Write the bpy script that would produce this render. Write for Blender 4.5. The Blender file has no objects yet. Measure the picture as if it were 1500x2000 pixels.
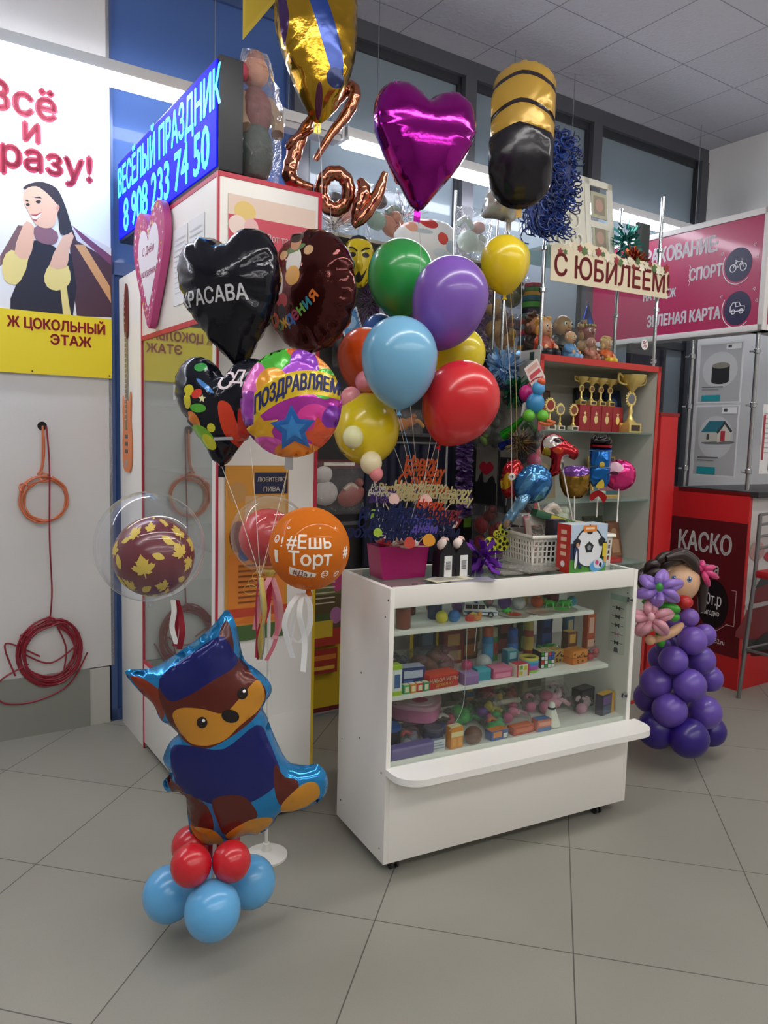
import bpy, bmesh, math, random
import numpy as np
from math import sin, cos, pi, radians, sqrt, atan2, hypot
from mathutils import Vector, Matrix, noise
from mathutils.bvhtree import BVHTree
from mathutils.geometry import delaunay_2d_cdt

SC = bpy.context.scene
COL = SC.collection
rnd = random.Random(7)

# ------------------------------------------------------------------ camera
FPX = 1490.0                       # focal length in pixels of the 1500 x 2000 frame
PITCH, ROLL, EYE = radians(5.7), 0.0263, 1.5
_F = Vector((0, cos(PITCH), -sin(PITCH)))
_R0, _U0 = Vector((1, 0, 0)), Vector((0, sin(PITCH), cos(PITCH)))
_R = cos(ROLL) * _R0 + sin(ROLL) * _U0
_U = -sin(ROLL) * _R0 + cos(ROLL) * _U0
cam_d = bpy.data.cameras.new('camera')
cam_d.sensor_fit = 'HORIZONTAL'
cam_d.sensor_width = 36.0
cam_d.lens = 36.0 * FPX / 1500.0
cam_d.clip_start = 0.05
cam = bpy.data.objects.new('camera', cam_d)
COL.objects.link(cam)
_m = Matrix((_R, _U, -_F)).transposed().to_4x4()
_m.translation = (0, 0, EYE)
cam.matrix_world = _m
SC.camera = cam

# ------------------------------------------------------------------ world, exposure, hall lights
SC.view_settings.view_transform = 'Standard'
SC.view_settings.look = 'None'
SC.view_settings.gamma = 1.0
SC.view_settings.use_curve_mapping = False
SC.view_settings.exposure = 0.0
wd = bpy.data.worlds.new('dusk')
SC.world = wd
wd.use_nodes = True
wd.node_tree.nodes['Background'].inputs[0].default_value = (0.115, 0.15, 0.20, 1)
wd.node_tree.nodes['Background'].inputs[1].default_value = 1.0
LAMP_POWER = 26.0                  # emission of the linear ceiling lamps
LAMP_POWER_BACK = 30.0

# ------------------------------------------------------------------ frames of reference
AZ_S, AZ_C = radians(33.5), radians(27.9)
KO = Vector((-0.597, 2.712, 0))            # near corner of the showcase kiosk
SU, SV = Vector((cos(AZ_S), sin(AZ_S), 0)), Vector((-sin(AZ_S), cos(AZ_S), 0))
CO = Vector((0.028, 2.466, 0))             # front left corner of the counter
CU, CV = Vector((cos(AZ_C), sin(AZ_C), 0)), Vector((-sin(AZ_C), cos(AZ_C), 0))
def S(u, v, z): return KO + SU * u + SV * v + Vector((0, 0, z))
def Cn(x, y, z): return CO + CU * x + CV * y + Vector((0, 0, z))
def ray(px, py): return _F + _R * ((px - 750) / FPX) + _U * ((1000 - py) / FPX)
EYEP = Vector((0, 0, EYE))
def at(px, py, d): return EYEP + ray(px, py) * d                # forward depth d
def on(px, py, p, n):
    r = ray(px, py); return EYEP + r * ((p - EYEP).dot(n) / r.dot(n))
def onv(px, py, v): return on(px, py, S(0, v, 0), SV)           # plane parallel to the facade
def onu(px, py, u): return on(px, py, S(u, 0, 0), SU)
def onz(px, py, z): return on(px, py, Vector((0, 0, z)), Vector((0, 0, 1)))
def onc(px, py, y): return on(px, py, Cn(0, y, 0), CV)
def stc(p): d = p - KO; return Vector((d.dot(SU), d.dot(SV), p.z))
def ctc(p): d = p - CO; return Vector((d.dot(CU), d.dot(CV), p.z))
def RZ(a): return Matrix.Rotation(a, 4, 'Z')
def RX(a): return Matrix.Rotation(a, 4, 'X')
def RY(a): return Matrix.Rotation(a, 4, 'Y')
def T(x, y=None, z=None): return Matrix.Translation(Vector(x) if y is None else Vector((x, y, z)))
def frame(o, x, y):                          # matrix with origin o, x axis and y axis (z out of the face)
    x = Vector(x).normalized(); z = x.cross(Vector(y)).normalized(); y = z.cross(x)
    m = Matrix((x, y, z)).transposed().to_4x4(); m.translation = o; return m
def face_cam(p, roll=0.0, yaw=0.0):          # local xy plane turned to the eye, y up
    d = (EYEP - p); d.z *= 0.3; a = atan2(d.y, d.x) + yaw
    z = Vector((cos(a), sin(a), 0)); x = Vector((0, 0, 1)).cross(z)
    return frame(p, x, Vector((0, 0, 1))) @ RZ(roll)

# ------------------------------------------------------------------ materials
def lin(h):
    h = h.lstrip('#'); c = [int(h[i:i + 2], 16) / 255 for i in (0, 2, 4)]
    return tuple(x / 12.92 if x <= 0.04045 else ((x + 0.055) / 1.055) ** 2.4 for x in c)
_mats = {}
def mat(h, rough=0.5, metal=0.0, spec=0.5, bump=0.0, bscale=60.0, vary=0.0, vscale=8.0, coat=0.0, emit=0.0, sub=0.0, aniso=None):
    key = (h, rough, metal, spec, bump, bscale, vary, vscale, coat, emit, sub)
    if key in _mats: return _mats[key]
    m = bpy.data.materials.new('m_' + h.lstrip('#')); m.use_nodes = True
    nt = m.node_tree; b = nt.nodes['Principled BSDF']; c = lin(h)
    b.inputs['Base Color'].default_value = (*c, 1)
    b.inputs['Roughness'].default_value = rough
    b.inputs['Metallic'].default_value = metal
    b.inputs['Specular IOR Level'].default_value = spec
    b.inputs['Coat Weight'].default_value = coat
    b.inputs['Coat Roughness'].default_value = 0.08
    if emit:
        b.inputs['Emission Color'].default_value = (*c, 1); b.inputs['Emission Strength'].default_value = emit
    if sub:
        b.inputs['Subsurface Weight'].default_value = sub
        b.inputs['Subsurface Radius'].default_value = (0.02, 0.02, 0.02)
    if bump or vary:
        tc = nt.nodes.new('ShaderNodeTexCoord')
        if bump:
            n = nt.nodes.new('ShaderNodeTexNoise'); n.inputs['Scale'].default_value = bscale; n.inputs['Detail'].default_value = 4
            nt.links.new(tc.outputs['Object'], n.inputs['Vector'])
            bp = nt.nodes.new('ShaderNodeBump'); bp.inputs['Strength'].default_value = bump; bp.inputs['Distance'].default_value = 0.01
            nt.links.new(n.outputs['Fac'], bp.inputs['Height']); nt.links.new(bp.outputs['Normal'], b.inputs['Normal'])
        if vary:
            n = nt.nodes.new('ShaderNodeTexNoise'); n.inputs['Scale'].default_value = vscale; n.inputs['Detail'].default_value = 5
            nt.links.new(tc.outputs['Object'], n.inputs['Vector'])
            r = nt.nodes.new('ShaderNodeMix'); r.data_type = 'RGBA'
            r.inputs['A'].default_value = (*[x * (1 - vary) for x in c], 1)
            r.inputs['B'].default_value = (*[min(1, x * (1 + vary)) for x in c], 1)
            nt.links.new(n.outputs['Fac'], r.inputs['Factor']); nt.links.new(r.outputs['Result'], b.inputs['Base Color'])
    _mats[key] = m; return m
def latex(h): return mat(h, 0.24, 0, 0.5, coat=0.25, sub=0.12)
def foil(h, rough=0.16, bump=0.25, metal=0.75): return mat(h, rough, metal, 0.6, bump=bump, bscale=14.0)
def chrome(): return mat('c8ccd0', 0.12, 1.0)
def paper(h): return mat(h, 0.6, 0, 0.3)
def plast(h): return mat(h, 0.3, 0, 0.5)
def clear(name='clear', tint='ffffff', rough=0.02, solid=0.0, bump=0.0, bscale=30, gloss=1.0, refl=0.75, pw_=4.0):
    key = ('clear', tint, rough, solid, bump, bscale, gloss, refl, pw_)
    if key in _mats: return _mats[key]
    m = bpy.data.materials.new('m_' + name); m.use_nodes = True; nt = m.node_tree; nt.nodes.clear()
    out = nt.nodes.new('ShaderNodeOutputMaterial')
    tr = nt.nodes.new('ShaderNodeBsdfTransparent'); tr.inputs[0].default_value = (*lin(tint), 1)
    gl = nt.nodes.new('ShaderNodeBsdfGlossy'); gl.inputs['Roughness'].default_value = rough
    gl.inputs[0].default_value = (gloss, gloss, gloss, 1)
    fr = nt.nodes.new('ShaderNodeLayerWeight'); fr.inputs['Blend'].default_value = 0.5
    pw = nt.nodes.new('ShaderNodeMath'); pw.operation = 'POWER'; pw.inputs[1].default_value = pw_; nt.links.new(fr.outputs['Facing'], pw.inputs[0])
    ma = nt.nodes.new('ShaderNodeMath'); ma.operation = 'MULTIPLY_ADD'; ma.inputs[1].default_value = refl; ma.inputs[2].default_value = 0.03; nt.links.new(pw.outputs[0], ma.inputs[0])
    mx = nt.nodes.new('ShaderNodeMixShader')
    nt.links.new(ma.outputs[0], mx.inputs[0]); nt.links.new(tr.outputs[0], mx.inputs[1]); nt.links.new(gl.outputs[0], mx.inputs[2])
    last = mx
    if solid:
        df = nt.nodes.new('ShaderNodeBsdfDiffuse'); df.inputs[0].default_value = (*lin(tint), 1)
        m2 = nt.nodes.new('ShaderNodeMixShader'); m2.inputs[0].default_value = solid
        nt.links.new(mx.outputs[0], m2.inputs[1]); nt.links.new(df.outputs[0], m2.inputs[2]); last = m2
    if bump:
        tc = nt.nodes.new('ShaderNodeTexCoord'); n = nt.nodes.new('ShaderNodeTexNoise'); n.inputs['Scale'].default_value = bscale
        n.inputs['Detail'].default_value = 3
        nt.links.new(tc.outputs['Object'], n.inputs['Vector'])
        bp = nt.nodes.new('ShaderNodeBump'); bp.inputs['Strength'].default_value = bump; bp.inputs['Distance'].default_value = 0.03
        nt.links.new(n.outputs['Fac'], bp.inputs['Height'])
        nt.links.new(bp.outputs[0], gl.inputs['Normal']); nt.links.new(bp.outputs[0], fr.inputs['Normal'])
    nt.links.new(last.outputs[0], out.inputs[0])
    _mats[key] = m; return m
def wrap_film(): return clear('film', 'fafafa', 0.08, 0.035, 0.9, 40)
WHITE, RED, BLACK = 'f1efea', 'c8283a', '151517'

# ------------------------------------------------------------------ mesh builder
def circ(n, r=1.0, a0=0.0): return [(r * cos(a0 + 2 * pi * i / n), r * sin(a0 + 2 * pi * i / n)) for i in range(n)]
def star(n=5, r=1.0, q=0.45, a0=pi / 2):
    return [((r if i % 2 == 0 else r * q) * cos(a0 + pi * i / n), (r if i % 2 == 0 else r * q) * sin(a0 + pi * i / n)) for i in range(2 * n)]
def ellp(cx, cy, rx, ry, a=0.0, n=20):
    return [(cx + rx * cos(t) * cos(a) - ry * sin(t) * sin(a), cy + rx * cos(t) * sin(a) + ry * sin(t) * cos(a)) for t in [2 * pi * i / n for i in range(n)]]
def mv(poly, x, y, s=1.0, a=0.0): return [(x + s * (p[0] * cos(a) - p[1] * sin(a)), y + s * (p[0] * sin(a) + p[1] * cos(a))) for p in poly]
def spline(pts, n=6, closed=False):          # Catmull-Rom through the points
    out = []; N = len(pts); P = [Vector(p) for p in pts]
    for i in range(N if closed else N - 1):
        if closed: a, b, c, d = P[i - 1], P[i], P[(i + 1) % N], P[(i + 2) % N]
        else: a, b, c, d = P[max(i - 1, 0)], P[i], P[i + 1], P[min(i + 2, N - 1)]
        for k in range(n):
            t = k / n
            out.append(0.5 * ((2 * b) + (c - a) * t + (2 * a - 5 * b + 4 * c - d) * t * t + (3 * b - a - 3 * c + d) * t ** 3))
    if not closed: out.append(P[-1].copy())
    return out
def sp2(pts, n=6, closed=True): return [(p.x, p.y) for p in spline([(x, y) for x, y in pts], n, closed)]
_txt = {}
def text_geo(s, bold=0.0, shear=0.0, space=1.0, align='CENTER'):
    k = (s, bold, shear, space, align)
    if k not in _txt:
        c = bpy.data.curves.new('t', 'FONT'); c.body = s; c.offset = bold; c.shear = shear; c.space_character = space
        c.align_x = align; c.align_y = 'CENTER'; c.resolution_u = 3
        c.fill_mode = 'NONE'; o = bpy.data.objects.new('t', c); me = o.to_mesh()
        co = [Vector((v.co.x, v.co.y)) for v in me.vertices]; ed = [tuple(e.vertices) for e in me.edges]
        # outlines are meshed and a triangle is kept where the letter outlines wind around it
        nxt = {}
        for i, j in ed: nxt.setdefault(i, []).append(j); nxt.setdefault(j, []).append(i)
        seen, dirs = set(), []
        for st in sorted(nxt):
            if st in seen: continue
            cur, prev = st, None; seen.add(st); step = st + 1 if st + 1 in nxt[st] else nxt[st][0]
            while True:
                dirs.append((cur, step)); prev, cur = cur, step
                if cur == st or cur in seen: break
                seen.add(cur); q = [k_ for k_ in nxt[cur] if k_ != prev]
                if not q: break
                step = q[0]
        if co:
            V, _, F = delaunay_2d_cdt(co, ed, [], 0, 1e-6)[:3]
            P = np.array([co[i] for i, _ in dirs]); Q = np.array([co[j] for _, j in dirs]); tri = []
            for f in F:
                x, y = [sum(V[i][n] for i in f) / len(f) for n in (0, 1)]
                up = (P[:, 1] <= y) & (Q[:, 1] > y); dn = (P[:, 1] > y) & (Q[:, 1] <= y); side = (Q[:, 0] - P[:, 0]) * (y - P[:, 1]) - (x - P[:, 0]) * (Q[:, 1] - P[:, 1])
                if int((up & (side > 0)).sum()) - int((dn & (side < 0)).sum()) != 0: tri.append(tuple(f))
            _txt[k] = ([tuple(v) for v in V], tri)
        else: _txt[k] = ([], [])
        o.to_mesh_clear(); bpy.data.objects.remove(o); bpy.data.curves.remove(c)
    return _txt[k]

class MB:
    def __init__(self, M=None): self.b = bmesh.new(); self.m = []; self.M = M or Matrix()
    def mi(self, m):
        if m not in self.m: self.m.append(m)
        return self.m.index(m)
    def face(self, vs, i):
        try: f = self.b.faces.new(vs); f.material_index = i; return f
        except ValueError: return None
    def geo(self, vs, fs, m, M=None):
        M = self.M @ (M or Matrix()); i = self.mi(m); V = [self.b.verts.new(M @ Vector((v[0], v[1], v[2] if len(v) > 2 else 0))) for v in vs]
        for f in fs: self.face([V[k] for k in f], i)
        return V
    def box(self, a, b, m, bev=0.0, M=None):
        t = bmesh.new(); bmesh.ops.create_cube(t, size=1)
        a, b = Vector(a), Vector(b); c, d = (a + b) / 2, b - a
        for v in t.verts: v.co = Vector((v.co.x * d.x, v.co.y * d.y, v.co.z * d.z)) + c
        if bev:
            bmesh.ops.bevel(t, geom=t.edges[:] , offset=min(bev, 0.45 * min(abs(d.x), abs(d.y), abs(d.z))), segments=2, profile=0.6, affect='EDGES')
        self.take(t, m, M); return self
    def take(self, t, m, M=None):
        M = self.M @ (M or Matrix()); i = self.mi(m); t.verts.index_update(); V = [self.b.verts.new(M @ v.co) for v in t.verts]
        for f in t.faces: self.face([V[v.index] for v in f.verts], i)
        t.free(); return self
    def tube(self, pts, r, m, seg=8, closed=False, M=None, flat=1.0, cap=True):
        M = self.M @ (M or Matrix()); P = [Vector(p) for p in pts]; n = len(P); i = self.mi(m)
        R = r if isinstance(r, (list, tuple)) else [r] * n
        tg = [(P[(k + 1) % n] - P[k - 1] if closed else P[min(k + 1, n - 1)] - P[max(k - 1, 0)]).normalized() for k in range(n)]
        nr = tg[0].orthogonal().normalized(); rings = []
        for k in range(n):
            nr = (nr - tg[k] * nr.dot(tg[k])); nr = nr.normalized() if nr.length > 1e-6 else tg[k].orthogonal().normalized()
            bn = tg[k].cross(nr)
            rings.append([self.b.verts.new(M @ (P[k] + R[k] * (cos(2 * pi * j / seg) * nr + flat * sin(2 * pi * j / seg) * bn))) for j in range(seg)])
        for k in range(n if closed else n - 1):
            A, B = rings[k], rings[(k + 1) % n]
            for j in range(seg): self.face([A[j], A[(j + 1) % seg], B[(j + 1) % seg], B[j]], i)
        if cap and not closed: self.face(rings[0][::-1], i); self.face(rings[-1], i)
        return self
    def cyl(self, p, q, r, m, r2=None, seg=16, M=None): return self.tube([p, q], [r, r if r2 is None else r2], m, seg, M=M)
    def ribbon(self, pts, w, m, side=(1, 0, 0), th=0.0006):
        P = [Vector(p) for p in pts]; s = Vector(side).normalized(); i = self.mi(m); n = len(P); rows = []
        for k in range(n):
            t = (P[min(k + 1, n - 1)] - P[max(k - 1, 0)]).normalized(); d = s.cross(t); d = d.normalized() * th if d.length > 1e-5 else Vector((0, th, 0))
            h = s * (w[k] if isinstance(w, (list, tuple)) else w) / 2
            rows.append([self.b.verts.new(self.M @ q) for q in (P[k] - h + d, P[k] + h + d, P[k] + h - d, P[k] - h - d)])
        for k in range(n - 1):
            for j in range(4): self.face([rows[k][j], rows[k][(j + 1) % 4], rows[k + 1][(j + 1) % 4], rows[k + 1][j]], i)
        self.face(rows[0][::-1], i); self.face(rows[-1], i); return self
    def lathe(self, prof, m, seg=20, M=None):
        M = self.M @ (M or Matrix()); i = self.mi(m); rings = []
        for r, z in prof:
            if r < 1e-6: rings.append([self.b.verts.new(M @ Vector((0, 0, z)))])
            else: rings.append([self.b.verts.new(M @ Vector((r * cos(2 * pi * j / seg), r * sin(2 * pi * j / seg), z))) for j in range(seg)])
        for A, B in zip(rings, rings[1:]):
            for j in range(seg):
                k = (j + 1) % seg
                if len(A) == 1 and len(B) == 1: continue
                if len(A) == 1: self.face([A[0], B[k], B[j]], i)
                elif len(B) == 1: self.face([A[j], A[k], B[0]], i)
                else: self.face([A[j], A[k], B[k], B[j]], i)
        for R, fl in ((rings[0], True), (rings[-1], False)):
            if len(R) > 1: self.face(R[::-1] if fl else R, i)
        return self
    def ell(self, c, r, m, M=None, seg=16):
        r = (r, r, r) if isinstance(r, (int, float)) else r; n = max(6, seg // 2)
        A = T(c) @ (M or Matrix()) @ Matrix.Diagonal((*r, 1))
        return self.lathe([(sin(pi * k / n) if 0 < k < n else 0, -cos(pi * k / n)) for k in range(n + 1)], m, seg, A)
    def prism(self, poly, z0, z1, m, M=None, bev=0.0):
        M2 = M or Matrix(); t = bmesh.new(); vs = [t.verts.new((x, y, z0)) for x, y in poly]
        f = t.faces.new(vs); f.normal_update()
        if f.normal.z > 0: f.normal_flip()
        r = bmesh.ops.extrude_face_region(t, geom=[f]); bmesh.ops.translate(t, vec=(0, 0, z1 - z0), verts=[v for v in r['geom'] if isinstance(v, bmesh.types.BMVert)])
        bmesh.ops.triangulate(t, faces=[f for f in t.faces if len(f.verts) > 4])
        return self.take(t, m, M2)
    def text(self, s, size, m, M=None, bold=0.02, shear=0.0, space=1.0, th=0.0, sx=1.0, align='CENTER', warp=None, sub=0):
        vs, fs = text_geo(s, 0.0, shear, space, align)
        if not vs: return self
        t = bmesh.new()
        for ox, oy in (((0, 0), (bold, 0), (-bold, 0), (0, bold), (0, -bold)) if bold > 0.004 else ((0, 0),)):
            V = [t.verts.new(((x * sx + ox) * size, (y + oy) * size, 0)) for x, y in vs]
            for f in fs:
                try: t.faces.new([V[k] for k in f])
                except ValueError: pass
        if sub:
            for _ in range(5):
                E = [e for e in t.edges if e.calc_length() > sub]
                if not E: break
                bmesh.ops.subdivide_edges(t, edges=E, cuts=1); bmesh.ops.triangulate(t, faces=t.faces[:])
        if th:
            r = bmesh.ops.extrude_face_region(t, geom=t.faces[:]); bmesh.ops.translate(t, vec=(0, 0, th), verts=[v for v in r['geom'] if isinstance(v, bmesh.types.BMVert)])
        if warp:
            for v in t.verts: v.co = Vector(warp(v.co))
        return self.take(t, m, M)
    def flat(self, poly, m, M=None, sub=0.0, warp=None, z=0.0):
        r = delaunay_2d_cdt([Vector(p) for p in poly], [], [list(range(len(poly)))], 1, 1e-6); t = bmesh.new()
        V = [t.verts.new((p.x, p.y, z)) for p in r[0]]
        for f in r[2]:
            try: t.faces.new([V[k] for k in f])
            except ValueError: pass
        if sub:
            for _ in range(5):
                E = [e for e in t.edges if e.calc_length() > sub]
                if not E: break
                bmesh.ops.subdivide_edges(t, edges=E, cuts=1); bmesh.ops.triangulate(t, faces=t.faces[:])
        if warp:
            for v in t.verts: v.co = Vector(warp(v.co))
        return self.take(t, m, M)
    def build(self, name, parent=None, ang=40, smooth=True):
        b = self.b; bmesh.ops.recalc_face_normals(b, faces=b.faces[:]); 
        lim = radians(ang)
        for f in b.faces: f.smooth = smooth
        for e in b.edges:
            if len(e.link_faces) == 2 and e.calc_face_angle(0) > lim: e.smooth = False
        me = bpy.data.meshes.new(name); b.to_mesh(me); b.free()
        for m in self.m: me.materials.append(m)
        o = bpy.data.objects.new(name, me); COL.objects.link(o)
        if parent: o.parent = parent
        return o

def thing(name, label, cat, loc=(0, 0, 0), rz=0.0, group=None):
    o = bpy.data.objects.new(name, None); COL.objects.link(o); o.empty_display_size = 0.05
    o.matrix_world = T(Vector(loc)) @ RZ(rz); return tag(o, label, cat, group)
def tag(o, label, cat, group=None, kind=None):
    o['label'] = label; o['category'] = cat
    if group: o['group'] = group
    if kind: o['kind'] = kind
    return o
def struct(o): o['kind'] = 'structure'; return o
def place(o, M): o.matrix_world = M; return o
def dup(o, M=None, label=None):
    c = o.copy(); COL.objects.link(c)
    if M is not None: c.matrix_world = M
    if label: c['label'] = label
    for ch in o.children:
        d = ch.copy(); COL.objects.link(d); d.parent = c
        for g in ch.children:
            e = g.copy(); COL.objects.link(e); e.parent = d
    return c

# ------------------------------------------------------------------ inflated foil shapes
def inside(px, py, poly):
    P = np.array(poly); x, y = np.asarray(px), np.asarray(py); c = np.zeros(x.shape, bool); n = len(P); j = n - 1
    for i in range(n):
        xi, yi = P[i]; xj, yj = P[j]
        if yi != yj: c ^= ((yi > y) != (yj > y)) & (x < (xj - xi) * (y - yi) / (yj - yi) + xi)
        j = i
    return c
def pillow(mb, outline, thick, base, shapes=(), back=None, n=30, flange=0.006, wr=0.05, wf=26, seed=0, M=None, zoff=0.0):
    """A foil balloon: the outline is meshed, the printed shapes are cut in, and both skins bulge like a pressurised sheet."""
    O = np.array(outline); lo, hi = O.min(0), O.max(0); st = max(hi - lo) / n
    pts = [Vector(p) for p in outline]; faces = [list(range(len(pts)))]; edges = []
    for poly, _ in shapes:
        k = len(pts); pts += [Vector(p) for p in poly]; edges += [(k + i, k + (i + 1) % len(poly)) for i in range(len(poly))]
    gx, gy = np.meshgrid(np.arange(lo[0], hi[0], st), np.arange(lo[1], hi[1], st * 0.866)); gx = gx + (np.arange(gx.shape[0]) % 2)[:, None] * st / 2
    gx, gy = gx.ravel(), gy.ravel()
    def bd(x, y):
        d = np.full(x.shape, 9.0)
        for i in range(len(O)):
            a, b = O[i - 1], O[i]; e = b - a; L = max(e @ e, 1e-12); t = np.clip(((x - a[0]) * e[0] + (y - a[1]) * e[1]) / L, 0, 1)
            d = np.minimum(d, np.hypot(x - a[0] - t * e[0], y - a[1] - t * e[1]))
        return d
    ok = inside(gx, gy, outline) & (bd(gx, gy) > st * 0.4)
    pts += [Vector((x, y)) for x, y in zip(gx[ok], gy[ok])]
    V, _, F = delaunay_2d_cdt(pts, edges, faces, 1, 1e-6)[:3]
    X = np.array([(v.x, v.y) for v in V]); ctr = np.array([X[list(f)].mean(0) for f in F]); F = [f for f, q in zip(F, inside(ctr[:, 0], ctr[:, 1], outline)) if q]
    used = sorted({i for f in F for i in f}); rm_ = {j: i for i, j in enumerate(used)}; F = [[rm_[i] for i in f] for f in F]; X = X[used]; N = len(X); D = bd(X[:, 0], X[:, 1]); fix = D < flange + 1e-5
    A = np.zeros((N, N)); A2 = A
    for f in F:
        for i in range(len(f)):
            a, b = f[i], f[(i + 1) % len(f)]; A[a, b] = 1; A[b, a] = 1
    L2 = ((X[:, None, :] - X[None, :, :]) ** 2).sum(2) + 1e-9
    Wt = A / np.sqrt(L2); dist2 = (A * np.sqrt(L2)).sum(1) / np.maximum(A.sum(1), 1)
    Lp = np.diag(Wt.sum(1)) - Wt; rhs = dist2 * A.sum(1)
    Lp[fix] = 0; Lp[fix, fix] = 1; rhs[fix] = 0
    u = np.clip(np.linalg.solve(Lp + np.eye(N) * 1e-9, rhs), 0, None)
    h = thick * np.sqrt(u / u.max())
    ce = X.mean(0); th = np.arctan2(X[:, 1] - ce[1], X[:, 0] - ce[0])
    ed = np.exp(-D / (0.28 * thick + 1e-6))
    wv = np.array([noise.noise(Vector((cos(t) * wf / 4, sin(t) * wf / 4, seed * 3.1))) for t in th])
    h = h * (1 + wr * 6 * wv * ed)
    h = np.where(fix, 0.0, np.maximum(h, 0.0008))
    cen = np.array([X[list(f)].mean(0) for f in F]); mi = [base] * len(F)
    for poly, m in shapes:
        for k in np.nonzero(inside(cen[:, 0], cen[:, 1], poly))[0]: mi[k] = m
    Mx = mb.M @ (M or Matrix()); fr = [mb.b.verts.new(Mx @ Vector((X[i, 0], X[i, 1], h[i] + zoff))) for i in range(N)]
    bk = [fr[i] if h[i] == 0 else mb.b.verts.new(Mx @ Vector((X[i, 0], X[i, 1], -h[i] + zoff))) for i in range(N)]
    bm_ = mb.mi(back or base)
    for f, m in zip(F, mi):
        mb.face([fr[i] for i in f], mb.mi(m))
        if any(h[i] > 0 for i in f): mb.face([bk[i] for i in reversed(f)], bm_)
    bv = BVHTree.FromPolygons([(X[i, 0], X[i, 1], h[i] + zoff) for i in range(N)], [list(f) for f in F])
    def drape(co, off=0.0016):
        r = bv.ray_cast(Vector((co.x, co.y, 5)), Vector((0, 0, -1)))
        return (co.x, co.y, (r[0].z if r[0] else 0) + off + co.z)
    return drape
def ball_warp(R, off=0.001, lat0=0.0, lon0=0.0):
    def w(co):
        a, e = lon0 + co.x / R, lat0 + co.y / R; q = R + off + co.z
        return (q * cos(e) * sin(a), q * sin(e), q * cos(e) * cos(a))
    return w

def cord(root, pts, r, m, name='string', n=4, seg=5):
    mb = MB(root.matrix_world.inverted()); mb.tube(spline(pts, n), r, m, seg); return mb.build(name, root)
# ================================================================== THE SETTING
CEIL, WV, UR = 3.83, 1.34, 4.55
def sbox(name, a, b, m, bev=0.0):            # box in the shop frame, structure
    mb = MB(T(KO) @ RZ(AZ_S)); mb.box(a, b, m, bev); return struct(mb.build(name))
def floor_mat():
    m = bpy.data.materials.new('m_floor_tile'); m.use_nodes = True; nt = m.node_tree; b = nt.nodes['Principled BSDF']
    tc = nt.nodes.new('ShaderNodeTexCoord'); mp = nt.nodes.new('ShaderNodeMapping'); mp.inputs['Scale'].default_value = (1 / 0.6, 1 / 0.6, 1)
    nt.links.new(tc.outputs['Object'], mp.inputs[0]); br = nt.nodes.new('ShaderNodeTexBrick')
    br.offset = 0.0; br.squash = 1.0
    br.inputs['Scale'].default_value = 1; br.inputs['Brick Width'].default_value = 1; br.inputs['Row Height'].default_value = 1
    br.inputs['Mortar Size'].default_value = 0.0035; br.inputs['Mortar Smooth'].default_value = 0.1; br.inputs['Bias'].default_value = 0
    br.inputs['Color1'].default_value = (*lin('918f86'), 1); br.inputs['Color2'].default_value = (*lin('96948a'), 1); br.inputs['Mortar'].default_value = (*lin('55534f'), 1)
    nt.links.new(mp.outputs[0], br.inputs['Vector'])
    n = nt.nodes.new('ShaderNodeTexNoise'); n.inputs['Scale'].default_value = 2.2; n.inputs['Detail'].default_value = 6
    n2 = nt.nodes.new('ShaderNodeTexNoise'); n2.inputs['Scale'].default_value = 320; n2.inputs['Detail'].default_value = 2
    nt.links.new(tc.outputs['Object'], n.inputs['Vector']); nt.links.new(tc.outputs['Object'], n2.inputs['Vector'])
    ad = nt.nodes.new('ShaderNodeMath'); ad.operation = 'ADD'; nt.links.new(n.outputs['Fac'], ad.inputs[0]); nt.links.new(n2.outputs['Fac'], ad.inputs[1])
    mr = nt.nodes.new('ShaderNodeMapRange'); mr.inputs['From Min'].default_value = 0.6; mr.inputs['From Max'].default_value = 1.4
    mr.inputs['To Min'].default_value = 0.9; mr.inputs['To Max'].default_value = 1.08; nt.links.new(ad.outputs[0], mr.inputs['Value'])
    mu = nt.nodes.new('ShaderNodeMix'); mu.data_type = 'RGBA'; mu.blend_type = 'MULTIPLY'; mu.inputs['Factor'].default_value = 1
    nt.links.new(br.outputs['Color'], mu.inputs['A']); nt.links.new(mr.outputs[0], mu.inputs['B']); nt.links.new(mu.outputs['Result'], b.inputs['Base Color'])
    r2 = nt.nodes.new('ShaderNodeMapRange'); r2.inputs['To Min'].default_value = 0.36; r2.inputs['To Max'].default_value = 0.56
    nt.links.new(n.outputs['Fac'], r2.inputs['Value']); nt.links.new(r2.outputs[0], b.inputs['Roughness'])
    b.inputs['Specular IOR Level'].default_value = 0.4
    return m
mb = MB(); mb.box((-9, -9, -0.1), (12, 12, 0), floor_mat()); fo = struct(mb.build('floor'))
fo.rotation_euler = (0, 0, radians(-12.4)); fo.location = (0.591, 2.106, 0)
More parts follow.
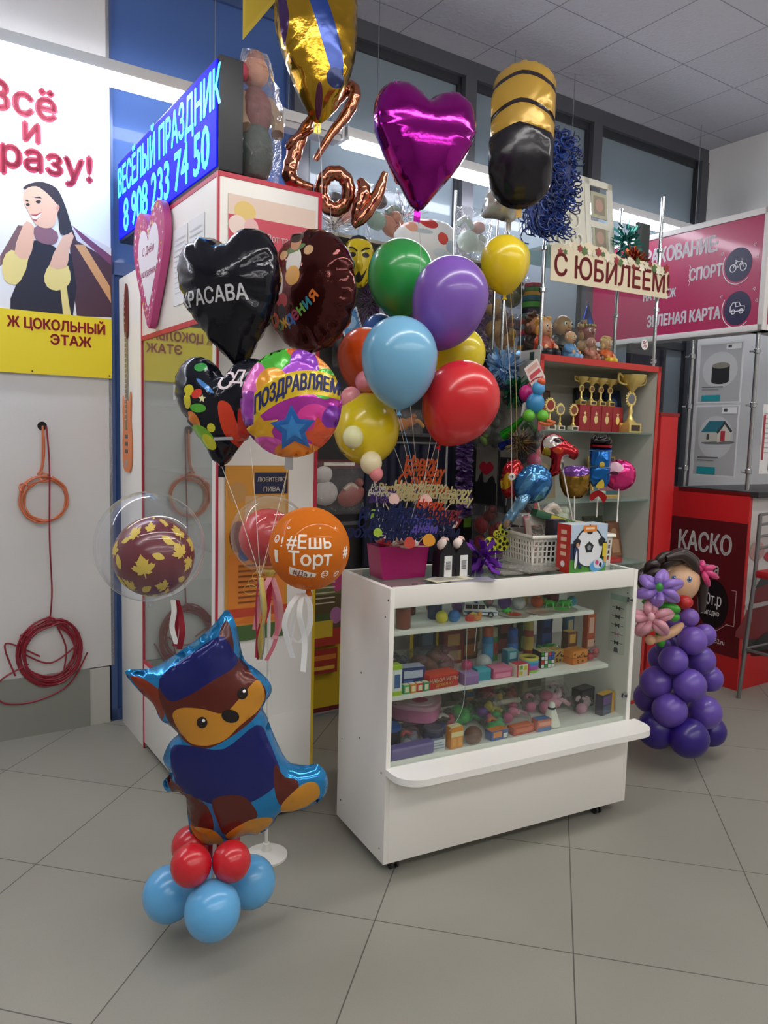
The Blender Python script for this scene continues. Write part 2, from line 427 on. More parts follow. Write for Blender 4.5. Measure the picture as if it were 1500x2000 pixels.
def ceil_mat():
    m = bpy.data.materials.new('m_ceiling_tile'); m.use_nodes = True; nt = m.node_tree; b = nt.nodes['Principled BSDF']
    tc = nt.nodes.new('ShaderNodeTexCoord'); br = nt.nodes.new('ShaderNodeTexBrick'); br.offset = 0; br.squash = 1
    br.inputs['Scale'].default_value = 1; br.inputs['Brick Width'].default_value = 0.54; br.inputs['Row Height'].default_value = 0.54
    br.inputs['Mortar Size'].default_value = 0.004; br.inputs['Mortar Smooth'].default_value = 0.3
    br.inputs['Color1'].default_value = (*lin('b4b3ba'), 1); br.inputs['Color2'].default_value = (*lin('b0afb6'), 1); br.inputs['Mortar'].default_value = (*lin('7c7b82'), 1)
    mp = nt.nodes.new('ShaderNodeMapping'); mp.inputs['Location'].default_value = (0.02, -0.03, 0)
    nt.links.new(tc.outputs['Object'], mp.inputs[0]); nt.links.new(mp.outputs[0], br.inputs['Vector']); nt.links.new(br.outputs['Color'], b.inputs['Base Color'])
    n = nt.nodes.new('ShaderNodeTexVoronoi'); n.inputs['Scale'].default_value = 45; nt.links.new(tc.outputs['Object'], n.inputs['Vector'])
    bp = nt.nodes.new('ShaderNodeBump'); bp.inputs['Strength'].default_value = 0.35; bp.inputs['Distance'].default_value = 0.01
    nt.links.new(n.outputs['Distance'], bp.inputs['Height']); nt.links.new(bp.outputs[0], b.inputs['Normal'])
    b.inputs['Roughness'].default_value = 0.9; return m
def in_shop(o): o.location = KO; o.rotation_euler = (0, 0, AZ_S); return o
mb = MB(); mb.box((-5, -7.5, CEIL), (7.0, 2.0, CEIL + 0.1), ceil_mat()); in_shop(struct(mb.build('ceiling')))
wallm = mat('dad8d6', 0.75, vary=0.04, vscale=3, bump=0.05, bscale=120)
sbox('wall_left', (-4.4, WV, 0.296), (-0.03, WV + 0.25, CEIL), wallm)
sbox('wall_right', (UR + 0.05, -7.4, 0), (UR + 0.2, WV + 0.4, CEIL), mat('dcdad8', 0.8, vary=0.03))
sbox('wall_back', (-4.9, -7.4, 0), (UR + 0.2, -7.2, CEIL), mat('a9a7a4', 0.8))
sbox('wall_side', (-4.9, -7.4, 0), (-4.7, WV + 0.25, CEIL), mat('b8b6b2', 0.8))
b = MB(T(KO) @ RZ(AZ_S)); bm_ = mat('8c8d86', 0.45, vary=0.05, vscale=5)
for i in range(8): b.box((-4.4 + i * 0.6 - 0.55 + 0.0, WV - 0.012, 0.0), (min(-3.8 + i * 0.6 - 0.553, -0.05), WV + 0.24, 0.296), bm_)
b.box((-4.4, WV - 0.008, 0.0), (-0.055, WV + 0.23, 0.29), mat('bdbbb4', 0.8)); struct(b.build('baseboard_left'))
# glazed facade: frames and panes
alu = mat('55565c', 0.45, 0.35); paneg = clear('pane', 'a9b4bc', 0.06, 0.0)
def pane_mat():
    m = clear('facade_pane', 'a8b6c0', 0.05, 0.42); return m
sbox('trim_1', (-0.06, WV - 0.03, CEIL - 0.10), (UR + 0.05, WV + 0.1, CEIL), alu)
mull = [-0.135, 0.93, 2.10, 3.26, UR - 0.04]
for i, u in enumerate(mull[1:]): sbox('trim_%d' % (i + 2), (u, WV - 0.04, 0), (u + 0.09, WV + 0.09, CEIL - 0.10), alu)
for i in range(4):
    a, c = mull[i] + 0.09, mull[i + 1]
    root = thing('window_%d' % (i + 1), 'tall glazed facade window', 'window', S(a, WV, 0), AZ_S); struct(root)
    mb = MB(); w, h = c - a, CEIL - 0.10
    for A, B in (((0, 0, 0), (w, 0.05, 0.06)), ((0, 0, h - 0.05), (w, 0.05, h)), ((0, 0, 0), (0.03, 0.05, h)), ((w - 0.03, 0, 0), (w, 0.05, h)), ((0, 0.0, 2.25), (w, 0.05, 2.31))):
        mb.box(A, B, mat('33353a', 0.4, 0.3) if i else mat('4a6090', 0.4, 0.2))
    mb.build('window_frame', root)
    mb = MB(); mb.box((0.03, 0.02, 0.06), (w - 0.03, 0.028, h - 0.05), clear('blue_film_pane', '5c7cbc', 0.05, 0.72) if i == 0 else pane_mat()); mb.build('pane', root)
mb = MB(T(KO) @ RZ(AZ_S)); mb.box((-0.5, WV + 1.2, 0), (UR + 1, WV + 1.3, CEIL + 0.5), mat('3f4a57', 0.8, vary=0.3, vscale=0.8)); struct(mb.build('wall_far'))

# ------------------------------------------------------------------ linear lamps of the hall
def lamp(u0, u1, v, z, power, label, lit=True):
    r = thing('linear_ceiling_lamp', label, 'ceiling lamp', S(u0, v, z), AZ_S, 'linear lamps of the hall')
    mb = MB(); L = u1 - u0; hm = mat('d9dadc', 0.5)
    mb.box((0, -0.045, 0.0), (L, 0.045, 0.05), hm, 0.004)
    mb.box((0, -0.05, -0.02), (0.012, 0.05, 0.05), hm); mb.box((L - 0.012, -0.05, -0.02), (L, 0.05, 0.05), hm); mb.build('housing', r)
    mb = MB(); mb.box((0.013, -0.043, -0.035), (L - 0.013, 0.043, -0.001), mat('f3f5ff' if v > 0 else 'faf7f2', 0.4, emit=power) if lit else mat('c9c9cc', 0.5), 0.01); mb.build('diffuser', r)
    for x in (L * 0.15, L * 0.85): mb = MB(); mb.cyl((x, 0, 0.05), (x, 0, CEIL - z), 0.003, chrome(), seg=6); mb.build('hanging_wire', r)
    return r
LV, LZ = 1.05, 3.05
lamp(-3.4, -1.42, LV, LZ, LAMP_POWER, 'lit linear lamp on the far left, out past the shopping poster')
lamp(-1.40, 0.70, LV, LZ, LAMP_POWER, 'lit white linear lamp above the woman with shopping bags poster')
lamp(0.72, 1.07, LV, LZ, 0, 'short unlit piece of the lamp line behind the gold foil balloon', False)
lamp(1.09, 2.48, LV, LZ, LAMP_POWER, 'lit linear lamp passing behind the magenta heart balloon')
lamp(2.50, 4.4, LV, LZ, LAMP_POWER, 'lit linear lamp glimpsed above the crimson insurance sign')
for i, (v, u0) in enumerate(((-1.3, -3.2), (-3.6, -3.2), (-5.8, -3.2))):
    for k in range(3): lamp(u0 + k * 2.45, u0 + k * 2.45 + 2.4, v, LZ + 0.3, LAMP_POWER_BACK, 'lit linear lamp of the hall behind the camera, row %s piece %s' % ('one two three'.split()[i], 'one two three'.split()[k]))

# ------------------------------------------------------------------ shopping poster on the left wall
def wall_m(u, z, dv=0.0): return frame(S(u, WV - 0.001 - dv, z), SU, (0, 0, 1))      # x along the wall, y up, z to the viewer
po = thing('wall_poster', 'tall white poster of a smiling woman with shopping bags on the left wall', 'poster'); place(po, wall_m(-0.034, 1.745))
mb = MB(); mb.box((-1.0, 0, 0), (0, 1.40, 0.016), mat('eeeef2', 0.45, vary=0.01)); mb.build('board', po)
mb = MB(); mb.box((-1.0, 0, 0.016), (0, 0.286, 0.019), mat('f0d820', 0.5)); 
for x, y in ((-0.36, 0.012), (-0.012, 0.012)): mb.cyl((x, y, 0.019), (x, y, 0.022), 0.004, mat('555555', 0.4, 0.8))
mb.build('yellow_band', po)
mb = MB(); rm = mat('b0242e', 0.5); pm = mat('b8304e', 0.5)
tx = lambda s, x, y, sz, m, sx=1.0, al='CENTER', bd=0.02: mb.text(s, sz, m, T(x, y, 0.0195), bd, th=0.0015, sx=sx, align=al)
tx('Ж ЦОКОЛЬНЫЙ', -0.028, 0.228, 0.064, rm, 0.86, 'RIGHT', 0.035); tx('ЭТАЖ', -0.188, 0.162, 0.062, rm, 1.0, 'CENTER', 0.035)
tx = lambda s, x, y, sz, m, sx=1.0, al='CENTER', bd=0.05: mb.text(s, sz, m, T(x, y, 0.0165), bd, th=0.0015, sx=sx, align=al)

def ppt(s, px, py, sz): q = stc(onv(px, py, WV - 0.017)); mb.text(s, sz, pm, T(q.x + 0.034, q.z - 1.745, 0.0165), 0.045, th=0.0015, sx=1.0, align='RIGHT')
ppt('Всё', 113, 217, 0.17); ppt('и', 82, 262, 0.15); ppt('Сразу!', 184, 336, 0.165)
mb.build('lettering', po)
# the printed woman, in poster units (pixels of the photograph turned into metres on the board)
mb = MB(); SZ = 0.0
def pp(px, py):                              # photograph pixel on the poster -> board metres
    q = stc(onv(px, py, WV - 0.017)); return (q.x + 0.034, q.z - 1.745)
lay = [0.0162]
def shp(pts, m, smooth=3):
    lay[0] += 0.0002; P = [pp(*p) for p in pts]
    if smooth: P = sp2(P, smooth)
    mb.flat(P, m, T(0, 0, lay[0]))
skin, hair, navy, yel, brn = mat('e8b9a0', 0.5), mat('2b2230', 0.5), mat('15162e', 0.5), mat('ecd98c', 0.5), mat('7a4a3a', 0.5)
E_ = mat('26222a', 0.5)
shp([(0, 500), (35, 440), (58, 442), (50, 470), (28, 500), (0, 520)], mat('7a5a62', 0.5), 0)              # left bag
shp([(135, 445), (218, 490), (218, 620), (150, 618), (138, 520)], mat('4a2c3c', 0.5), 0)                  # dark bag
shp([(140, 442), (217, 485), (217, 510), (150, 470)], mat('dcd6dc', 0.5), 0)
shp([(146, 478), (160, 500), (217, 592), (215, 560), (165, 478)], mat('d6a070', 0.5), 0)
shp([(140, 440), (217, 500), (217, 518), (160, 468)], mat('7a3f66', 0.5), 0)
shp([(60, 470), (92, 474), (118, 490), (140, 500), (142, 620), (20, 622), (38, 540), (50, 500)], navy, 2)   # vest
shp([(5, 510), (22, 488), (55, 506), (40, 548), (25, 556), (8, 545)], yel, 2)                              # sleeves
shp([(98, 515), (115, 512), (133, 520), (138, 545), (130, 560), (110, 568), (92, 560), (86, 540)], yel, 2)
shp([(118, 566), (130, 560), (134, 590), (140, 624), (124, 624)], yel, 0)
shp([(28, 495), (40, 452), (52, 432), (68, 445), (66, 470), (55, 506)], skin, 2)                           # forearms
shp([(96, 520), (118, 470), (132, 450), (144, 462), (134, 490), (130, 522)], skin, 2)
shp([(66, 446), (84, 440), (112, 454), (110, 474), (92, 478), (70, 468)], mat('8a5f70', 0.5), 2)            # scarf
shp([(46, 366), (60, 358), (84, 356), (110, 368), (124, 394), (136, 430), (140, 452), (118, 458), (112, 420), (90, 395), (50, 372)], hair, 3)
shp([(48, 372), (70, 364), (92, 378), (110, 398), (116, 404), (112, 416), (106, 440), (90, 446), (72, 440), (60, 424), (54, 410), (47, 398)], skin, 3)
shp([(60, 420), (70, 424), (80, 416), (76, 428), (68, 430)], mat('f6f2f0', 0.4), 2)
shp([(58, 419), (70, 422), (82, 414), (70, 419)], mat('a8404a', 0.4), 2); shp([(62, 428), (70, 432), (80, 420), (71, 429)], mat('a8404a', 0.4), 2)
shp([(69, 394), (76, 391), (80, 394), (75, 398)], E_, 2); shp([(50, 399), (55, 397), (58, 401), (53, 403)], E_, 2)
shp([(66, 386), (76, 384), (82, 388), (75, 387)], E_, 0); shp([(48, 391), (54, 391), (56, 394), (51, 393)], E_, 0)
shp([(112, 400), (116, 404), (114, 412), (109, 408)], mat('d69a88', 0.5), 2)
mb.build('printed_picture', po)

# ------------------------------------------------------------------ cables on the left wall
hole = tag(place(MB(Matrix()).lathe([(0.0, 0.002), (0.017, 0.002), (0.021, 0.004), (0.021, 0.0), (0.0, 0.0)], mat('1c1518', 0.7)).build('cable_outlet_ring'), wall_m(-0.353, 1.504)), 'round dark cable hole in the white wall under the yellow band', 'cable outlet')
def coil(name, label, u, z, rx, rz, n, m, r, extra, seed):
    R = random.Random(seed); mb = MB(); pts = []
    for k in range(n * 18):
        t = 2 * pi * k / 18 + pi / 2; w = k // 18
        jx, jz = R.uniform(-.05, .05) * rx, R.uniform(-.05, .05) * rz
        s = 0.86 + 0.16 * noise.noise(Vector((w * 1.7, seed, 0))) + 0.1 * sin(t * 0.5 + w)
        pts.append((cos(t) * rx * s + jx * 0.5, sin(t) * rz * s - (0.12 * rz if sin(t) < 0 else 0) * (0.5 + 0.5 * sin(w)) + jz * 0.5, 0.012 + 0.014 * R.random()))
    mb.tube(spline(pts, 2), r, m, 6)
    for e in extra: mb.tube(spline(e, 6), r, m, 6)
    for a in (pi / 2, 2.6): mb.tube([(cos(a) * rx * 0.9 + 0.02 * cos(t), sin(a) * rz * 0.9 + 0.02 * sin(t), 0.018 + 0.014 * sin(t * 2)) for t in [i * pi / 4 for i in range(9)]], r * 0.9, m, 6)
    return tag(place(mb.build(name), wall_m(u, z)), label, 'cable')
coil('cable_coil', 'small coil of thin orange cable hanging from the wall hole', -0.352, 1.160, 0.115, 0.115, 5, mat('d0744e', 0.45), 0.0042,
     [[(0.0, 0.345, 0.006), (0.005, 0.28, 0.012), (0.003, 0.2, 0.014), (-0.012, 0.115, 0.02)], [(0.0, 0.345, 0.006), (-0.004, 0.22, 0.012), (-0.01, 0.15, 0.016), (-0.03, 0.115, 0.02)]], 3)
coil('cable_coil', 'large tangled coil of dark red cable hanging low on the wall', -0.335, 0.415, 0.15, 0.165, 12, mat('8e2030', 0.4), 0.0042,
     [[(0.0, 1.088, 0.006), (0.006, 0.9, 0.03), (0.0, 0.55, 0.038), (0.008, 0.3, 0.028), (0.0, 0.165, 0.016)],
      [(-0.05, -0.02, 0.02), (-0.18, 0.06, 0.02), (-0.2, 0.03, 0.02), (-0.16, -0.1, 0.02)],
      [(-0.1, -0.05, 0.02), (-0.23, -0.12, 0.02), (-0.22, -0.22, 0.02), (-0.08, -0.24, 0.02), (0.08, -0.18, 0.02), (0.17, -0.03, 0.02)],
      [(0.03, 0.12, 0.02), (0.07, 0.0, 0.02), (0.05, -0.14, 0.02)], [(-0.12, 0.0, 0.018), (0.0, -0.06, 0.018), (0.13, 0.02, 0.018)]], 9)

# ------------------------------------------------------------------ LED sign on top of the kiosk
ld = thing('led_sign', 'black LED sign box with glowing cyan letters above the white kiosk', 'sign', S(0.0, 0.0, 2.392), AZ_S)
mb = MB(); mb.box((0.002, 0, 0), (0.09, 1.30, 0.378), mat('14151c', 0.45), 0.006); mb.build('housing', ld)
mb = MB(); mb.box((-0.004, 0.012, 0.014), (0.003, 1.288, 0.364), mat('0a10c4', 0.6, spec=0.1, emit=1.25))
mb.build('display_panel', ld)
mb = MB(frame(Vector((-0.0045, 0, 0)), (0, -1, 0), (0, 0, 1)))
cy = mat('48e6ff', 0.4, emit=2.3)
mb.text('ВЕСЁЛЫЙ ПРАЗДНИК', 0.175, cy, T(-0.635, 0.262, 0), 0.012, th=0.001, sx=0.70); mb.build('lettering', ld); mb = MB(frame(Vector((-0.0045, 0, 0)), (0, -1, 0), (0, 0, 1))); mb.text('8 908 233 74 50', 0.205, cy, T(-0.635, 0.095, 0), 0.014, th=0.001, sx=0.83)
mb.build('lettering', ld)

# ------------------------------------------------------------------ the white showcase kiosk
kk = thing('display_kiosk', 'tall white kiosk with red edging and a glass door, below the LED sign', 'kiosk', S(0, 0, 0), AZ_S)
W_, R_ = mat(WHITE, 0.35, vary=0.02, vscale=2), mat('c22c44', 0.4); KH, KW, KD = 2.385, 0.40, 0.93
mb = MB(); mb.box((0.0, KD, 0.0), (KW, 1.31, 2.225), W_, 0.003); mb.build('side_cabinet', kk)
mb = MB(); mb.box((0, 0, 0.03), (KW, KD - 0.001, 0.42), W_, 0.002); mb.box((0.02, 0.02, 0), (KW - 0.02, KD - 0.02, 0.03), mat('444444', 0.6)); mb.build('base_cabinet', kk)
mb = MB(); mb.box((0, 0, 1.90), (KW, KD - 0.001, KH), W_, 0.002); mb.build('top_cabinet', kk)
mb = MB(); mb.box((KW - 0.02, 0.04, 0.42), (KW, KD, 1.90), W_); mb.build('back_panel', kk)
mb = MB(); mb.box((0.0, 0.001, 0.42), (KW, 0.05, 1.90), W_); mb.build('end_panel', kk)
mb = MB()
for z in (0.78, 1.05, 1.32, 1.60): mb.box((0.015, 0.05, z), (KW - 0.02, KD - 0.01, z + 0.008), clear('shelf_glass', 'd8e8e4', 0.02, 0.15))
mb.build('glass_shelf', kk)
mb = MB(); mb.box((0.002, 0.05, 0.42), (0.008, KD - 0.004, 1.90), clear('door_glass', 'd8e0dc', 0.015, 0.05, refl=0.9, pw_=2.2)); mb.box((-0.012, 0.42, 1.62), (0.0, 0.45, 1.68), clear('acrylic', 'e8e8e8', 0.05, 0.4)); mb.build('glass_door', kk)
mb = MB(); e = 0.012
for a, c in (((-0.002, -0.002, KH - e), (KW + 0.002, 0.003, KH)), ((-0.002, -0.002, KH - e), (0.003, KD, KH)), ((-0.003, KD - e, 0.0), (0.003, KD, KH)), ((-0.003, 0.0, 1.895), (0.003, KD, 1.915)),
             ((-0.003, 0.0, 0.415), (0.003, KD, 0.430)), ((-0.003, -0.003, 0.03), (0.004, 0.008, KH)), ((KW - e, -0.003, 1.2), (KW + 0.002, 0.03, KH)), ((-0.002, -0.002, KH), (KW + 0.002, KD, KH + 0.004))):
    mb.box(a, c, R_)
mb.box((KW - 0.008, -0.003, 0.03), (KW + 0.003, 0.03, 1.2), mat('d8b428', 0.5)); mb.build('edging', kk)
def kface(v, z): return frame(S(0, v, z) - SU * 0.0015, -SV, (0, 0, 1))                # on the kiosk's long side, x towards the viewer
def kfront(u, z, o=0.0025): return frame(S(u, 0, z) - SV * o, SU, (0, 0, 1))           # on the kiosk's narrow front
# ================================================================== THE WHITE COUNTER
ct = thing('display_counter', 'white glass fronted display counter on castors full of small toys', 'display counter', Cn(0, 0, 0), AZ_C)
CW_, CD_, CH_ = 1.115, 0.385, 1.0
wh = mat('efece6', 0.32, vary=0.02, vscale=3); edge = mat('d9d5cd', 0.4)
for x in (0.0, CW_ - 0.018):
    mb = MB(); mb.box((x, 0, 0.045), (x + 0.018, CD_, CH_), wh, 0.0012)
    for y, z in ((0.03, 0.09), (0.03, 0.36), (0.03, 0.90), (0.35, 0.36), (0.35, 0.12), (0.2, 0.66), (0.2, 0.42), (0.012, 0.96)):
        mb.cyl((x - 0.0012, y, z), (x + 0.019, y, z), 0.0035, mat('6d675e', 0.4, 0.7), seg=8)
    mb.build('side_panel', ct)
mb = MB(); mb.box((0.018, 0.0, 0.045), (CW_ - 0.018, 0.016, 0.385), wh, 0.001); mb.build('front_panel', ct)
mb = MB(); mb.box((0.018, 0.004, CH_ - 0.068), (CW_ - 0.018, 0.02, CH_ + 0.002), wh, 0.001); mb.build('front_rail', ct)
mb = MB(); mb.box((0.018, CD_ - 0.018, CH_ - 0.068), (CW_ - 0.018, CD_, CH_), wh, 0.001); mb.build('back_rail', ct)
mb = MB(); mb.box((0.018, 0.016, 0.383), (CW_ - 0.018, CD_, 0.399), wh); mb.box((0.018, 0.016, 0.05), (CW_ - 0.018, CD_, 0.066), wh); mb.build('display_floor', ct)
mb = MB(); mb.box((0.018, CD_ - 0.006, 0.05), (0.30, CD_, 0.93), wh); mb.box((0.33, CD_ - 0.012, 0.05), (0.36, CD_, 0.93), wh); mb.box((0.36, CD_ - 0.006, 0.05), (CW_ - 0.018, CD_, 0.66), wh); mb.build('back_panel', ct)
for z, r in ((0.835, 0.0), (0.612, 0.0)):
    mb = MB(); mb.box((0.018, 0.012 + r, z), (0.905 if z > 0.7 else 0.995, CD_ - 0.006, z + 0.015), wh, 0.001); mb.build('shelf', ct)
mb = MB(); mb.box((0.02, 0.003, 0.386), (CW_ - 0.02, 0.0065, 0.935), clear('glass', 'f2f6f4', 0.015, 0.0)); mb.build('front_glass', ct)
mb = MB(); mb.box((0.018, 0.02, CH_ - 0.006), (CW_ - 0.018, CD_ - 0.018, CH_ - 0.001), clear('glass2', 'e2ece8', 0.02, 0.06)); mb.build('glass_top', ct)
o = [(0.0, 0.0), (0.0, -0.035)] + [(0.09 - 0.09 * cos(t), -0.04 - 0.085 * sin(t)) for t in [i * pi / 16 for i in range(1, 9)]]
o += [(CW_ + 0.03 - x, y) for x, y in reversed([(0.0, -0.035)] + [(0.07 - 0.07 * cos(t), -0.04 - 0.085 * sin(t)) for t in [i * pi / 16 for i in range(1, 9)]])] + [(CW_ + 0.03, 0.0)]
mb = MB(); mb.prism(o, 0.362, 0.385, mat('f4f2ee', 0.3)); mb.build('ledge', ct)
for x, y in ((0.06, 0.04), (CW_ - 0.12, 0.035), (0.06, CD_ - 0.05), (CW_ - 0.06, CD_ - 0.05)):
    mb = MB(); mb.box((x - 0.018, y - 0.018, 0.040), (x + 0.018, y + 0.018, 0.045), mat('9a9a9a', 0.4, 0.8)); mb.cyl((x - 0.014, y, 0.020), (x - 0.006, y, 0.020), 0.020, mat('2a2a2c', 0.5)); mb.cyl((x + 0.006, y, 0.02), (x + 0.014, y, 0.02), 0.02, mat('2a2a2c', 0.5))
    mb.box((x - 0.004, y - 0.006, 0.015), (x + 0.004, y + 0.012, 0.042), mat('a8a8a8', 0.4, 0.8)); mb.build('castor', ct)
for x, z in ((CW_ - 0.03, 0.88), (CW_ - 0.03, 0.49)):
    mb = MB(); mb.box((x - 0.012, -0.004, z - 0.010), (x + 0.008, 0.010, z + 0.010), chrome(), 0.002); mb.cyl((x - 0.002, -0.008, z), (x - 0.002, 0, z), 0.005, mat('333333', 0.4), seg=10); mb.build('glass_clip', ct)

# ------------------------------------------------------------------ small-goods builders
def carton(name, label, cat, p, rz, w, d, h, base, prints=(), group=None, lean=0.0, side=None, words=()):
    """Cardboard box: body with a raised lid seam, printed panels on its front, top band."""
    mb = MB(); m = mat(base, 0.42); mb.box((-w / 2, -d / 2, 0), (w / 2, d / 2, h), m, 0.0015)
    for k, (a, b, c, e, col) in enumerate(prints):
        mb.box((-w / 2 + a * w, -d / 2 - 0.0004 - 0.0002 * (k + 1), b * h), (-w / 2 + c * w, -d / 2, e * h), mat(col, 0.42))
    if side: mb.box((-w / 2 - 0.0006, -d / 2 + 0.001, 0.001), (-w / 2, d / 2 - 0.001, h - 0.001), mat(side, 0.42))
    mb.box((-w / 2 + 0.002, -d / 2 + 0.002, h), (w / 2 - 0.002, d / 2 - 0.002, h + 0.0008), mat(prints[0][4] if prints else base, 0.42))
    for s, x, z, sz, col in words: mb.text(s, sz, mat(col, 0.5), frame(Vector((x * w, -d / 2 - 0.0022, z * h)), (1, 0, 0), (0, 0, 1)), 0.02)
    o = tag(mb.build(name), label, cat, group); o.matrix_world = T(p) @ RZ(rz) @ RX(lean); return o
def jar(name, label, cat, p, r, h, body, lid, group=None, band=None):
    t = thing(name, label, cat, p, 0, group)
    mb = MB(); mb.lathe([(0, 0), (r * 0.92, 0), (r, 0.004), (r, h * 0.80), (r * 0.94, h * 0.86), (0, h * 0.86)], mat(body, 0.25)); 
    if band: mb.lathe([(r + 0.0004, h * 0.15), (r + 0.0006, h * 0.16), (r + 0.0006, h * 0.65), (r + 0.0004, h * 0.66)], mat(band, 0.4))
    mb.build('body', t)
    mb = MB(); mb.lathe([(0, h * 0.845), (r * 1.02, h * 0.845), (r * 1.03, h * 0.97), (r * 0.97, h), (0, h)], mat(lid, 0.35)); mb.build('lid', t); return t
def ball(name, label, cat, p, r, col, group=None, knob=None, stripe=None, rough=0.3):
    mb = MB(); mb.ell((0, 0, r), r, mat(col, rough), seg=20)
    if stripe: mb.lathe([(r * 1.003 * cos(a), r + r * 1.003 * sin(a)) for a in (-.25, -.1, .1, .25)], mat(stripe, rough), 20)
    if knob: mb.lathe([(r * 0.28, 2 * r - 0.002), (r * 0.22, 2 * r + 0.004), (0, 2 * r + 0.005)], mat(knob, 0.4), 10)
    o = tag(mb.build(name), label, cat, group); o.matrix_world = T(p) @ RX(0.5); return o
def bag(name, label, cat, p, rz, w, h, blobs, group=None, lean=0.0, header=None, film=True, seed=0, flat=False, thick=0.03):
    """Crinkled clear bag with its contents; the stapled header card on top."""
    t = thing(name, label, cat, p, 0, group); t.matrix_world = T(p) @ RZ(rz) @ (RX(lean))
    R = random.Random(seed)
    mb = MB(RX(pi / 2))
    for k, (x, y, r, col) in enumerate(blobs):
        kind = k % 3; q = (x * w, y * h, R.uniform(-0.2, 0.2) * thick)
        rr = r * w * 1.25
        if kind == 0: mb.ell(q, (rr, rr * 0.85, min(rr, thick * 0.8)), mat(col, 0.4), seg=12)
        elif kind == 1:
            mb.ell(q, (rr * 0.9, rr * 0.6, min(rr, thick * .7)), mat(col, 0.4), RZ(R.uniform(-1, 1)), seg=12); mb.ell((q[0] + rr * 0.5, q[1] + rr * 0.7, q[2]), min(rr * 0.5, thick * .8), mat(col, 0.4), seg=10)
        else: mb.tube(spline([(q[0] - rr, q[1], q[2]), (q[0], q[1] + rr * 0.6, q[2]), (q[0] + rr, q[1] - rr * .2, q[2])], 4), min(rr * 0.32, thick * .6), mat(col, 0.4), 8)
    mb.build('contents', t)
    if film:
        mb = MB(RX(pi / 2)); o = [(-w / 2, 0), (w / 2, 0), (w / 2 * 0.97, h * 0.5), (w / 2, h), (-w / 2, h), (-w / 2 * 0.97, h * 0.5)]
        pillow(mb, sp2(o, 4) if 0 else o, thick * 1.15, wrap_film(), n=16, wr=0.12, wf=30, seed=seed, flange=0.004); mb.build('clear_bag', t)
    if header:
        mb = MB(RX(pi / 2)); mb.box((-w / 2, h * 0.86, -0.004), (w / 2, h * 1.02, 0.006), mat(header, 0.5)); mb.box((-w * 0.3, h * 0.91, 0.006), (w * 0.3, h * 0.97, 0.0065), mat('f0e8d8', 0.5)); mb.build('header_card', t)
    return t
Zt, Zm, Zb = 0.851, 0.628, 0.400
def cz(px, py, z): return onz(px, py, z)
# ---- upper shelf
jar('slime_jar', 'brown-red slime jar standing leftmost on the upper glass shelf', 'jar', cz(787, 1226, Zt), 0.026, 0.085, '8a4a3c', '6d6a66', 'jars of slime')
jar('slime_jar', 'rusty brown slime jar just behind the leftmost jar, upper shelf', 'jar', Cn(0.20, 0.22, Zt), 0.024, 0.085, '7a3c30', '8a6a5c', 'jars of slime')
jar('slime_jar', 'dark blue slime jar with a bright green lid, upper shelf', 'jar', Cn(0.255, 0.13, Zt), 0.026, 0.085, '27406a', '3cb44a', 'jars of slime')
ball('toy_ball', 'yellow rubber ball beside the blue one left of the toy car', 'toy ball', cz(862, 1214, Zt), 0.022, 'd8c83c', knob='b8d038')
ball('toy_ball', 'blue rubber ball left of the white toy car', 'toy ball', cz(886, 1212, Zt), 0.022, '2c6cb0', stripe='3a8ad0')
bag('sweet_bag', 'small bag of red and orange sweets under the toy car', 'bag of sweets', Cn(0.365, 0.045, Zt), 0.1, 0.06, 0.03, [(-.2, .3, .25, 'd8402c'), (.2, .4, .25, 'e89030'), (0, .6, .2, 'f0c83c')], thick=0.012)
def toy_car(label, p, rz):
    t = thing('toy_police_car', label, 'toy car', p, rz); L, W, H = 0.125, 0.05, 0.05
    mb = MB(); prof = [(-.5, .18), (-.5, .5), (-.46, .95), (-.40, 1.0), (.10, 1.0), (.22, .62), (.46, .56), (.5, .45), (.5, .18)]
    mb.prism([(x * L, z * H) for x, z in prof], -W / 2, W / 2, mat('eef0f0', 0.25), M=RX(pi / 2)); mb.build('body', t)
    mb = MB(); bl = mat('20242c', 0.15)
    for s in (-1, 1):
        for x0, x1 in ((-.44, -.26), (-.24, -.08), (-.06, .12)): mb.box((x0 * L, s * (W / 2 + 0.0004) - 0.0004, .62 * H), (x1 * L, s * (W / 2 + 0.0004) + 0.0004, .92 * H), bl)
        mb.box((-.48 * L, s * W / 2 - 0.0006, .34 * H), (.48 * L, s * W / 2 + 0.0006, .42 * H), mat('3a62b0', 0.3))
    mb.box((.105 * L, -W * .42, .66 * H), (.215 * L, W * .42, .96 * H), bl, M=T(0.003, 0, 0)); mb.build('windows', t)
    for x in (-.3, .3):
        for s in (-1, 1): mb = MB(); mb.cyl((x * L, s * (W / 2 - 0.006), 0.011), (x * L, s * (W / 2 + 0.002), 0.011), 0.011, mat('1c1c1e', 0.6)); mb.cyl((x * L, s * (W / 2), 0.011), (x * L, s * (W / 2 + 0.003), 0.011), 0.006, chrome(), seg=10); mb.build('wheel', t)
    mb = MB(); mb.box((-.16 * L, -W * .35, H), (-.08 * L, W * .35, H * 1.1), mat('2050c0', 0.3)); mb.build('light_bar', t)
    mb = MB(); mb.box((.495 * L, -W * .42, .2 * H), (.515 * L, W * .42, .32 * H), mat('888c90', 0.4)); mb.box((.497 * L, -W * .28, .36 * H), (.507 * L, W * .28, .5 * H), mat('30343a', 0.4)); mb.build('bumper', t); return t
toy_car('white toy police car with black windows on the upper shelf', Cn(0.43, 0.10, Zt), radians(-28) + AZ_C)
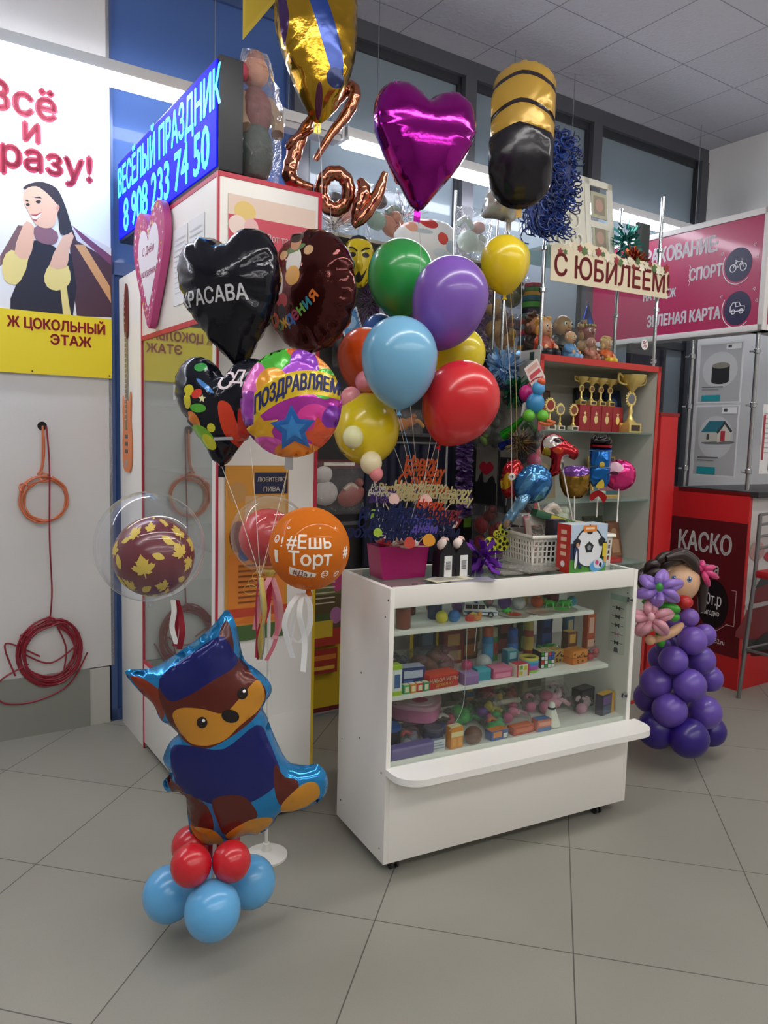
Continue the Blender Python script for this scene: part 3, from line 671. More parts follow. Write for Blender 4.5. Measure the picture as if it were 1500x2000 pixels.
for q, lab, r, c, k in (((0.60, 0.18), 'purple ball', .027, '7a4fa8', None), ((0.645, 0.15), 'white pearly ball', .027, 'dfe0e2', 'c8c8c8'), ((0.70, 0.20), 'yellow ball', .024, 'd8cc3a', None), ((0.735, 0.15), 'orange-red ball', .026, 'e05a20', 'f08838'),
                        ((0.885, 0.12), 'turquoise ball', .02, '3090a8', None)):
    ball('toy_ball', '%s on the upper shelf, right of the toy car' % lab, 'toy ball', Cn(*q, Zt), r, c, 'balls on the upper shelf', knob=k)
def creature(name, label, p, rz, s, c, c2):
    t = thing(name, label, 'rubber toy', p, rz, 'green rubber creatures'); mb = MB()
    mb.ell((0, 0, .35 * s), (.5 * s, .35 * s, .3 * s), mat(c, 0.35)); mb.ell((.45 * s, 0, .5 * s), .24 * s, mat(c, 0.35)); mb.build('body', t)
    mb = MB()
    for a in (0.6, 1.4, 2.3, -0.6, -1.4, -2.3): mb.tube([(cos(a) * .3 * s, sin(a) * .3 * s, .35 * s), (cos(a) * .6 * s, sin(a) * .6 * s, .45 * s), (cos(a) * .8 * s, sin(a) * .8 * s, 0.03 * s)], [.08 * s, .07 * s, .04 * s], mat(c2, 0.35), 6)
    mb.build('legs', t)
    for y in (-.1, .1): mb = MB(); mb.ell((.62 * s, y * s, .6 * s), .07 * s, mat('f0f0f0', 0.2), seg=8); mb.ell((.68 * s, y * s, .6 * s), .035 * s, mat('101010', 0.2), seg=6); mb.build('eye', t)
for x, y, r, s, w in ((0.545, 0.09, .4, .03, 'first from the toy car'), (0.775, 0.12, 2.2, .045, 'second from the toy car'), (0.83, 0.10, -1, .045, 'third from the toy car'), (0.80, 0.2, 1, .04, 'behind the other two')):
    creature('rubber_creature', 'bright green rubber creature on the upper shelf, ' + w, Cn(x, y, Zt), AZ_C + r, s, '3cb83a', '58d048')
for k, x in enumerate((0.56, 0.68, 0.79)):
    mb = MB(); mb.lathe([(0, 0), (0.055, 0.001), (0.06, 0.004), (0.052, 0.003), (0, 0.002)], mat('c9b8b0', 0.3, 0.2), 24); mb.lathe([(0.03, 0.0035), (0.02, 0.006), (0, 0.006)], mat(('d8462c', 'c8a088', '5ac048')[k], 0.4), 14)
    tag(place(mb.build('blister_disc'), T(Cn(x, 0.065, Zt))), '%s round flat toy packet at the front edge of the upper shelf' % ('red centred', 'beige centred', 'green centred')[k], 'toy packet')
jar('gum_tub', 'dark red tub with white script near the right of the upper shelf', 'tub', Cn(0.85, 0.205, Zt), 0.034, 0.088, '7a1a26', '5a141c', band='8a2030')
carton('small_carton', 'white and teal carton at the right of the upper shelf', 'carton', Cn(0.885, 0.30, Zt), AZ_C, 0.045, 0.03, 0.08, 'd9dedc', [(.1, .1, .9, .45, '2f8f90'), (.2, .55, .8, .9, 'f4f4f0')])
# ---- middle shelf
def mid(px, py): return cz(px, py, Zm)
carton('bottle_carton', 'green and white tall carton at the far left of the middle shelf', 'carton', Cn(0.045, 0.035, Zm), AZ_C, 0.036, 0.036, 0.105, 'e9ece6', [(0, 0, 1, .14, 'a8c828'), (0, .86, 1, 1, 'a8c828'), (.2, .25, .8, .7, '3a62a0')])
carton('maze_carton', 'dark blue carton with white lettering, left part of the middle shelf', 'carton', Cn(0.135, 0.085, Zm), AZ_C - .1, 0.09, 0.05, 0.075, '26357a', [(.1, .5, .9, .85, 'c8d0e8'), (.1, .1, .5, .4, '5a78c8')])
for k, (c, w) in enumerate((('4aa860', 'green'), ('e08c30', 'orange'), ('d03a34', 'red'), ('2f9a6a', 'dark green'))):
    carton('mini_carton', 'tiny %s carton in the row before the dark blue carton' % w, 'carton', Cn(0.085 + k * 0.026, 0.03, Zm), AZ_C, 0.024, 0.022, 0.03, c, [(.2, .2, .8, .8, 'f0e4c0')], 'row of tiny cartons')
carton('game_carton', 'red domino carton with yellow and white letters on the middle shelf', 'carton', Cn(0.235, 0.055, Zm), AZ_C + .06, 0.125, 0.06, 0.05, 'c8281e', [(0.02, .9, .98, .98, 'e04a30')], words=[('НАБОР ИГРЫ', 0, .58, 0.019, 'f0d8b0'), ('ДОМИНО', 0, .25, 0.015, 'f0c030')])
carton('gift_carton', 'lilac lidded carton on the middle shelf right of the red one', 'carton', Cn(0.345, 0.035, Zm), AZ_C, 0.062, 0.045, 0.04, '9a70b0', [(0, .75, 1, 1, 'a884bc')])
carton('gift_carton', 'turquoise lidded carton beside the lilac one', 'carton', Cn(0.415, 0.055, Zm), AZ_C - .1, 0.055, 0.045, 0.042, '3a9ab0', [(0, .75, 1, 1, '4ab0c4')])
carton('gift_carton', 'flat pink carton on the middle shelf right of the turquoise one', 'carton', Cn(0.495, 0.06, Zm), AZ_C, 0.085, 0.06, 0.038, 'd8608c', [(0, .7, 1, 1, 'e080a4'), (.1, .1, .9, .5, 'e890b0')])
carton('sweet_carton', 'small white carton with red edges and yellow spots on the middle shelf', 'carton', Cn(0.575, 0.04, Zm), AZ_C + .1, 0.062, 0.045, 0.045, 'e6dcc8', [(0, 0, .12, 1, 'c83048'), (.88, 0, 1, 1, 'c83048'), (.2, .15, .45, .45, 'd8c020'), (.55, .5, .8, .85, 'd8c020'), (.2, .6, .45, .9, '70a840')])
ly = thing('spring_toy', 'rainbow spring toy of stacked rings on the middle shelf', 'spring toy', Cn(0.645, 0.07, Zm), 0)
for k, c in enumerate(('84cc40', 'd050a8', 'b060d0', '4090d8', '48b8d8', 'e0d060')):
    mb = MB(); mb.lathe([(0.026, k * .009), (0.036, k * .009), (0.037, k * .009 + .0045), (0.036, k * .009 + .0088), (0.026, k * .009 + .0088), (0.026, k * .009)], mat(c, 0.35), 24); mb.build('ring', ly)
def cube(p, rz):
    t = thing('puzzle_cube', 'black edged puzzle cube with coloured squares on the middle shelf', 'puzzle cube', p, rz); s = 0.062
    mb = MB(); mb.box((-s / 2, -s / 2, 0), (s / 2, s / 2, s), mat('141416', 0.4), 0.002); mb.build('body', t)
    mb = MB(); R = random.Random(4); cs = ['d0302c', '2a56b8', 'e8e8e8', '38a048', 'e8d030', 'e07828']; q = s / 4
    for i in range(4):
        for j in range(4):
            a, b = -s / 2 + i * q + .0015, j * q + .0015
            mb.box((a, -s / 2 - .0006, b), (a + q - .003, -s / 2, b + q - .003), mat(('e8e8e8', 'e8e8e8', 'd0302c', '38a048', '2a56b8')[R.randrange(5)], 0.35)); mb.box((s / 2, a, b), (s / 2 + .0006, a + q - .003, b + q - .003), mat('d8b040', 0.35))
            mb.box((a, a + 0, s), (a + .0001, a + .0001, s + .0001), mat('141416', 0.4)); mb.box((a, -s / 2 + j * q + .0015, s), (a + q - .003, -s / 2 + (j + 1) * q - .0015, s + .0006), mat('e0d8a0', 0.35))
    mb.build('coloured_squares', t)
cube(Cn(0.735, 0.095, Zm), AZ_C - .08)
bxg = 'c87828'
def woodbox(label, p, rz, w, d, h, c, c2):
    t = thing('wooden_puzzle_box', label, 'puzzle box', p, rz); mb = MB(); mb.box((-w / 2, -d / 2, 0), (w / 2, d / 2, h * .45), mat(c, 0.5), 0.001); mb.box((-w / 2, -d / 2, h * .48), (w / 2, d / 2, h * .95), mat(c2, 0.5), 0.001); mb.build('body', t)
    mb = MB(); R = random.Random(3)
    for k in range(14): a, b = R.uniform(-.45, .42) * w, R.uniform(.05, .8) * h; mb.box((a, -d / 2 - .0006, b), (a + .008, -d / 2, b + .006), mat('4a2c14', 0.6))
    mb.build('printed_blocks', t)
woodbox('yellow-brown patterned puzzle box right of the puzzle cube', Cn(0.815, 0.125, Zm), AZ_C, 0.05, 0.05, 0.055, 'b89048', 'c8a058')
woodbox('orange patterned puzzle box in the right part of the middle shelf', Cn(0.885, 0.085, Zm), AZ_C + .12, 0.085, 0.06, 0.055, 'd87820', 'e08a30')
bag('sweet_bag', 'bag of red wrapped sweets at the right end of the middle shelf', 'bag of sweets', Cn(0.965, 0.07, Zm), AZ_C, 0.06, 0.06, [(-.2, .3, .25, 'b82030'), (.2, .35, .25, 'a03038'), (0, .65, .25, '704060'), (.2, .7, .2, 'c83848')], thick=0.02, seed=3)
def bottle(label, p, r, h, c, cap, band):
    t = thing('bubble_bottle', label, 'bottle', p, 0, 'bubble bottles on the middle shelf'); mb = MB(); mb.lathe([(0, 0), (r, 0), (r, h * .68), (r * .8, h * .74), (0, h * .74)], mat(c, 0.3)); mb.lathe([(r + .0004, h * .2), (r + .0006, h * .21), (r + .0006, h * .55), (r + .0004, h * .56)], mat(band, .4)); mb.build('body', t)
    mb = MB(); mb.lathe([(0, h * .735), (r * .9, h * .735), (r * .85, h * .98), (r * .7, h), (0, h)], mat(cap, 0.35)); mb.build('cap', t)
bottle('light blue bubble bottle with an orange-red cap on the middle shelf', Cn(0.545, 0.20, Zm), 0.022, 0.15, '2f88c8', 'c8603c', '58a8dc'); bottle('green bubble bottle with a pale cap behind the blue ones', Cn(0.60, 0.24, Zm), 0.02, 0.13, '4a8840', 'c8c0a0', 'c04840')
bottle('deep blue bubble bottle behind the rainbow spring toy', Cn(0.665, 0.20, Zm), 0.022, 0.13, '24509c', '2a60c0', '3a78c8'); bottle('red and yellow bubble bottle behind the puzzle cube', Cn(0.76, 0.22, Zm), 0.02, 0.15, '9a3a30', 'c8b860', 'd0b050')
ball('disco_ball', 'silver glittering ball on the middle shelf', 'decoration ball', Cn(0.49, 0.15, Zm), 0.033, 'c4c6c8', rough=0.2); ball('toy_ball', 'pink fluffy ball left of the silver ball', 'toy ball', Cn(0.43, 0.17, Zm), 0.022, 'e04888')
bag('hair_bag', 'clear bag of brown false curls on the middle shelf', 'bag of hair', Cn(0.27, 0.16, Zm), AZ_C, 0.2, 0.105, [(-.3, .3, .16, '6a3830'), (-.1, .4, .18, '7a4438'), (.1, .35, .18, '5c3028'), (.28, .3, .16, '804a50'), (.0, .6, .15, '6a3a34'), (.33, .5, .1, 'c890a0'), (-.28, .55, .14, '5c302c'), (.2, .6, .12, '8a5058')], thick=0.05, seed=8)
bag('doll_bag', 'dark blue bag of small figures at the left of the middle shelf', 'bag of toys', Cn(0.12, 0.19, Zm), AZ_C, 0.13, 0.10, [(-.2, .3, .2, '1e2438'), (.15, .4, .22, '2a3a58'), (0, .7, .2, '20283c')], thick=0.04, seed=2)
creature('rubber_creature', 'green plush frog sitting behind the wooden puzzle boxes', Cn(0.86, 0.21, Zm), AZ_C - 1.6, 0.07, '3a8a40', '4aa850')
for k, (x, y, w, h, c, c2, lab) in enumerate(((0.90, .29, .06, .17, '20306a', '3a5aa8', 'dark blue'), (0.80, .30, .06, .16, '2c4c3c', '78a060', 'dark green'), (0.965, .22, .04, .15, '3a6a90', 'd8c8a0', 'steel blue'), (0.995, .13, .04, .18, 'b8502c', 'e0b0a0', 'orange and red'), (.70, .31, .08, .15, '402a30', '9a4a50', 'plum'))):
    carton('toy_carton', 'tall %s carton at the back of the middle shelf' % lab, 'carton', Cn(x, y, Zm), AZ_C, w, .03, h, c, [(.1, .1, .9, .4, c2), (.2, .55, .8, .9, c2)])
# ---- display floor
def btm(x, y): return Cn(x, y, Zb)
hb = thing('heart_casket', 'pink heart shaped box with a see-through lid, low in the counter', 'gift box', Cn(0.26, 0.23, Zb + 0.052), AZ_C)
ho = sp2([(0, -.085), (.085, -.02), (.098, .035), (.06, .07), (0, .05), (-.06, .07), (-.098, .035), (-.085, -.02)], 4)
mb = MB(); mb.prism(ho, 0, 0.045, mat('e088b4', 0.35)); mb.build('body', hb); mb = MB(); mb.prism(mv(ho, 0, 0, 1.03), 0.045, 0.06, mat('eeb8d0', 0.3)); mb.prism(mv(ho, 0, 0, .75), 0.06, 0.063, mat('f4d4e2', 0.3)); mb.flat(sp2([(-.03, .0), (0, .03), (.03, 0), (.02, -.03), (-.02, -.03)], 4), mat('e04888', .4), T(0, 0, .0645)); mb.build('lid', hb)
carton('toy_carton', 'dark flat carton carrying the pink heart box', 'carton', Cn(0.26, 0.24, Zb), AZ_C, 0.2, 0.17, 0.05, '2a2830', [(.1, .2, .9, .8, '4a3440')])
jar('slime_jar', 'blue lidded dark jar lying by the left corner of the display floor', 'jar', Cn(0.075, 0.12, Zb), 0.042, 0.085, '2a2430', '2c5aa8'); jar('slime_jar', 'grey violet ridged jar behind the white leaflet', 'jar', Cn(0.23, 0.075, Zb), 0.036, 0.07, '4a4660', '585468')
carton('label_carton', 'long violet carton with white letters in the front left corner of the counter', 'carton', Cn(0.115, 0.035, Zb), AZ_C + .03, 0.17, 0.035, 0.042, '5c4c8c', [(.02, .75, .98, .95, '7464a4')], words=[('S · M · L · XL', 0, .4, 0.016, 'd8d4e8')] if 0 else [])
carton('leaflet_box', 'small white printed carton between the violet and the orange cartons', 'carton', Cn(0.225, 0.035, Zb), AZ_C, 0.055, 0.02, 0.04, 'cfd0d6', [(.1, .2, .9, .3, '8a90a8'), (.1, .45, .9, .55, '8a90a8'), (.1, .7, .7, .8, '8a90a8')])
carton('sweet_carton', 'orange carton with a white label at the front of the display floor', 'carton', Cn(0.295, 0.035, Zb), AZ_C + .05, 0.052, 0.035, 0.078, 'e08a20', [(0, .55, 1, .78, 'f0dca8'), (.1, .1, .45, .5, 'e8a040'), (.55, .1, .9, .5, 'e8a040')])
ball('toy_ball', 'brown mottled ball right of the orange carton, display floor', 'toy ball', btm(0.385, 0.05), 0.033, '6a4a3c', stripe='7a5a48')
carton('card_carton', 'flat blue carton with an orange print, middle of the display floor', 'carton', btm(0.485, 0.04), AZ_C + .08, 0.08, 0.04, 0.034, '3a5a9a', [(.1, .3, .6, .9, 'd88030'), (.7, .1, .95, .6, 'e0e0e0')])
carton('card_carton', 'flat red-orange carton right of the flat blue one', 'carton', btm(0.60, 0.045), AZ_C + .05, 0.1, 0.04, 0.03, 'c0482c', [(.1, .3, .9, .8, 'd87048')]); carton('card_carton', 'flat light red carton with a blue foot below the shuttlecock', 'carton', btm(0.69, 0.035), AZ_C, 0.065, 0.04, 0.045, 'd07058', [(0, 0, 1, .35, '5878b0'), (.1, .5, .9, .8, 'e8a088')])
sh = thing('shuttlecock', 'white shuttlecock with a dark ring standing cork up', 'shuttlecock', btm(0.755, 0.055), 0)
mb = MB(); mb.lathe([(0.036, 0.002), (0.034, 0.01), (0.015, 0.062), (0.013, 0.066)], mat('e6e4d8', 0.6), 24)
for k in range(16): a = 2 * pi * k / 16; mb.cyl((0.036 * cos(a), 0.036 * sin(a), 0.002), (0.014 * cos(a), 0.014 * sin(a), 0.066), 0.0012, mat('f4f2ea', .5), seg=5)
mb.build('feather_skirt', sh); mb = MB(); mb.lathe([(0.0142, 0.064), (0.0148, 0.066), (0.0148, 0.071), (0.0142, 0.073)], mat('202428', .5), 20); mb.build('band', sh)
mb = MB(); mb.lathe([(0.0135, 0.072), (0.0135, 0.082), (0.009, 0.091), (0, 0.094)], mat('eceae2', .5), 16); mb.build('cork', sh)
G = 'bagged toys on the display floor'
for x, y, w, h, l, bl, sd, lab in ((0.44, .13, .14, .12, -.9, [(-.3, .3, .16, '38a048'), (0, .4, .18, '48b858'), (.3, .3, .15, '2f8840'), (-.1, .7, .15, '58c060'), (.25, .65, .14, '3a7a3c')], 1, 'clear bag of green plastic soldiers'),
    (0.56, .12, .13, .12, -.9, [(-.3, .5, .15, '6a3a90'), (0, .65, .13, 'e0c840'), (.25, .5, .15, 'd0c030'), (.1, .3, .15, '38a850'), (-.2, .2, .14, 'e05090')], 2, 'bag of violet and yellow toy rings'),
    (0.655, .10, .13, .11, -1.0, [(-.3, .3, .15, 'e06898'), (0, .5, .16, 'e888a8'), (.25, .35, .14, 'f0a8c0'), (.1, .7, .12, 'c04870')], 3, 'bag of pink hair ties left of the shuttlecock'),
    (0.87, .12, .16, .12, -.8, [(-.3, .3, .15, 'd880a0'), (0, .4, .18, 'e8a0b8'), (.28, .3, .15, 'f0b8c4'), (-.1, .7, .14, 'c86088'), (.25, .65, .12, 'e0c0c8')], 4, 'bag of small pink dolls right of the shuttlecock'),
    (0.98, .07, .10, .09, -.9, [(-.2, .3, .2, 'e0a0b8'), (.2, .5, .2, 'd8b8c0'), (0, .7, .18, 'f0c8d0')], 5, 'bag of pale pink beads by the right panel'),
    (0.50, .26, .16, .12, -.6, [(-.3, .3, .16, '8a7a60'), (0, .4, .18, '5a4a40'), (.3, .3, .15, 'a88858'), (0, .7, .15, '6a5a48')], 6, 'bag of brown and gold trinkets at the back of the display floor'),
    (0.15, .05, .09, .09, -.9, [(-.2, .3, .2, 'b8b0c0'), (.2, .5, .2, '9a98b0'), (0, .7, .18, 'c83c40')], 7, 'small bag with a red clip, left front of the display floor'),
    (0.165, .14, .08, .07, -.7, [(-.2, .3, .22, 'a0b040'), (.2, .5, .2, '788838'), (0, .7, .2, 'c0c860')], 8, 'bag of olive green beads by the blue lidded jar'),
    (0.40, .16, .10, .09, -.9, [(-.2, .3, .2, 'a83040'), (.2, .5, .2, '587078'), (0, .7, .2, '48606a')], 9, 'bag of red and slate toys right of the heart box'),
    (0.72, .25, .14, .10, -.7, [(-.2, .3, .2, '3a2c2c'), (.2, .5, .2, 'b03830'), (0, .7, .18, '503830')], 10, 'dark bag with a red toy behind the shuttlecock'),
    (0.79, .16, .10, .10, -.8, [(-.2, .3, .2, 'e070a0'), (.2, .5, .2, 'c8b0b8'), (0, .7, .18, 'f0a0c0')], 11, 'bag of pink sparkling hair bands behind the shuttlecock')):
    bag('toy_bag', lab, 'bag of toys', btm(x, y + .02), AZ_C, w, h, bl, G, lean=l, thick=.028, seed=sd, header=('e8e0d0' if sd % 3 == 0 else None))
for x, y, w, h, l, bl, sd, lab in ((0.34, .11, .10, .10, -.8, [(-.2, .3, .2, '3a4a8a'), (.2, .5, .2, 'c04058'), (0, .7, .18, 'd8d0c8'), (.2, .2, .16, '2a2a34')], 21, 'bag of blue and red party blowers behind the orange carton'),
    (0.93, .17, .12, .12, -.7, [(-.25, .3, .2, 'd090b0'), (.15, .5, .2, 'a04870'), (0, .75, .18, 'e8c8d4'), (.25, .2, .16, '8a6a98')], 22, 'bag of mauve beads behind the pale pink bag'), (0.62, .19, .12, .11, -.7, [(-.25, .3, .2, 'c83c30'), (.15, .5, .2, 'e0b040'), (0, .75, .18, 'b02838'), (.25, .2, .16, '58a050')], 23, 'bag of red and yellow trinkets in the middle of the display floor'),
    (0.52, .05, .09, .07, -1.0, [(-.2, .4, .22, '40b060'), (.2, .5, .22, '58c880'), (0, .75, .18, 'e08038')], 24, 'little bag of bright green rings behind the flat blue carton'), (0.06, .22, .10, .13, -.5, [(-.2, .3, .22, '202028'), (.2, .5, .22, '33303c'), (0, .75, .18, '1a1a20')], 25, 'black bag in the back left corner of the display floor')):
    bag('toy_bag', lab, 'bag of toys', btm(x, y + .02), AZ_C, w, h, bl, G, lean=l, thick=.024, seed=sd)
for x, y, r, c, lab in ((.30, .21, .03, 'c03848', 'crimson ball at the back of the upper shelf behind the toy car'), (.50, .22, .028, '3a9a4a', 'green ball at the back of the upper shelf'), (.56, .24, .026, 'e0a0b0', 'pink ball at the back of the upper shelf'), (.40, .20, .026, '8a5aa8', 'violet ball behind the toy car')): ball('toy_ball', lab, 'toy ball', Cn(x, y, Zt), r, c, 'balls on the upper shelf')
for x, y, w, d, h, c, c2, lab in ((.42, .27, .09, .04, .13, '8a2430', 'd0a060', 'maroon and gold'), (.32, .30, .08, .04, .14, '30405a', '6a88a8', 'slate blue'), (.52, .30, .07, .04, .15, '6a3a28', 'c87840', 'russet'), (.60, .13, .05, .04, .07, '3a8aa0', 'a8d0d8', 'sea blue'), (.93, .17, .05, .04, .10, '704030', 'd8a848', 'brown and yellow')):
    carton('toy_carton', '%s carton on the middle shelf' % lab, 'carton', Cn(x, y, Zm), AZ_C, w, d, h, c, [(.1, .1, .9, .4, c2), (.2, .55, .8, .9, c2)])
for x, y, w, h, c, c2, lab in ((0.55, .33, .05, .14, '2f7cb8', 'd8b040', 'blue and yellow'), (0.64, .33, .06, .16, 'b02c3c', 'd05060', 'crimson'), (0.72, .34, .09, .12, 'a8a070', 'd8d0a0', 'khaki'), (0.88, .33, .12, .10, 'b8b098', '8a8878', 'pale beige')):
    carton('toy_carton', '%s carton at the back of the display floor' % lab, 'carton', Cn(x, y, Zb), AZ_C, w, .03, h, c, [(.1, .1, .9, .4, c2), (.2, .55, .8, .9, c2)])
carton('car_carton', 'black toy carton with a gold edge near the right panel', 'carton', btm(1.02, 0.17), AZ_C + .2, 0.09, 0.05, 0.08, '1c1c24', [(.05, .6, .95, .9, '3a3a48'), (.1, .1, .5, .5, '5a4a8a')])
carton('car_carton', 'dark carton with a yellow end standing at the right panel', 'carton', btm(1.045, 0.07), AZ_C + .25, 0.085, 0.035, 0.085, '3a3048', [(.78, 0, 1, 1, 'e0a828'), (.05, .5, .75, .9, '6a4a88'), (.05, .1, .75, .45, '4a5a78')])
mb = MB(); mb.box((0, 0, 0), (0.001, 0.09, 0.24), paper('dfe2da')); mb.box((-.0004, 0, 0.215), (0, 0.09, 0.24), paper('b8d0c4'))
for k in range(5):
    z = 0.185 - k * 0.036; dk = mat('26262a', .6)
    mb.box((-.0006, .012, z), (0, .078, z + .002), dk); mb.prism([(-.012, -.009), (0, -.003), (.012, -.009), (.012, .009), (0, .003), (-.012, .009)], 0, .0008, mat('c890a0', .5) if k == 3 else dk, M=frame(Vector((-.0002, .045, z)), (0, -1, 0), (0, 0, 1)))
mb.prism([(-.012, -.01), (.012, -.01), (.008, .01), (-.01, .008)], 0, .001, mat('3a3e50', .5), M=frame(Vector((-.0002, .045, .012)), (0, -1, 0), (0, 0, 1)))
tag(place(mb.build('hairclip_card'), T(Cn(1.095, 0.03, 0.645)) @ RZ(AZ_C)), 'pale green card of black bow hairclips stuck inside the right panel', 'card')
for x, p in ((0.315, [(0.315, 0.01, .835), (0.318, 0.012, .70), (0.31, .012, .55), (0.26, .014, .47)]), (0.355, [(0.355, 0.008, .84), (0.35, .01, .75)])):
    mb = MB(T(CO) @ RZ(AZ_C)); mb.tube(spline(p, 5), 0.0012, mat('c8c8c4', .4), 5); tag(mb.build('string'), 'long thin string hanging inside the front glass' if len(p) > 2 else 'short white string hanging from the upper shelf by the toy car', 'string')
# ================================================================== BALLOONS
def PX(d): return d / FPX
HEART = sp2([(0, -.52), (.17, -.34), (.36, -.10), (.49, .14), (.475, .33), (.36, .455), (.2, .46), (.07, .385), (0, .30), (-.07, .385), (-.2, .46), (-.36, .455), (-.475, .33), (-.49, .14), (-.36, -.10), (-.17, -.34)], 3)
def sc(poly, sx, sy=None): return [(x * sx, y * (sy or sx)) for x, y in poly]
thread = {c: mat(c, .5) for c in ('e8e4d8', 'd8b860', '7ab0d8', 'e0a0b0', 'c8c8c8', 'd84040')}
TIE = at(815, 985, 2.72); TIE2 = at(508, 1128, 2.43)
def latex_balloon(label, px, py, d, rx, ry, col, tie, neck=0.0, group='latex balloons above the counter', sc_='e8e4d8', back=0.0):
    """A knotted latex balloon: rx, ry its half sizes in the photograph, neck the lean of the mouth to the right."""
    p = at(px, py, d); k = PX(d); R, H = rx * k, ry * k
    t = thing('latex_balloon', label, 'balloon', p, 0, group); t.matrix_world = T(p) @ RZ(atan2(-p.x, p.y)) @ RY(-neck) @ RX(back)
    m = latex(col); pr = []; top = R * 1.02; low = 2 * H - top
    for i in range(33):
        a = pi * i / 32
        if a <= pi / 2: r, z = R * sin(a), (H - top) + top * cos(a)
        else:
            s = (a - pi / 2) / (pi / 2); z = (H - top) + low * cos(a); r = R * (sin(a) ** (1.0 + 0.28 * s)) * (1 - .06 * s * s)
        pr.append((max(r, 0.0) if i < 32 else 0.004, z))
    pr[0] = (0, pr[0][1]); zb = pr[-1][1]
    mb = MB(); mb.lathe(pr, m, 36); mb.build('balloon_skin', t)
    mb = MB(); mb.lathe([(0.003, zb + .004), (0.006, zb - .002), (0.004, zb - .006), (0.011, zb - .016), (0.009, zb - .017), (0, zb - .010)], m, 12); mb.build('knot', t)
    if tie is not None:
        a = t.matrix_world @ Vector((0, 0, zb - .008)); b = tie; cord(t, [a, a.lerp(b, .4) + Vector((0.012, 0, -.01)), b], 0.0009, thread[sc_])
    return t
def pts3(*q): return [at(*p) for p in q]
latex_balloon('green latex balloon behind the lilac one', 782, 545, 2.93, 64, 76, '2f9a48', TIE + Vector((.01, .02, 0)), -.05, back=.15)
latex_balloon('lilac purple latex balloon, topmost in front of the big cluster', 876, 594, 2.70, 74, 92, '7a55b0', TIE + Vector((.012, 0, 0)), -.22)
latex_balloon('light blue latex balloon in the middle of the cluster', 780, 710, 2.56, 74, 91, '76b2d6', TIE, .02, sc_='7ab0d8')
latex_balloon('big red latex balloon lowest on the right of the cluster', 897, 790, 2.67, 74, 87, 'd0242a', TIE + Vector((.02, .01, 0)), -.42)
latex_balloon('orange latex balloon half hidden behind the light blue one', 716, 708, 2.90, 56, 68, 'd8501c', TIE + Vector((-.01, .02, 0)), .2)
latex_balloon('yellow latex balloon between the lilac and the red one', 893, 700, 2.98, 52, 62, 'dcc81e', TIE + Vector((0, .03, 0)), -.3)
latex_balloon('small yellow latex balloon floating apart on the right', 985, 518, 2.90, 46, 57, 'e0c416', at(1000, 1000, 3.02), .05, 'latex balloons by the shelf unit', back=.05)
latex_balloon('second yellow balloon peeking out behind the lone yellow one', 999, 516, 3.1, 36, 48, 'c8b818', at(1010, 980, 3.2), .0, 'latex balloons by the shelf unit', 'd8b860')
latex_balloon('small blue latex balloon barely visible under the green one', 742, 655, 3.06, 34, 42, '2f62b0', TIE + Vector((0, .04, 0)), .1)
# smiling yellow face made of balloons
yf = thing('smiley_balloon', 'round yellow balloon face with small pink ears and a pale nose balloon', 'balloon', at(716, 838, 2.76)); k = PX(2.76); yf.matrix_world = face_cam(at(716, 838, 2.76), 0, -.55)
mb = MB(RX(-pi / 2)); mb.ell((0, 0, 0), (64 * k, 64 * k, 70 * k), latex('e2c81c'), seg=32); mb.build('head', yf)
for x, y, z, r, c, n in ((-12, 92, -10, 20, 'e08a9a', 'ear'), (-22, 58, 24, 21, 'e8949c', 'ear'), (10, -16, 64, 20, 'e8e6b0', 'eye'), (34, -64, 36, 21, 'f0e2b8', 'nose'), (46, -84, 36, 13, 'e88a90', 'chin')):
    mb = MB(); mb.ell((x * k, y * k, z * k), (r * k, r * k * 1.1, r * k), latex(c), seg=20); mb.lathe([(0.004, 0), (0.007, .008), (0, .008)], latex(c), 8, T(x * k, (y - r * 1.1) * k - .005, z * k) @ RX(-pi / 2)); mb.build(n, yf)
mb = MB(); mb.tube(spline([(-46 * k, -8 * k, 48 * k), (-44 * k, -24 * k, 47 * k), (-34 * k, -42 * k, 46 * k), (-20 * k, -48 * k, 47 * k)], 4), 0.0018, mat('202020', .5), 6); mb.build('mouth_line', yf)
mb = MB(yf.matrix_world.inverted()); mb.cyl(at(727, 905, 2.72), at(742, 1030, 2.74), .0028, mat('e8e8e4', .4)); mb.build('stick', yf)

def foil_balloon(label, px, py, d, outline, thick, base, shapes=(), back=None, roll=0.0, yaw=0.0, group=None, wr=.07, n=30, texts=(), tail=True, tie=None, seed=0, name='foil_balloon', parts=(), sc_='e8e4d8'):
    p = at(px, py, d); t = thing(name, label, 'balloon', p, 0, group); t.matrix_world = face_cam(p, roll, yaw)
    mb = MB(); dr = pillow(mb, outline, thick, base, shapes, back, n=n, wr=wr, seed=seed); mb.build('balloon_skin', t, ang=60)
    if texts:
        mb = MB()
        for s, x, y, sz, m, kw in texts:
            a = kw.get('a', 0); f = kw.get('f'); M = T(x, y, 0) @ Matrix.Rotation(a, 4, 'Z')
            def w(co, M=M, f=f):
                q = Vector((*f(co.x, co.y), 0)) if f else M @ Vector((co.x, co.y, 0))
                return dr(Vector((q.x, q.y, co.z)))
            mb.text(s, sz, m, None, kw.get('b', .02), kw.get('sh', 0), sx=kw.get('sx', 1), warp=w, sub=sz * .35)
        mb.build('lettering', t)
    lo = min(outline, key=lambda q: q[1])
    if tail:
        mb = MB(); mb.box((lo[0] - .012, lo[1] - .035, -.0008), (lo[0] + .012, lo[1] + .004, .0008), back or base); mb.build('tail', t)
    if tie is not None:
        a = t.matrix_world @ Vector((lo[0], lo[1], 0)); cord(t, [a, a.lerp(tie, .45) + Vector((.01, 0, -.015)), tie], .001, thread[sc_])
    return t, dr
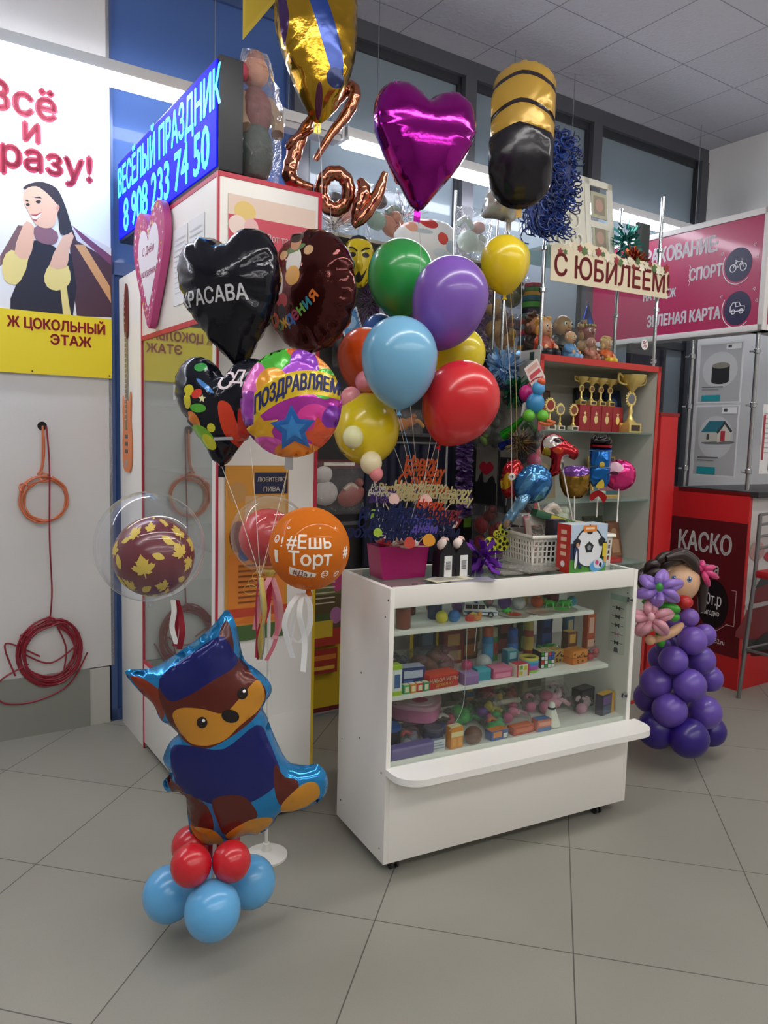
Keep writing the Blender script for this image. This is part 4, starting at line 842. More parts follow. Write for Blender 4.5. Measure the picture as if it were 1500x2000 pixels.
# black heart
k = PX(2.47); bk = foil('10101a', .14, .35, .35)
foil_balloon('black foil heart balloon with silver lettering, upper left of the foil bunch', 454, 584, 2.47, sc(sp2([(0, -.52), (.2, -.34), (.4, -.10), (.5, .14), (.49, .32), (.38, .45), (.2, .48), (.07, .44), (0, .39), (-.07, .44), (-.2, .48), (-.38, .45), (-.49, .32), (-.5, .14), (-.4, -.10), (-.2, -.34)], 3), 205 * k, 262 * k), .105, bk, roll=.14, yaw=-.45, wr=.12, seed=4, tie=TIE2,
             texts=[('КРАСАВА', -.03, -.005, .066, mat('b8b8bc', .4), dict(a=-.04, b=.02, sx=.78))])
# brown round birthday balloon
k = PX(2.65); tan, gb = mat('c8a070', .4), foil('4a1c1a', .12, .35, .7)
C_ = ['c8402c', '3a8a4a', 'd8a030', '3a6ab0', 'a83a5a', '70a848', '2f7f90', 'c86a28']
sh = [(ellp(-.02, .09, .035, .05), mat('d8d4cc', .4)), (ellp(-.025, .135, .05, .012, .2), mat('5a7a4a', .4)), (ellp(-.02, .155, .024, .024), mat('c08a68', .4)), (ellp(-.02, .172, .03, .014, .1), mat('3a2a28', .4)), (ellp(-.075, .12, .02, .016), mat('c8a070', .4)), (ellp(.04, .125, .02, .016), mat('c8a070', .4)),
      (ellp(-.02, .045, .033, .033), mat('d89a30', .4)), (ellp(-.085, .02, .02, .05), mat('d0ccc4', .4)), (ellp(-.07, -.035, .028, .025), mat('b02a30', .4)), (ellp(-.075, -.075, .02, .03), mat('2a2024', .4))]
foil_balloon('brown round foil birthday balloon with a curved coloured word, beside the black heart', 607, 570, 2.65, sc(ellp(0, 0, 1, 1, 0, 40), 110 * k, 118 * k), .075, gb, sh, roll=0.0, yaw=-.72, wr=.14, seed=9, tie=TIE2,
             texts=[(c, -.118 + .027 * i, -.115 + .0018 * i * i, .06 if i else .095, mat(C_[i % 8], .4), dict(a=.1 + .1 * i, b=.03)) for i, c in enumerate('Рождения')])
# small dark heart with confetti
k = PX(2.47); dk = foil('141622', .14, .3, .35); P = lambda h: mat(h, .25, .2, coat=.4)
sh = [(ellp(-.085, .055, .018, .018), P('d8cc30')), (ellp(-.09, .02, .014, .024), P('d8cc30')), (ellp(-.055, .045, .02, .014, .5), P('d84030')), (ellp(-.03, .07, .04, .007, -.6), P('3a7ac0')), (ellp(-.05, .0, .03, .014), P('58b038')), (ellp(-.07, -.035, .03, .018, -.8), P('e08030')),
      (mv(star(), -.035, .03, .014), P('f0e8b0')), (ellp(-.045, -.09, .05, .034, -.5), P('7ab82c')), (ellp(-.02, -.105, .03, .02, -.8), P('d0d030')), (ellp(-.005, -.06, .014, .014), P('d8d030')), (sp2([(.02, .02), (.06, .01), (.08, -.08), (.075, -.16), (.05, -.2), (.055, -.12), (.03, -.06)], 4), P('d83c1c')),
      (sp2([(.08, .0), (.1, -.02), (.11, -.1), (.09, -.18), (.075, -.1)], 4), P('c02820')), ([(.0, -.09), (.06, -.085), (.06, -.095), (.0, -.1)], P('d8e0e8')), (ellp(.0, -.205, .035, .014, .3), P('2f8a60')), (ellp(.05, -.2, .03, .01, .7), P('d8a828')), (ellp(-.06, .13, .02, .014), P('3a9a48'))]
foil_balloon('small dark foil heart balloon with coloured confetti print, lowest left of the bunch', 436, 800, 2.47, sc(HEART, 205 * k, 214 * k), .085, dk, sh, roll=-.02, yaw=-.42, wr=.09, seed=5, tie=TIE2,
             texts=[('С', .03, .085, .075, mat('e8d8e0', .4), dict(b=.015, sh=.2)), ('Д', .07, .1, .06, mat('e8d8e0', .4), dict(b=.01, sh=.2))])
# round congratulation balloon
k = PX(2.26); r = 100 * k
sh = [(ellp(-.045, .12, .062, .05), P('48b030')), (ellp(.04, .15, .06, .03, -.3), P('e0702c')), (ellp(.1, .12, .05, .03, -.6), P('e08a30')), (ellp(.045, .1, .04, .07, .3), P('8a3ab8')), (sp2([(-.02, .09), (.02, .12), (.075, .1), (.07, .05), (.0, .05)], 3), P('b050d8')), (ellp(.105, .06, .04, .045), P('58b838')),
      (ellp(-.105, .06, .045, .055), P('e068c0')), (ellp(-.045, .05, .05, .05), P('e8a030')), (ellp(-.115, -.02, .045, .05), P('9a3aa8')), (ellp(-.11, -.09, .04, .04), P('6a2a90')), (ellp(.08, -.045, .05, .045), P('d83a98')), (ellp(.13, -.05, .03, .05), P('7a2aa0')),
      (mv(star(5, 1, .5), -.075, -.085, .062, .3), P('e0a820')), (mv(star(5, 1, .5), .1, -.095, .062, .2), P('d8542c')), (ellp(-.06, -.13, .06, .03), P('d858b8')), (ellp(.03, -.145, .07, .035), P('e0882c')), (mv(star(5, 1, .5), .02, -.075, .07, .1), P('2468b8')),
      (mv(star(5, 1, .45), .02, -.075, .04, .1), P('3a88d0'))]
def arc(x, y): t = x * .9; return (.024 + x * (1 - .15 * abs(x)), .03 + y * (1 - 1.1 * x) + (.03 - 2.6 * (x - .05) ** 2))
band = [arc(-.125 + .25 * i / 16, .038) for i in range(17)] + [arc(.125 - .25 * i / 16, -.036) for i in range(17)]
sh.append((band, P('d8b818')))
foil_balloon('round foil balloon with a yellow congratulation banner and printed stars, front of the bunch', 568, 788, 2.26, sc(ellp(0, 0, 1, 1, 0, 44), r, r * 1.06), .068, foil('b83aa8', .12, .25, .5), sh, foil('c8c8cc', .1), roll=-.02, yaw=-.18, wr=.1, n=34, seed=12, tie=TIE2, sc_='d8b860',
             texts=[('ПОЗДРАВЛЯЕМ', 0, 0, .064, mat('141c58', .4), dict(f=arc, b=.03, sx=.5))])
# magenta heart
k = PX(2.68)
foil_balloon('shiny magenta foil heart balloon floating above the latex cluster', 826, 288, 2.68, sc(sp2([(0, -.52), (.18, -.34), (.38, -.10), (.5, .14), (.485, .33), (.37, .455), (.2, .47), (.07, .42), (0, .36), (-.07, .42), (-.2, .47), (-.37, .455), (-.485, .33), (-.5, .14), (-.38, -.10), (-.18, -.34)], 3), 205 * k, 236 * k), .10, foil('8e1280', .12, .15, .85), roll=-.06, yaw=.3, wr=.05, seed=21, tie=at(818, 565, 2.80), sc_='c8c8c8')
# yellow and black capsule balloon
k = PX(3.2); yb = foil('b8923a', .26, .2, .25)
cap = [(62 * k * cos(a) * (1 if abs(sin(a)) < .2 else 1), (78 * k if sin(a) > 0 else -82 * k) + 62 * k * sin(a) * (.9 if sin(a) > 0 else 1)) for a in [2 * pi * i / 48 for i in range(48)]]
w_ = .15; cv = lambda y0, h: sp2([(-w_, y0 - .06), (0, y0), (w_, y0 - .06)], 6, False) + sp2([(w_, y0 - .06 - h), (0, y0 - h), (-w_, y0 - .06 - h)], 6, False)
foil_balloon('tall yellow foil balloon with thin dark stripes and a black lower half', 1020, 260, 3.2, cap, .13, yb, [([(-.2, -.045), (-.1, -.03), (0, .0), (.1, -.03), (.2, -.045), (.2, -.4), (-.2, -.4)], foil('1c1a20', .2, .2, .2)), (cv(.215, .02), foil('2a2024', .2, .2, .2)), (cv(.095, .018), foil('2a2024', .2, .2, .2))],
             yb, yaw=-.1, wr=.05, n=36, seed=30, tie=at(1016, 700, 3.3))
# gold balloon with blue patches, half out of the picture
k = PX(2.95); o = sp2([(0, -.25), (.06, -.2), (.13, -.05), (.15, .1), (.14, .3), (.10, .5), (0, .58), (-.10, .5), (-.15, .3), (-.17, .1), (-.11, -.08), (-.05, -.2)], 4)
foil_balloon('gold foil balloon with blue and purple patches at the top edge of the picture', 622, 110, 2.95, o, .10, foil('b8902c', .14, .3, .9), [(sp2([(-.06, .3), (0, .2), (.06, .06), (.09, -.05), (.07, -.12), (.03, -.05), (-.02, .08), (-.10, .3)], 4), foil('24408c', .2, .2, .4)), (sp2([(-.16, .25), (-.12, .1), (-.13, -.0), (-.1, -.06), (-.15, .05)], 4), foil('42285a', .2, .2, .4)), (ellp(.06, -.10, .035, .035), foil('1c2a58', .2, .2, .4)), (ellp(.0, -.18, .014, .06), foil('4a1c3a', .2, .2, .4))],
             yaw=.1, wr=.12, n=30, seed=41, tie=at(628, 420, 2.9))
# silver balloon
k = PX(3.4); o = sp2([(-36 * k, -40 * k), (-10 * k, -46 * k), (25 * k, -52 * k), (42 * k, -20 * k), (30 * k, 20 * k), (8 * k, 60 * k), (-14 * k, 30 * k), (-28 * k, 0)], 4)
foil_balloon('pearly white foil balloon behind the yellow and black one', 978, 380, 3.4, o, .06, foil('dcdcd6', .2, .35, .5), yaw=0, wr=.12, seed=51, tie=at(975, 560, 3.4), n=22)
# rose gold script balloon
lv = thing('script_balloon', 'rose gold script word balloon hanging behind the kiosk', 'balloon', at(655, 330, 3.15)); lv.matrix_world = face_cam(at(655, 330, 3.15)); k = PX(3.15); rg = foil('b8765e', .13, .25, .95)
def stroke(pts, r, name='letter'):
    mb = MB(); P_ = spline([((x - 655) * k, (330 - y) * k, z) for x, y, z in pts], 6); n = len(P_)
    R_ = [r * k * (0.45 + 0.55 * min(1, 3.2 * min(i, n - 1 - i) / n)) * (1 + .07 * sin(i * 1.9)) for i in range(n)]; mb.tube(P_, R_, rg, 12); mb.build(name, lv)
stroke([(612, 225, -.02), (590, 268, 0), (572, 315, 0), (566, 350, .01), (585, 365, .02), (612, 372, .03)], 15); stroke([(616, 320, .03), (645, 270, .02), (676, 225, 0), (690, 190, 0), (682, 172, -.02), (664, 186, -.03), (640, 220, -.02), (618, 245, 0)], 12); stroke([(560, 300, .02), (580, 280, .02), (610, 262, .02)], 9)
mb = MB(); mb.tube([((655 + 27 * cos(a) - 655) * k, (330 - 372 + 33 * sin(a)) * k, .01 * sin(a)) for a in [2 * pi * i / 32 for i in range(32)]], [14 * k * (1 + .08 * sin(i * 2.1)) for i in range(32)], rg, 12, True); mb.build('letter', lv)
stroke([(702, 350, .02), (712, 372, .02), (702, 405, .02), (694, 435, .02)], 14); stroke([(692, 440, .03), (712, 420, .03), (738, 378, .02), (752, 335, .02)], 13)
cord(lv, [lv.matrix_world @ Vector((-.02, -.11, 0)), at(650, 500, 3.1), at(660, 640, 3.1)], .001, thread['c8c8c8'])

# ---- clear bubble balloons
bub = clear('bubble', 'fafcff', 0.02, 0.02)
def gloss_band(): return mat('ffffff', .1)
_h = [(.02, -.5), (.03, -.27), (.16, -.33), (.32, -.30), (.27, -.20), (.42, -.10), (.52, .06), (.40, .05), (.38, .13), (.22, .06), (.25, .20), (.30, .28), (.19, .26), (.14, .34), (.07, .42)]
LEAF = _h + [(0, .55)] + [(-x, y) for x, y in reversed(_h)]
def bubble(label, px, py, d, r, in_r, col, ix, iy, deco, ribs, tie=None, skin=None):
    p = at(px, py, d); k = PX(d); t = thing('bubble_balloon', label, 'balloon', p, 0); t.matrix_world = face_cam(p)
    mb = MB(); mb.ell((0, 0, 0), (r * k, r * k * 1.03, r * k), skin or bub, seg=40); mb.lathe([(.006, 0), (.012, .02), (0, .022)], skin or bub, 10, T(0, -r * k * 1.02, 0) @ RX(pi / 2)); mb.build('clear_shell', t)
    if in_r:
        mb = MB(T(ix * k, iy * k, 0)); mb.ell((0, 0, 0), (in_r * k,) * 3, latex(col), seg=40); ob = mb.build('inner_balloon', t)
        if deco: mb = MB(T(ix * k, iy * k, 0)); deco(mb, in_r * k); mb.build('printed_decoration', ob)
    elif deco: mb = MB(); deco(mb, r * k); mb.build('printed_decoration', t)
    for c, w, q in ribs:
        mb = MB(t.matrix_world.inverted()); sd = t.matrix_world.to_3x3() @ Vector((1, 0.0, .5)); mb.ribbon(spline([at(*z) for z in q], 6), w, mat(c, .45), sd); mb.build('ribbon', t)
    if tie is not None: a = t.matrix_world @ Vector((0, -r * k * 1.02, 0)); cord(t, [a, a.lerp(tie, .5) + Vector((0, 0, -.03)), tie], .0011, thread['e8e4d8'])
    return t
def leaves(mb, R):
    g = mat('d8b848', .45); Rn = random.Random(6)
    for x, y, s, a in ((-20, -8, 46, .2), (52, 20, 38, .5), (8, 12, 24, 1.2), (70, 58, 40, -.4), (30, 42, 30, .9), (-50, 58, 38, 1.0), (-66, 40, 22, 2.), (-62, -52, 40, .6), (20, -52, 36, 1.4), (-20, -60, 32, 2.2), (40, -72, 26, .4), (75, -8, 34, 2.6), (66, -40, 26, 1.2), (-75, -2, 30, .3), (-10, 74, 34, .2), (45, 88, 34, 1.1), (0, -90, 30, 2.), (-40, -95, 34, 1.), (-95, 20, 34, 0), (-90, -45, 34, 2), (98, 28, 36, 1), (100, -50, 30, 2), (0, 115, 34, 0)):
        k = R / 78; o = sc(LEAF, s * k, s * k) if s > 33 else sc(sp2([(0, -.5), (.28, 0), (.0, .5), (-.28, 0)], 5), s * k)
        mb.flat(mv(o, 0, 0, 1, a), g, None, .012, ball_warp(R, .0007, y * k / R, x * k / R))
bubble('clear bubble balloon holding a maroon ball with gold leaves, left of the kiosk front', 293, 1067, 2.2, 105, 78, '6a1c2c', 7, -20, leaves,
       [('e8e6e2', .016, [(338, 1172, 2.2), (340, 1195, 2.19), (336, 1225, 2.2), (345, 1258, 2.2)]), ('8a1224', .018, [(345, 1172, 2.2), (352, 1200, 2.2), (356, 1235, 2.19), (350, 1268, 2.2)]), ('9a1a2c', .014, [(340, 1175, 2.21), (345, 1215, 2.21), (341, 1262, 2.22)])])
bubble('clear bubble balloon with a plain red ball inside, behind the orange one', 527, 1045, 2.62, 76, 56, 'c83a3c', -4, -4, None,
       [('e0909a', .02, [(527, 1128, 2.5), (512, 1160, 2.48), (504, 1195, 2.5), (498, 1230, 2.5)]), ('e4a0a8', .02, [(532, 1128, 2.5), (545, 1170, 2.48), (548, 1215, 2.5), (535, 1248, 2.5)]), ('c02040', .018, [(528, 1130, 2.51), (522, 1190, 2.5), (506, 1240, 2.5), (503, 1285, 2.5)]), ('d87888', .014, [(530, 1130, 2.52), (540, 1200, 2.5), (538, 1250, 2.5), (520, 1290, 2.5)])])
ow = mat('f4ece0', .5)
def cake(mb, R):
    k = R / 80; W = lambda x, y: ball_warp(R, .0008, y * k / R, x * k / R)
    for s, x, y, z, b in (('#Ешь', 0, 22, 36, .014), ('Торт', 2, -10, 38, .02), ('#', 84, 0, 30, .03), ('!', -58, 20, 28, .02)): mb.text(s, z * k, ow, None, b, warp=W(x, y), sub=.008)
    mb.flat(mv([(-29, -9), (29, -9), (29, 9), (-29, 9)], 0, 0, k, -.25), ow, None, .008, W(-14, -41))
    def w2(co, W=W(-14, -41)): q = Matrix.Rotation(-.25, 3, 'Z') @ Vector((co.x, co.y, 0)); return W(Vector((q.x, q.y, .0006)))
    mb.text('#Да !', 17 * k, mat('8a5040', .5), None, .02, warp=w2, sub=.006)
    for x, y, r in ((-8, 66, 10), (24, 58, 8), (-52, 56, 9), (36, -42, 9), (58, 62, 8), (-75, 25, 8), (70, -45, 8)):
        o = circ(16, r * k); i = circ(16, r * .7 * k)
        for j in range(16): mb.flat([o[j], o[(j + 1) % 16], i[(j + 1) % 16], i[j]], ow, None, 0, W(x, y))
        for ex in (-3, 3): mb.flat(mv(circ(6, 1.4 * k), ex * k, 2 * k), ow, None, 0, W(x, y))
        mb.flat(mv([(-4, -2), (4, -2), (2, -4), (-2, -4)], 0, 0, k), ow, None, 0, W(x, y))
    mb.flat(mv([(-4, -14), (4, -14), (4, 14), (-4, 14)], 0, 0, k), ow, None, .01, W(66, 62)); mb.flat(mv([(-5, -12), (5, -12), (5, 12), (-5, 12)], 0, 0, k), ow, None, .01, W(-72, -8))
osk = clear('orange_shell', 'e07c28', .04, .72, gloss=1.0)
bubble('orange bubble balloon with white cake slogan and white ribbons', 604, 1071, 2.28, 79, 0, 'd87018', 0, 0, cake,
       [('eceae8', .018, [(585, 1160, 2.28), (566, 1185, 2.26), (556, 1225, 2.27), (572, 1285, 2.28)]), ('f2f0ee', .018, [(590, 1160, 2.28), (585, 1200, 2.26), (595, 1250, 2.28), (592, 1312, 2.28)]), ('e6e4e2', .018, [(592, 1158, 2.28), (605, 1180, 2.26), (604, 1225, 2.27), (585, 1255, 2.29), (562, 1240, 2.3)]), ('f0eeec', .014, [(588, 1160, 2.29), (575, 1200, 2.29), (566, 1255, 2.3)])], skin=osk)
# ---- the stand the foil bunch is tied to
B0 = onz(520, 1672, 0); bp_ = Vector((B0.x, B0.y, 0))
st = thing('balloon_stand', 'white balloon stand with a round foot behind the puppy balloon', 'stand', bp_)
mb = MB(); mb.lathe([(0, 0), (.075, 0), (.075, .008), (.05, .016), (.018, .024), (.012, .05), (0, .05)], mat('e6e4dc', .35), 28); mb.build('base', st)
mb = MB(); mb.cyl((0, 0, .04), (0, 0, 1.02), .006, mat('e2e0d8', .35), seg=10); mb.build('pole', st)
mb = MB(); mb.lathe([(0, 1.01), (.01, 1.01), (.022, 1.03), (.02, 1.035), (0, 1.03)], mat('e6c420', .35), 14); mb.build('cup', st)
tp = bp_ + Vector((0, 0, 1.03)); mb = MB(st.matrix_world.inverted())
for j, (c, a, b, e) in enumerate((('d8c060', 508, 515, 511), ('c8b060', 510, 520, 507), ('a8a898', 506, 512, 516), ('d8b860', 513, 517, 505), ('a83848', 505, 500, 502))):
    mb.ribbon(spline([at(a, 1128, 2.43), at(b, 1190, 2.42), at(e, 1250, 2.42), at((a + e) / 2, 1288, 2.43)], 5), .006, mat(c, .25, .5), (1, .2, 0))
for j in range(4): mb.tube(spline([TIE2 + Vector((.012 * cos(q) * (1 + .3 * j) - .01 * j, .01 * sin(j), .016 * sin(q) - .02 * j + .02)) for q in [i * .7 for i in range(9)]], 3), .001, mat('d8b860', .3, .4), 5)
mb.tube([TIE2, at(510, 1288, 2.43), tp], .0012, mat('d8b860', .3, .4), 5); mb.build('curled_ribbon', st)

# ---- puppy shaped foil balloon on its balloon foot
pd = 2.22; k = PX(pd); c0 = (445, 1450)
def D(*q): return [((x - c0[0]) * k, (c0[1] - y) * k) for x, y in q]
out = sp2(D((252, 1303), (290, 1300), (318, 1290), (360, 1262), (400, 1232), (425, 1205), (442, 1186), (458, 1212), (466, 1250), (476, 1285), (500, 1305), (524, 1330), (528, 1352), (512, 1380), (520, 1400), (535, 1440), (560, 1490), (588, 1503), (622, 1502), (641, 1528), (640, 1560), (622, 1582), (590, 1592), (548, 1598), (536, 1620), (510, 1640), (470, 1642), (440, 1656), (400, 1658), (376, 1640), (368, 1590), (362, 1550), (330, 1545), (322, 1525), (335, 1508), (322, 1480), (335, 1445), (352, 1425), (318, 1400), (305, 1370), (278, 1342)), 3)
tanm, brm, nav, sky = foil('c88a2c', .2, .15, .25), foil('5a2018', .2, .15, .25), foil('1a2068', .16, .15, .35), foil('2a88c8', .14, .25, .6)
shp_ = [(sp2(D((262, 1312), (300, 1318), (330, 1345), (322, 1395), (290, 1355)), 4), foil('8a3018', .2, .15, .25)), (sp2(D((430, 1222), (444, 1205), (456, 1250), (452, 1280), (432, 1260)), 4), foil('4a1a1a', .2, .15, .25)),
        (sp2(D((318, 1330), (345, 1290), (400, 1252), (440, 1250), (480, 1296), (512, 1330), (518, 1355), (500, 1385), (450, 1420), (405, 1440), (370, 1430), (340, 1400)), 4), brm),
        (sp2(D((320, 1310), (370, 1270), (430, 1232), (456, 1262), (462, 1286), (420, 1310), (370, 1340), (338, 1348)), 4), nav),
        (sp2(D((345, 1380), (360, 1362), (400, 1362), (440, 1372), (470, 1345), (500, 1318), (515, 1345), (508, 1372), (470, 1398), (440, 1424), (400, 1434), (366, 1422)), 4), tanm),
        (sp2(D((340, 1450), (380, 1436), (440, 1440), (500, 1402), (525, 1440), (548, 1500), (540, 1520), (500, 1545), (450, 1556), (385, 1540), (350, 1520)), 4), nav), (sp2(D((330, 1512), (356, 1520), (366, 1540), (340, 1538)), 4), brm),
        (sp2(D((366, 1536), (410, 1556), (420, 1612), (376, 1612)), 3), brm), (sp2(D((420, 1540), (470, 1532), (498, 1560), (500, 1590), (446, 1620), (430, 1590)), 3), brm), (sp2(D((536, 1480), (556, 1510), (580, 1520), (580, 1545), (550, 1566), (536, 1530)), 3), brm),
        (sp2(D((376, 1610), (418, 1608), (438, 1632), (430, 1652), (398, 1654), (378, 1636)), 4), tanm), (sp2(D((446, 1616), (490, 1588), (528, 1592), (530, 1612), (500, 1634), (455, 1634)), 4), tanm), (sp2(D((552, 1560), (590, 1528), (618, 1530), (624, 1560), (596, 1578), (554, 1588)), 4), tanm)]
pup = thing('puppy_balloon', 'large blue rimmed puppy shaped foil balloon with brown and tan print', 'balloon', at(*c0, pd)); pup.matrix_world = face_cam(at(*c0, pd), 0, -.05)
mb = MB(); dr = pillow(mb, out, .085, sky, shp_, foil('2a70b0', .15), n=44, wr=.06, wf=60, seed=77, flange=.008); mb.build('balloon_skin', pup, ang=60)
def sticker(name, polys, par):
    mb = MB()
    for i, (po_, m) in enumerate(polys): mb.flat(po_, m, None, .008, lambda co, i=i: dr(Vector((co.x, co.y, 0)), .0014 + .0005 * i))
    return mb.build(name, par)
def dd(x, y, rx, ry, a=0): return ellp((x - c0[0]) * k, (c0[1] - y) * k, rx * k, ry * k, a)
for x, y in ((400, 1388), (474, 1338)): sticker('eye', [(dd(x, y, 10, 11), mat('1c1210', .2)), (dd(x + 3, y - 4, 3, 3), mat('f4f4f4', .3))], pup)
sticker('nose', [(dd(452, 1378, 17, 12, -.4 + pi), mat('181214', .2))], pup)
mb = MB(pup.matrix_world.inverted()); mb.cyl(at(420, 1640, pd), at(416, 1745, pd + .06), .006, mat('e2e0d8', .4)); mb.build('support_stick', pup)
ft = thing('balloon_pedestal', 'cluster of light blue and red balloons carrying the puppy balloon', 'balloon base', onz(425, 1790, 0))
for x, y, d, r, c in ((415, 1778, 2.13, 55, '62aee4'), (330, 1746, 2.27, 51, '62aee4'), (489, 1722, 2.33, 49, '62aee4'), (400, 1722, 2.42, 48, '62aee4'), (373, 1690, 2.14, 40, 'c8202c'), (452, 1682, 2.17, 38, 'c8202c'), (372, 1652, 2.26, 37, 'c02030'), (432, 1640, 2.34, 37, 'c02030')):
    p = at(x, y, d); kk_ = PX(d) * r; p.z = max(p.z, kk_ * 1.03); mb = MB(ft.matrix_world.inverted() @ T(p)); mb.ell((0, 0, 0), (kk_ * .99, kk_ * .99, kk_ * 1.04), latex(c), RX(rnd.uniform(-.4, .4)), seg=32)
    mb.build('blue_balloon' if c[0] == '6' else 'red_balloon', ft)
# ================================================================== KIOSK EXTRAS
def flat_card(name, label, cat, M, w, h, base, prints=(), words=(), th=0.002, group=None, rough=.45):
    mb = MB(); mb.box((0, 0, 0), (w, h, th), mat(base, rough))
    for i, (po_, c) in enumerate(prints): mb.flat([(x * w, y * h) for x, y in po_], mat(c, rough), T(0, 0, th + .0003 * (i + 1)))
    for s, x, y, sz, c, kw in words: mb.text(s, sz, mat(c, .5), T(x * w, y * h, th + .0003 * (len(prints) + 2)) @ RZ(kw.get('a', 0)), kw.get('b', .015), sx=kw.get('sx', 1), th=.0003)
    return tag(place(mb.build(name), M), label, cat, group)
Rq = lambda a, b, c, d: [(a, b), (c, b), (c, d), (a, d)]
# guitar cut-out
gm = MB(); G_ = [(.0, .0), (.035, .005), (.055, .05), (.058, .16), (.045, .24), (.05, .30), (.052, .38), (.036, .335), (.018, .33), (.0, .345), (-.018, .33), (-.036, .32), (-.048, .365), (-.052, .28), (-.045, .22), (-.056, .14), (-.05, .04), (-.03, .005)]
gt = thing('guitar_cutout', 'flat orange paper guitar stuck to the white side of the kiosk', 'wall decoration'); place(gt, kface(1.16, 1.295))
mb = MB(); mb.prism(sp2([(x * 1.35, y) for x, y in G_], 3), .001, .007, mat('e0824c', .5)); mb.build('body', gt)
mb = MB(); mb.prism([(-.014, .2), (.014, .2), (.012, .66), (-.012, .66)], .007, .010, mat('8a7a68', .5))
for i in range(17): mb.box((-.014, .25 + i * .024, .010), (.014, .253 + i * .024, .0108), mat('e8e0d0', .5))
mb.build('neck', gt)
mb = MB(); mb.prism(sp2([(-.018, .64), (.018, .64), (.03, .70), (.028, .80), (.014, .87), (-.004, .88), (-.024, .80), (-.03, .72)], 4), .001, .008, mat('6a2420', .5))
for i in range(6): mb.box((-.03, .7 + i * .026, .008), (-.016, .71 + i * .026, .010), mat('d8c8b8', .5))
mb.build('headstock', gt)
mb = MB()
for y in (.09, .125, .16): mb.box((-.022, y, .007), (.022, y + .018, .0085), mat('4a5054', .4, .3))
mb.flat(sp2([(-.02, .02), (.0, .03), (.018, .05), (.0, .06), (-.018, .05)], 4), mat('9aa0a0', .4), T(0, 0, .0075)); mb.build('printed_pickups', gt)
# heart shaped paper decoration
hd = thing('heart_decoration', 'pink and white paper heart fixed to the upper side of the kiosk', 'wall decoration'); place(hd, kface(.70, 2.185) @ T(0, 0, .004))
hh = sc(HEART, .44, .50)
mb = MB(); mb.prism(hh, .001, .03, mat('c8508a', .5)); mb.build('body', hd)
mb = MB(); mb.flat(mv(hh, 0, 0, .98), mat('b83a78', .5), T(0, 0, .0305)); mb.flat(mv(hh, 0, 0, .66), mat('e8e4ee', .5), T(0, 0, .031)); Rn = random.Random(2)
for i in range(90):
    a = Rn.uniform(0, 2 * pi); q = hh[int(a / 2 / pi * len(hh)) % len(hh)]; s = Rn.uniform(.68, .94); mb.flat(mv(star(4, 1, .5), q[0] * s, q[1] * s, Rn.uniform(.006, .014)), mat(('e8c8d8', 'd88ab8', 'e0c060', 'f0f0f4')[i % 4], .5), T(0, 0, .0312 + .0001 * i / 20))
mb.text('С Днём', .045, mat('c86a98', .5), T(0, .06, .0316), .01, .2); mb.text('рождения', .042, mat('c86a98', .5), T(0, -.03, .0316), .01, .2); mb.build('printed_front', hd)
for i, v_ in enumerate((.47, .29)): flat_card('notice_sheet', '%s white notice sheet on the upper side of the kiosk' % ('left' if i == 0 else 'right'), 'notice', kface(v_, 1.99), .16, .29, 'eef0f4', [(Rq(.1, y, .9, y + .012), 'c8ccd8') for y in [.15 + .07 * j for j in range(11)]])
# pink poster on the narrow front of the kiosk, upper part
flat_card('gift_poster', 'pink poster with cartoon flowers at the top of the kiosk front', 'poster', kfront(.035, 1.98), .34, .34, 'e8d0c0', [(Rq(0, .25, 1, .80), 'cc4458'), (sp2([(x * .05, .28 + .05 * (x % 2)) for x in range(21)], 3, False) + [(1, 0), (0, 0)], 'e6c4b0'), (ellp(.18, .85, .12, .1), 'e8c878'), (ellp(.1, .7, .1, .1), 'f0d8d0'), (ellp(.25, .7, .08, .09), 'e8b8b8'), (ellp(.5, .12, .12, .1), 'd05060'), (ellp(.2, .1, .15, .12), 'e0a080'), (ellp(.8, .12, .1, .1), 'd8c070')],
          [('Вот такой', .62, .62, .035, 'f4e0e0', dict(sx=.8)), ('подарок!', .62, .48, .035, 'f4e0e0', dict(sx=.8))])
flat_card('beer_diploma', 'orange scroll diploma for a beer lover on the kiosk front', 'poster', kfront(.03, .73), .25, .65, 'd89838', [(Rq(0, 0, 1, .09), '4a6a34'), (Rq(.05, .1, .95, .5), 'e07c28'), (sp2([(.08, .5), (.5, .53), (.92, .5), (.95, .3), (.9, .12), (.5, .15), (.1, .12), (.05, .3)], 4), 'e88a34'), (Rq(.3, .55, .95, .83), 'd8b078'), (ellp(.2, .6, .14, .09), '7a3820'), (ellp(.18, .85, .14, .06), 'c89858'), (ellp(.3, .5, .1, .04), '3a4a88'), (Rq(.45, .84, .98, .96), '20264a'), (Rq(0, .14, 1, .19), 'c8482c')] + [(Rq(.2, .22 + .03 * i, .8, .23 + .03 * i), '8a4a1c') for i in range(8)],
          [('ЛЮБИТЕЛЮ', .71, .92, .022, 'e8e0d0', dict(sx=.85)), ('ПИВА', .71, .865, .024, 'e8e0d0', dict())])
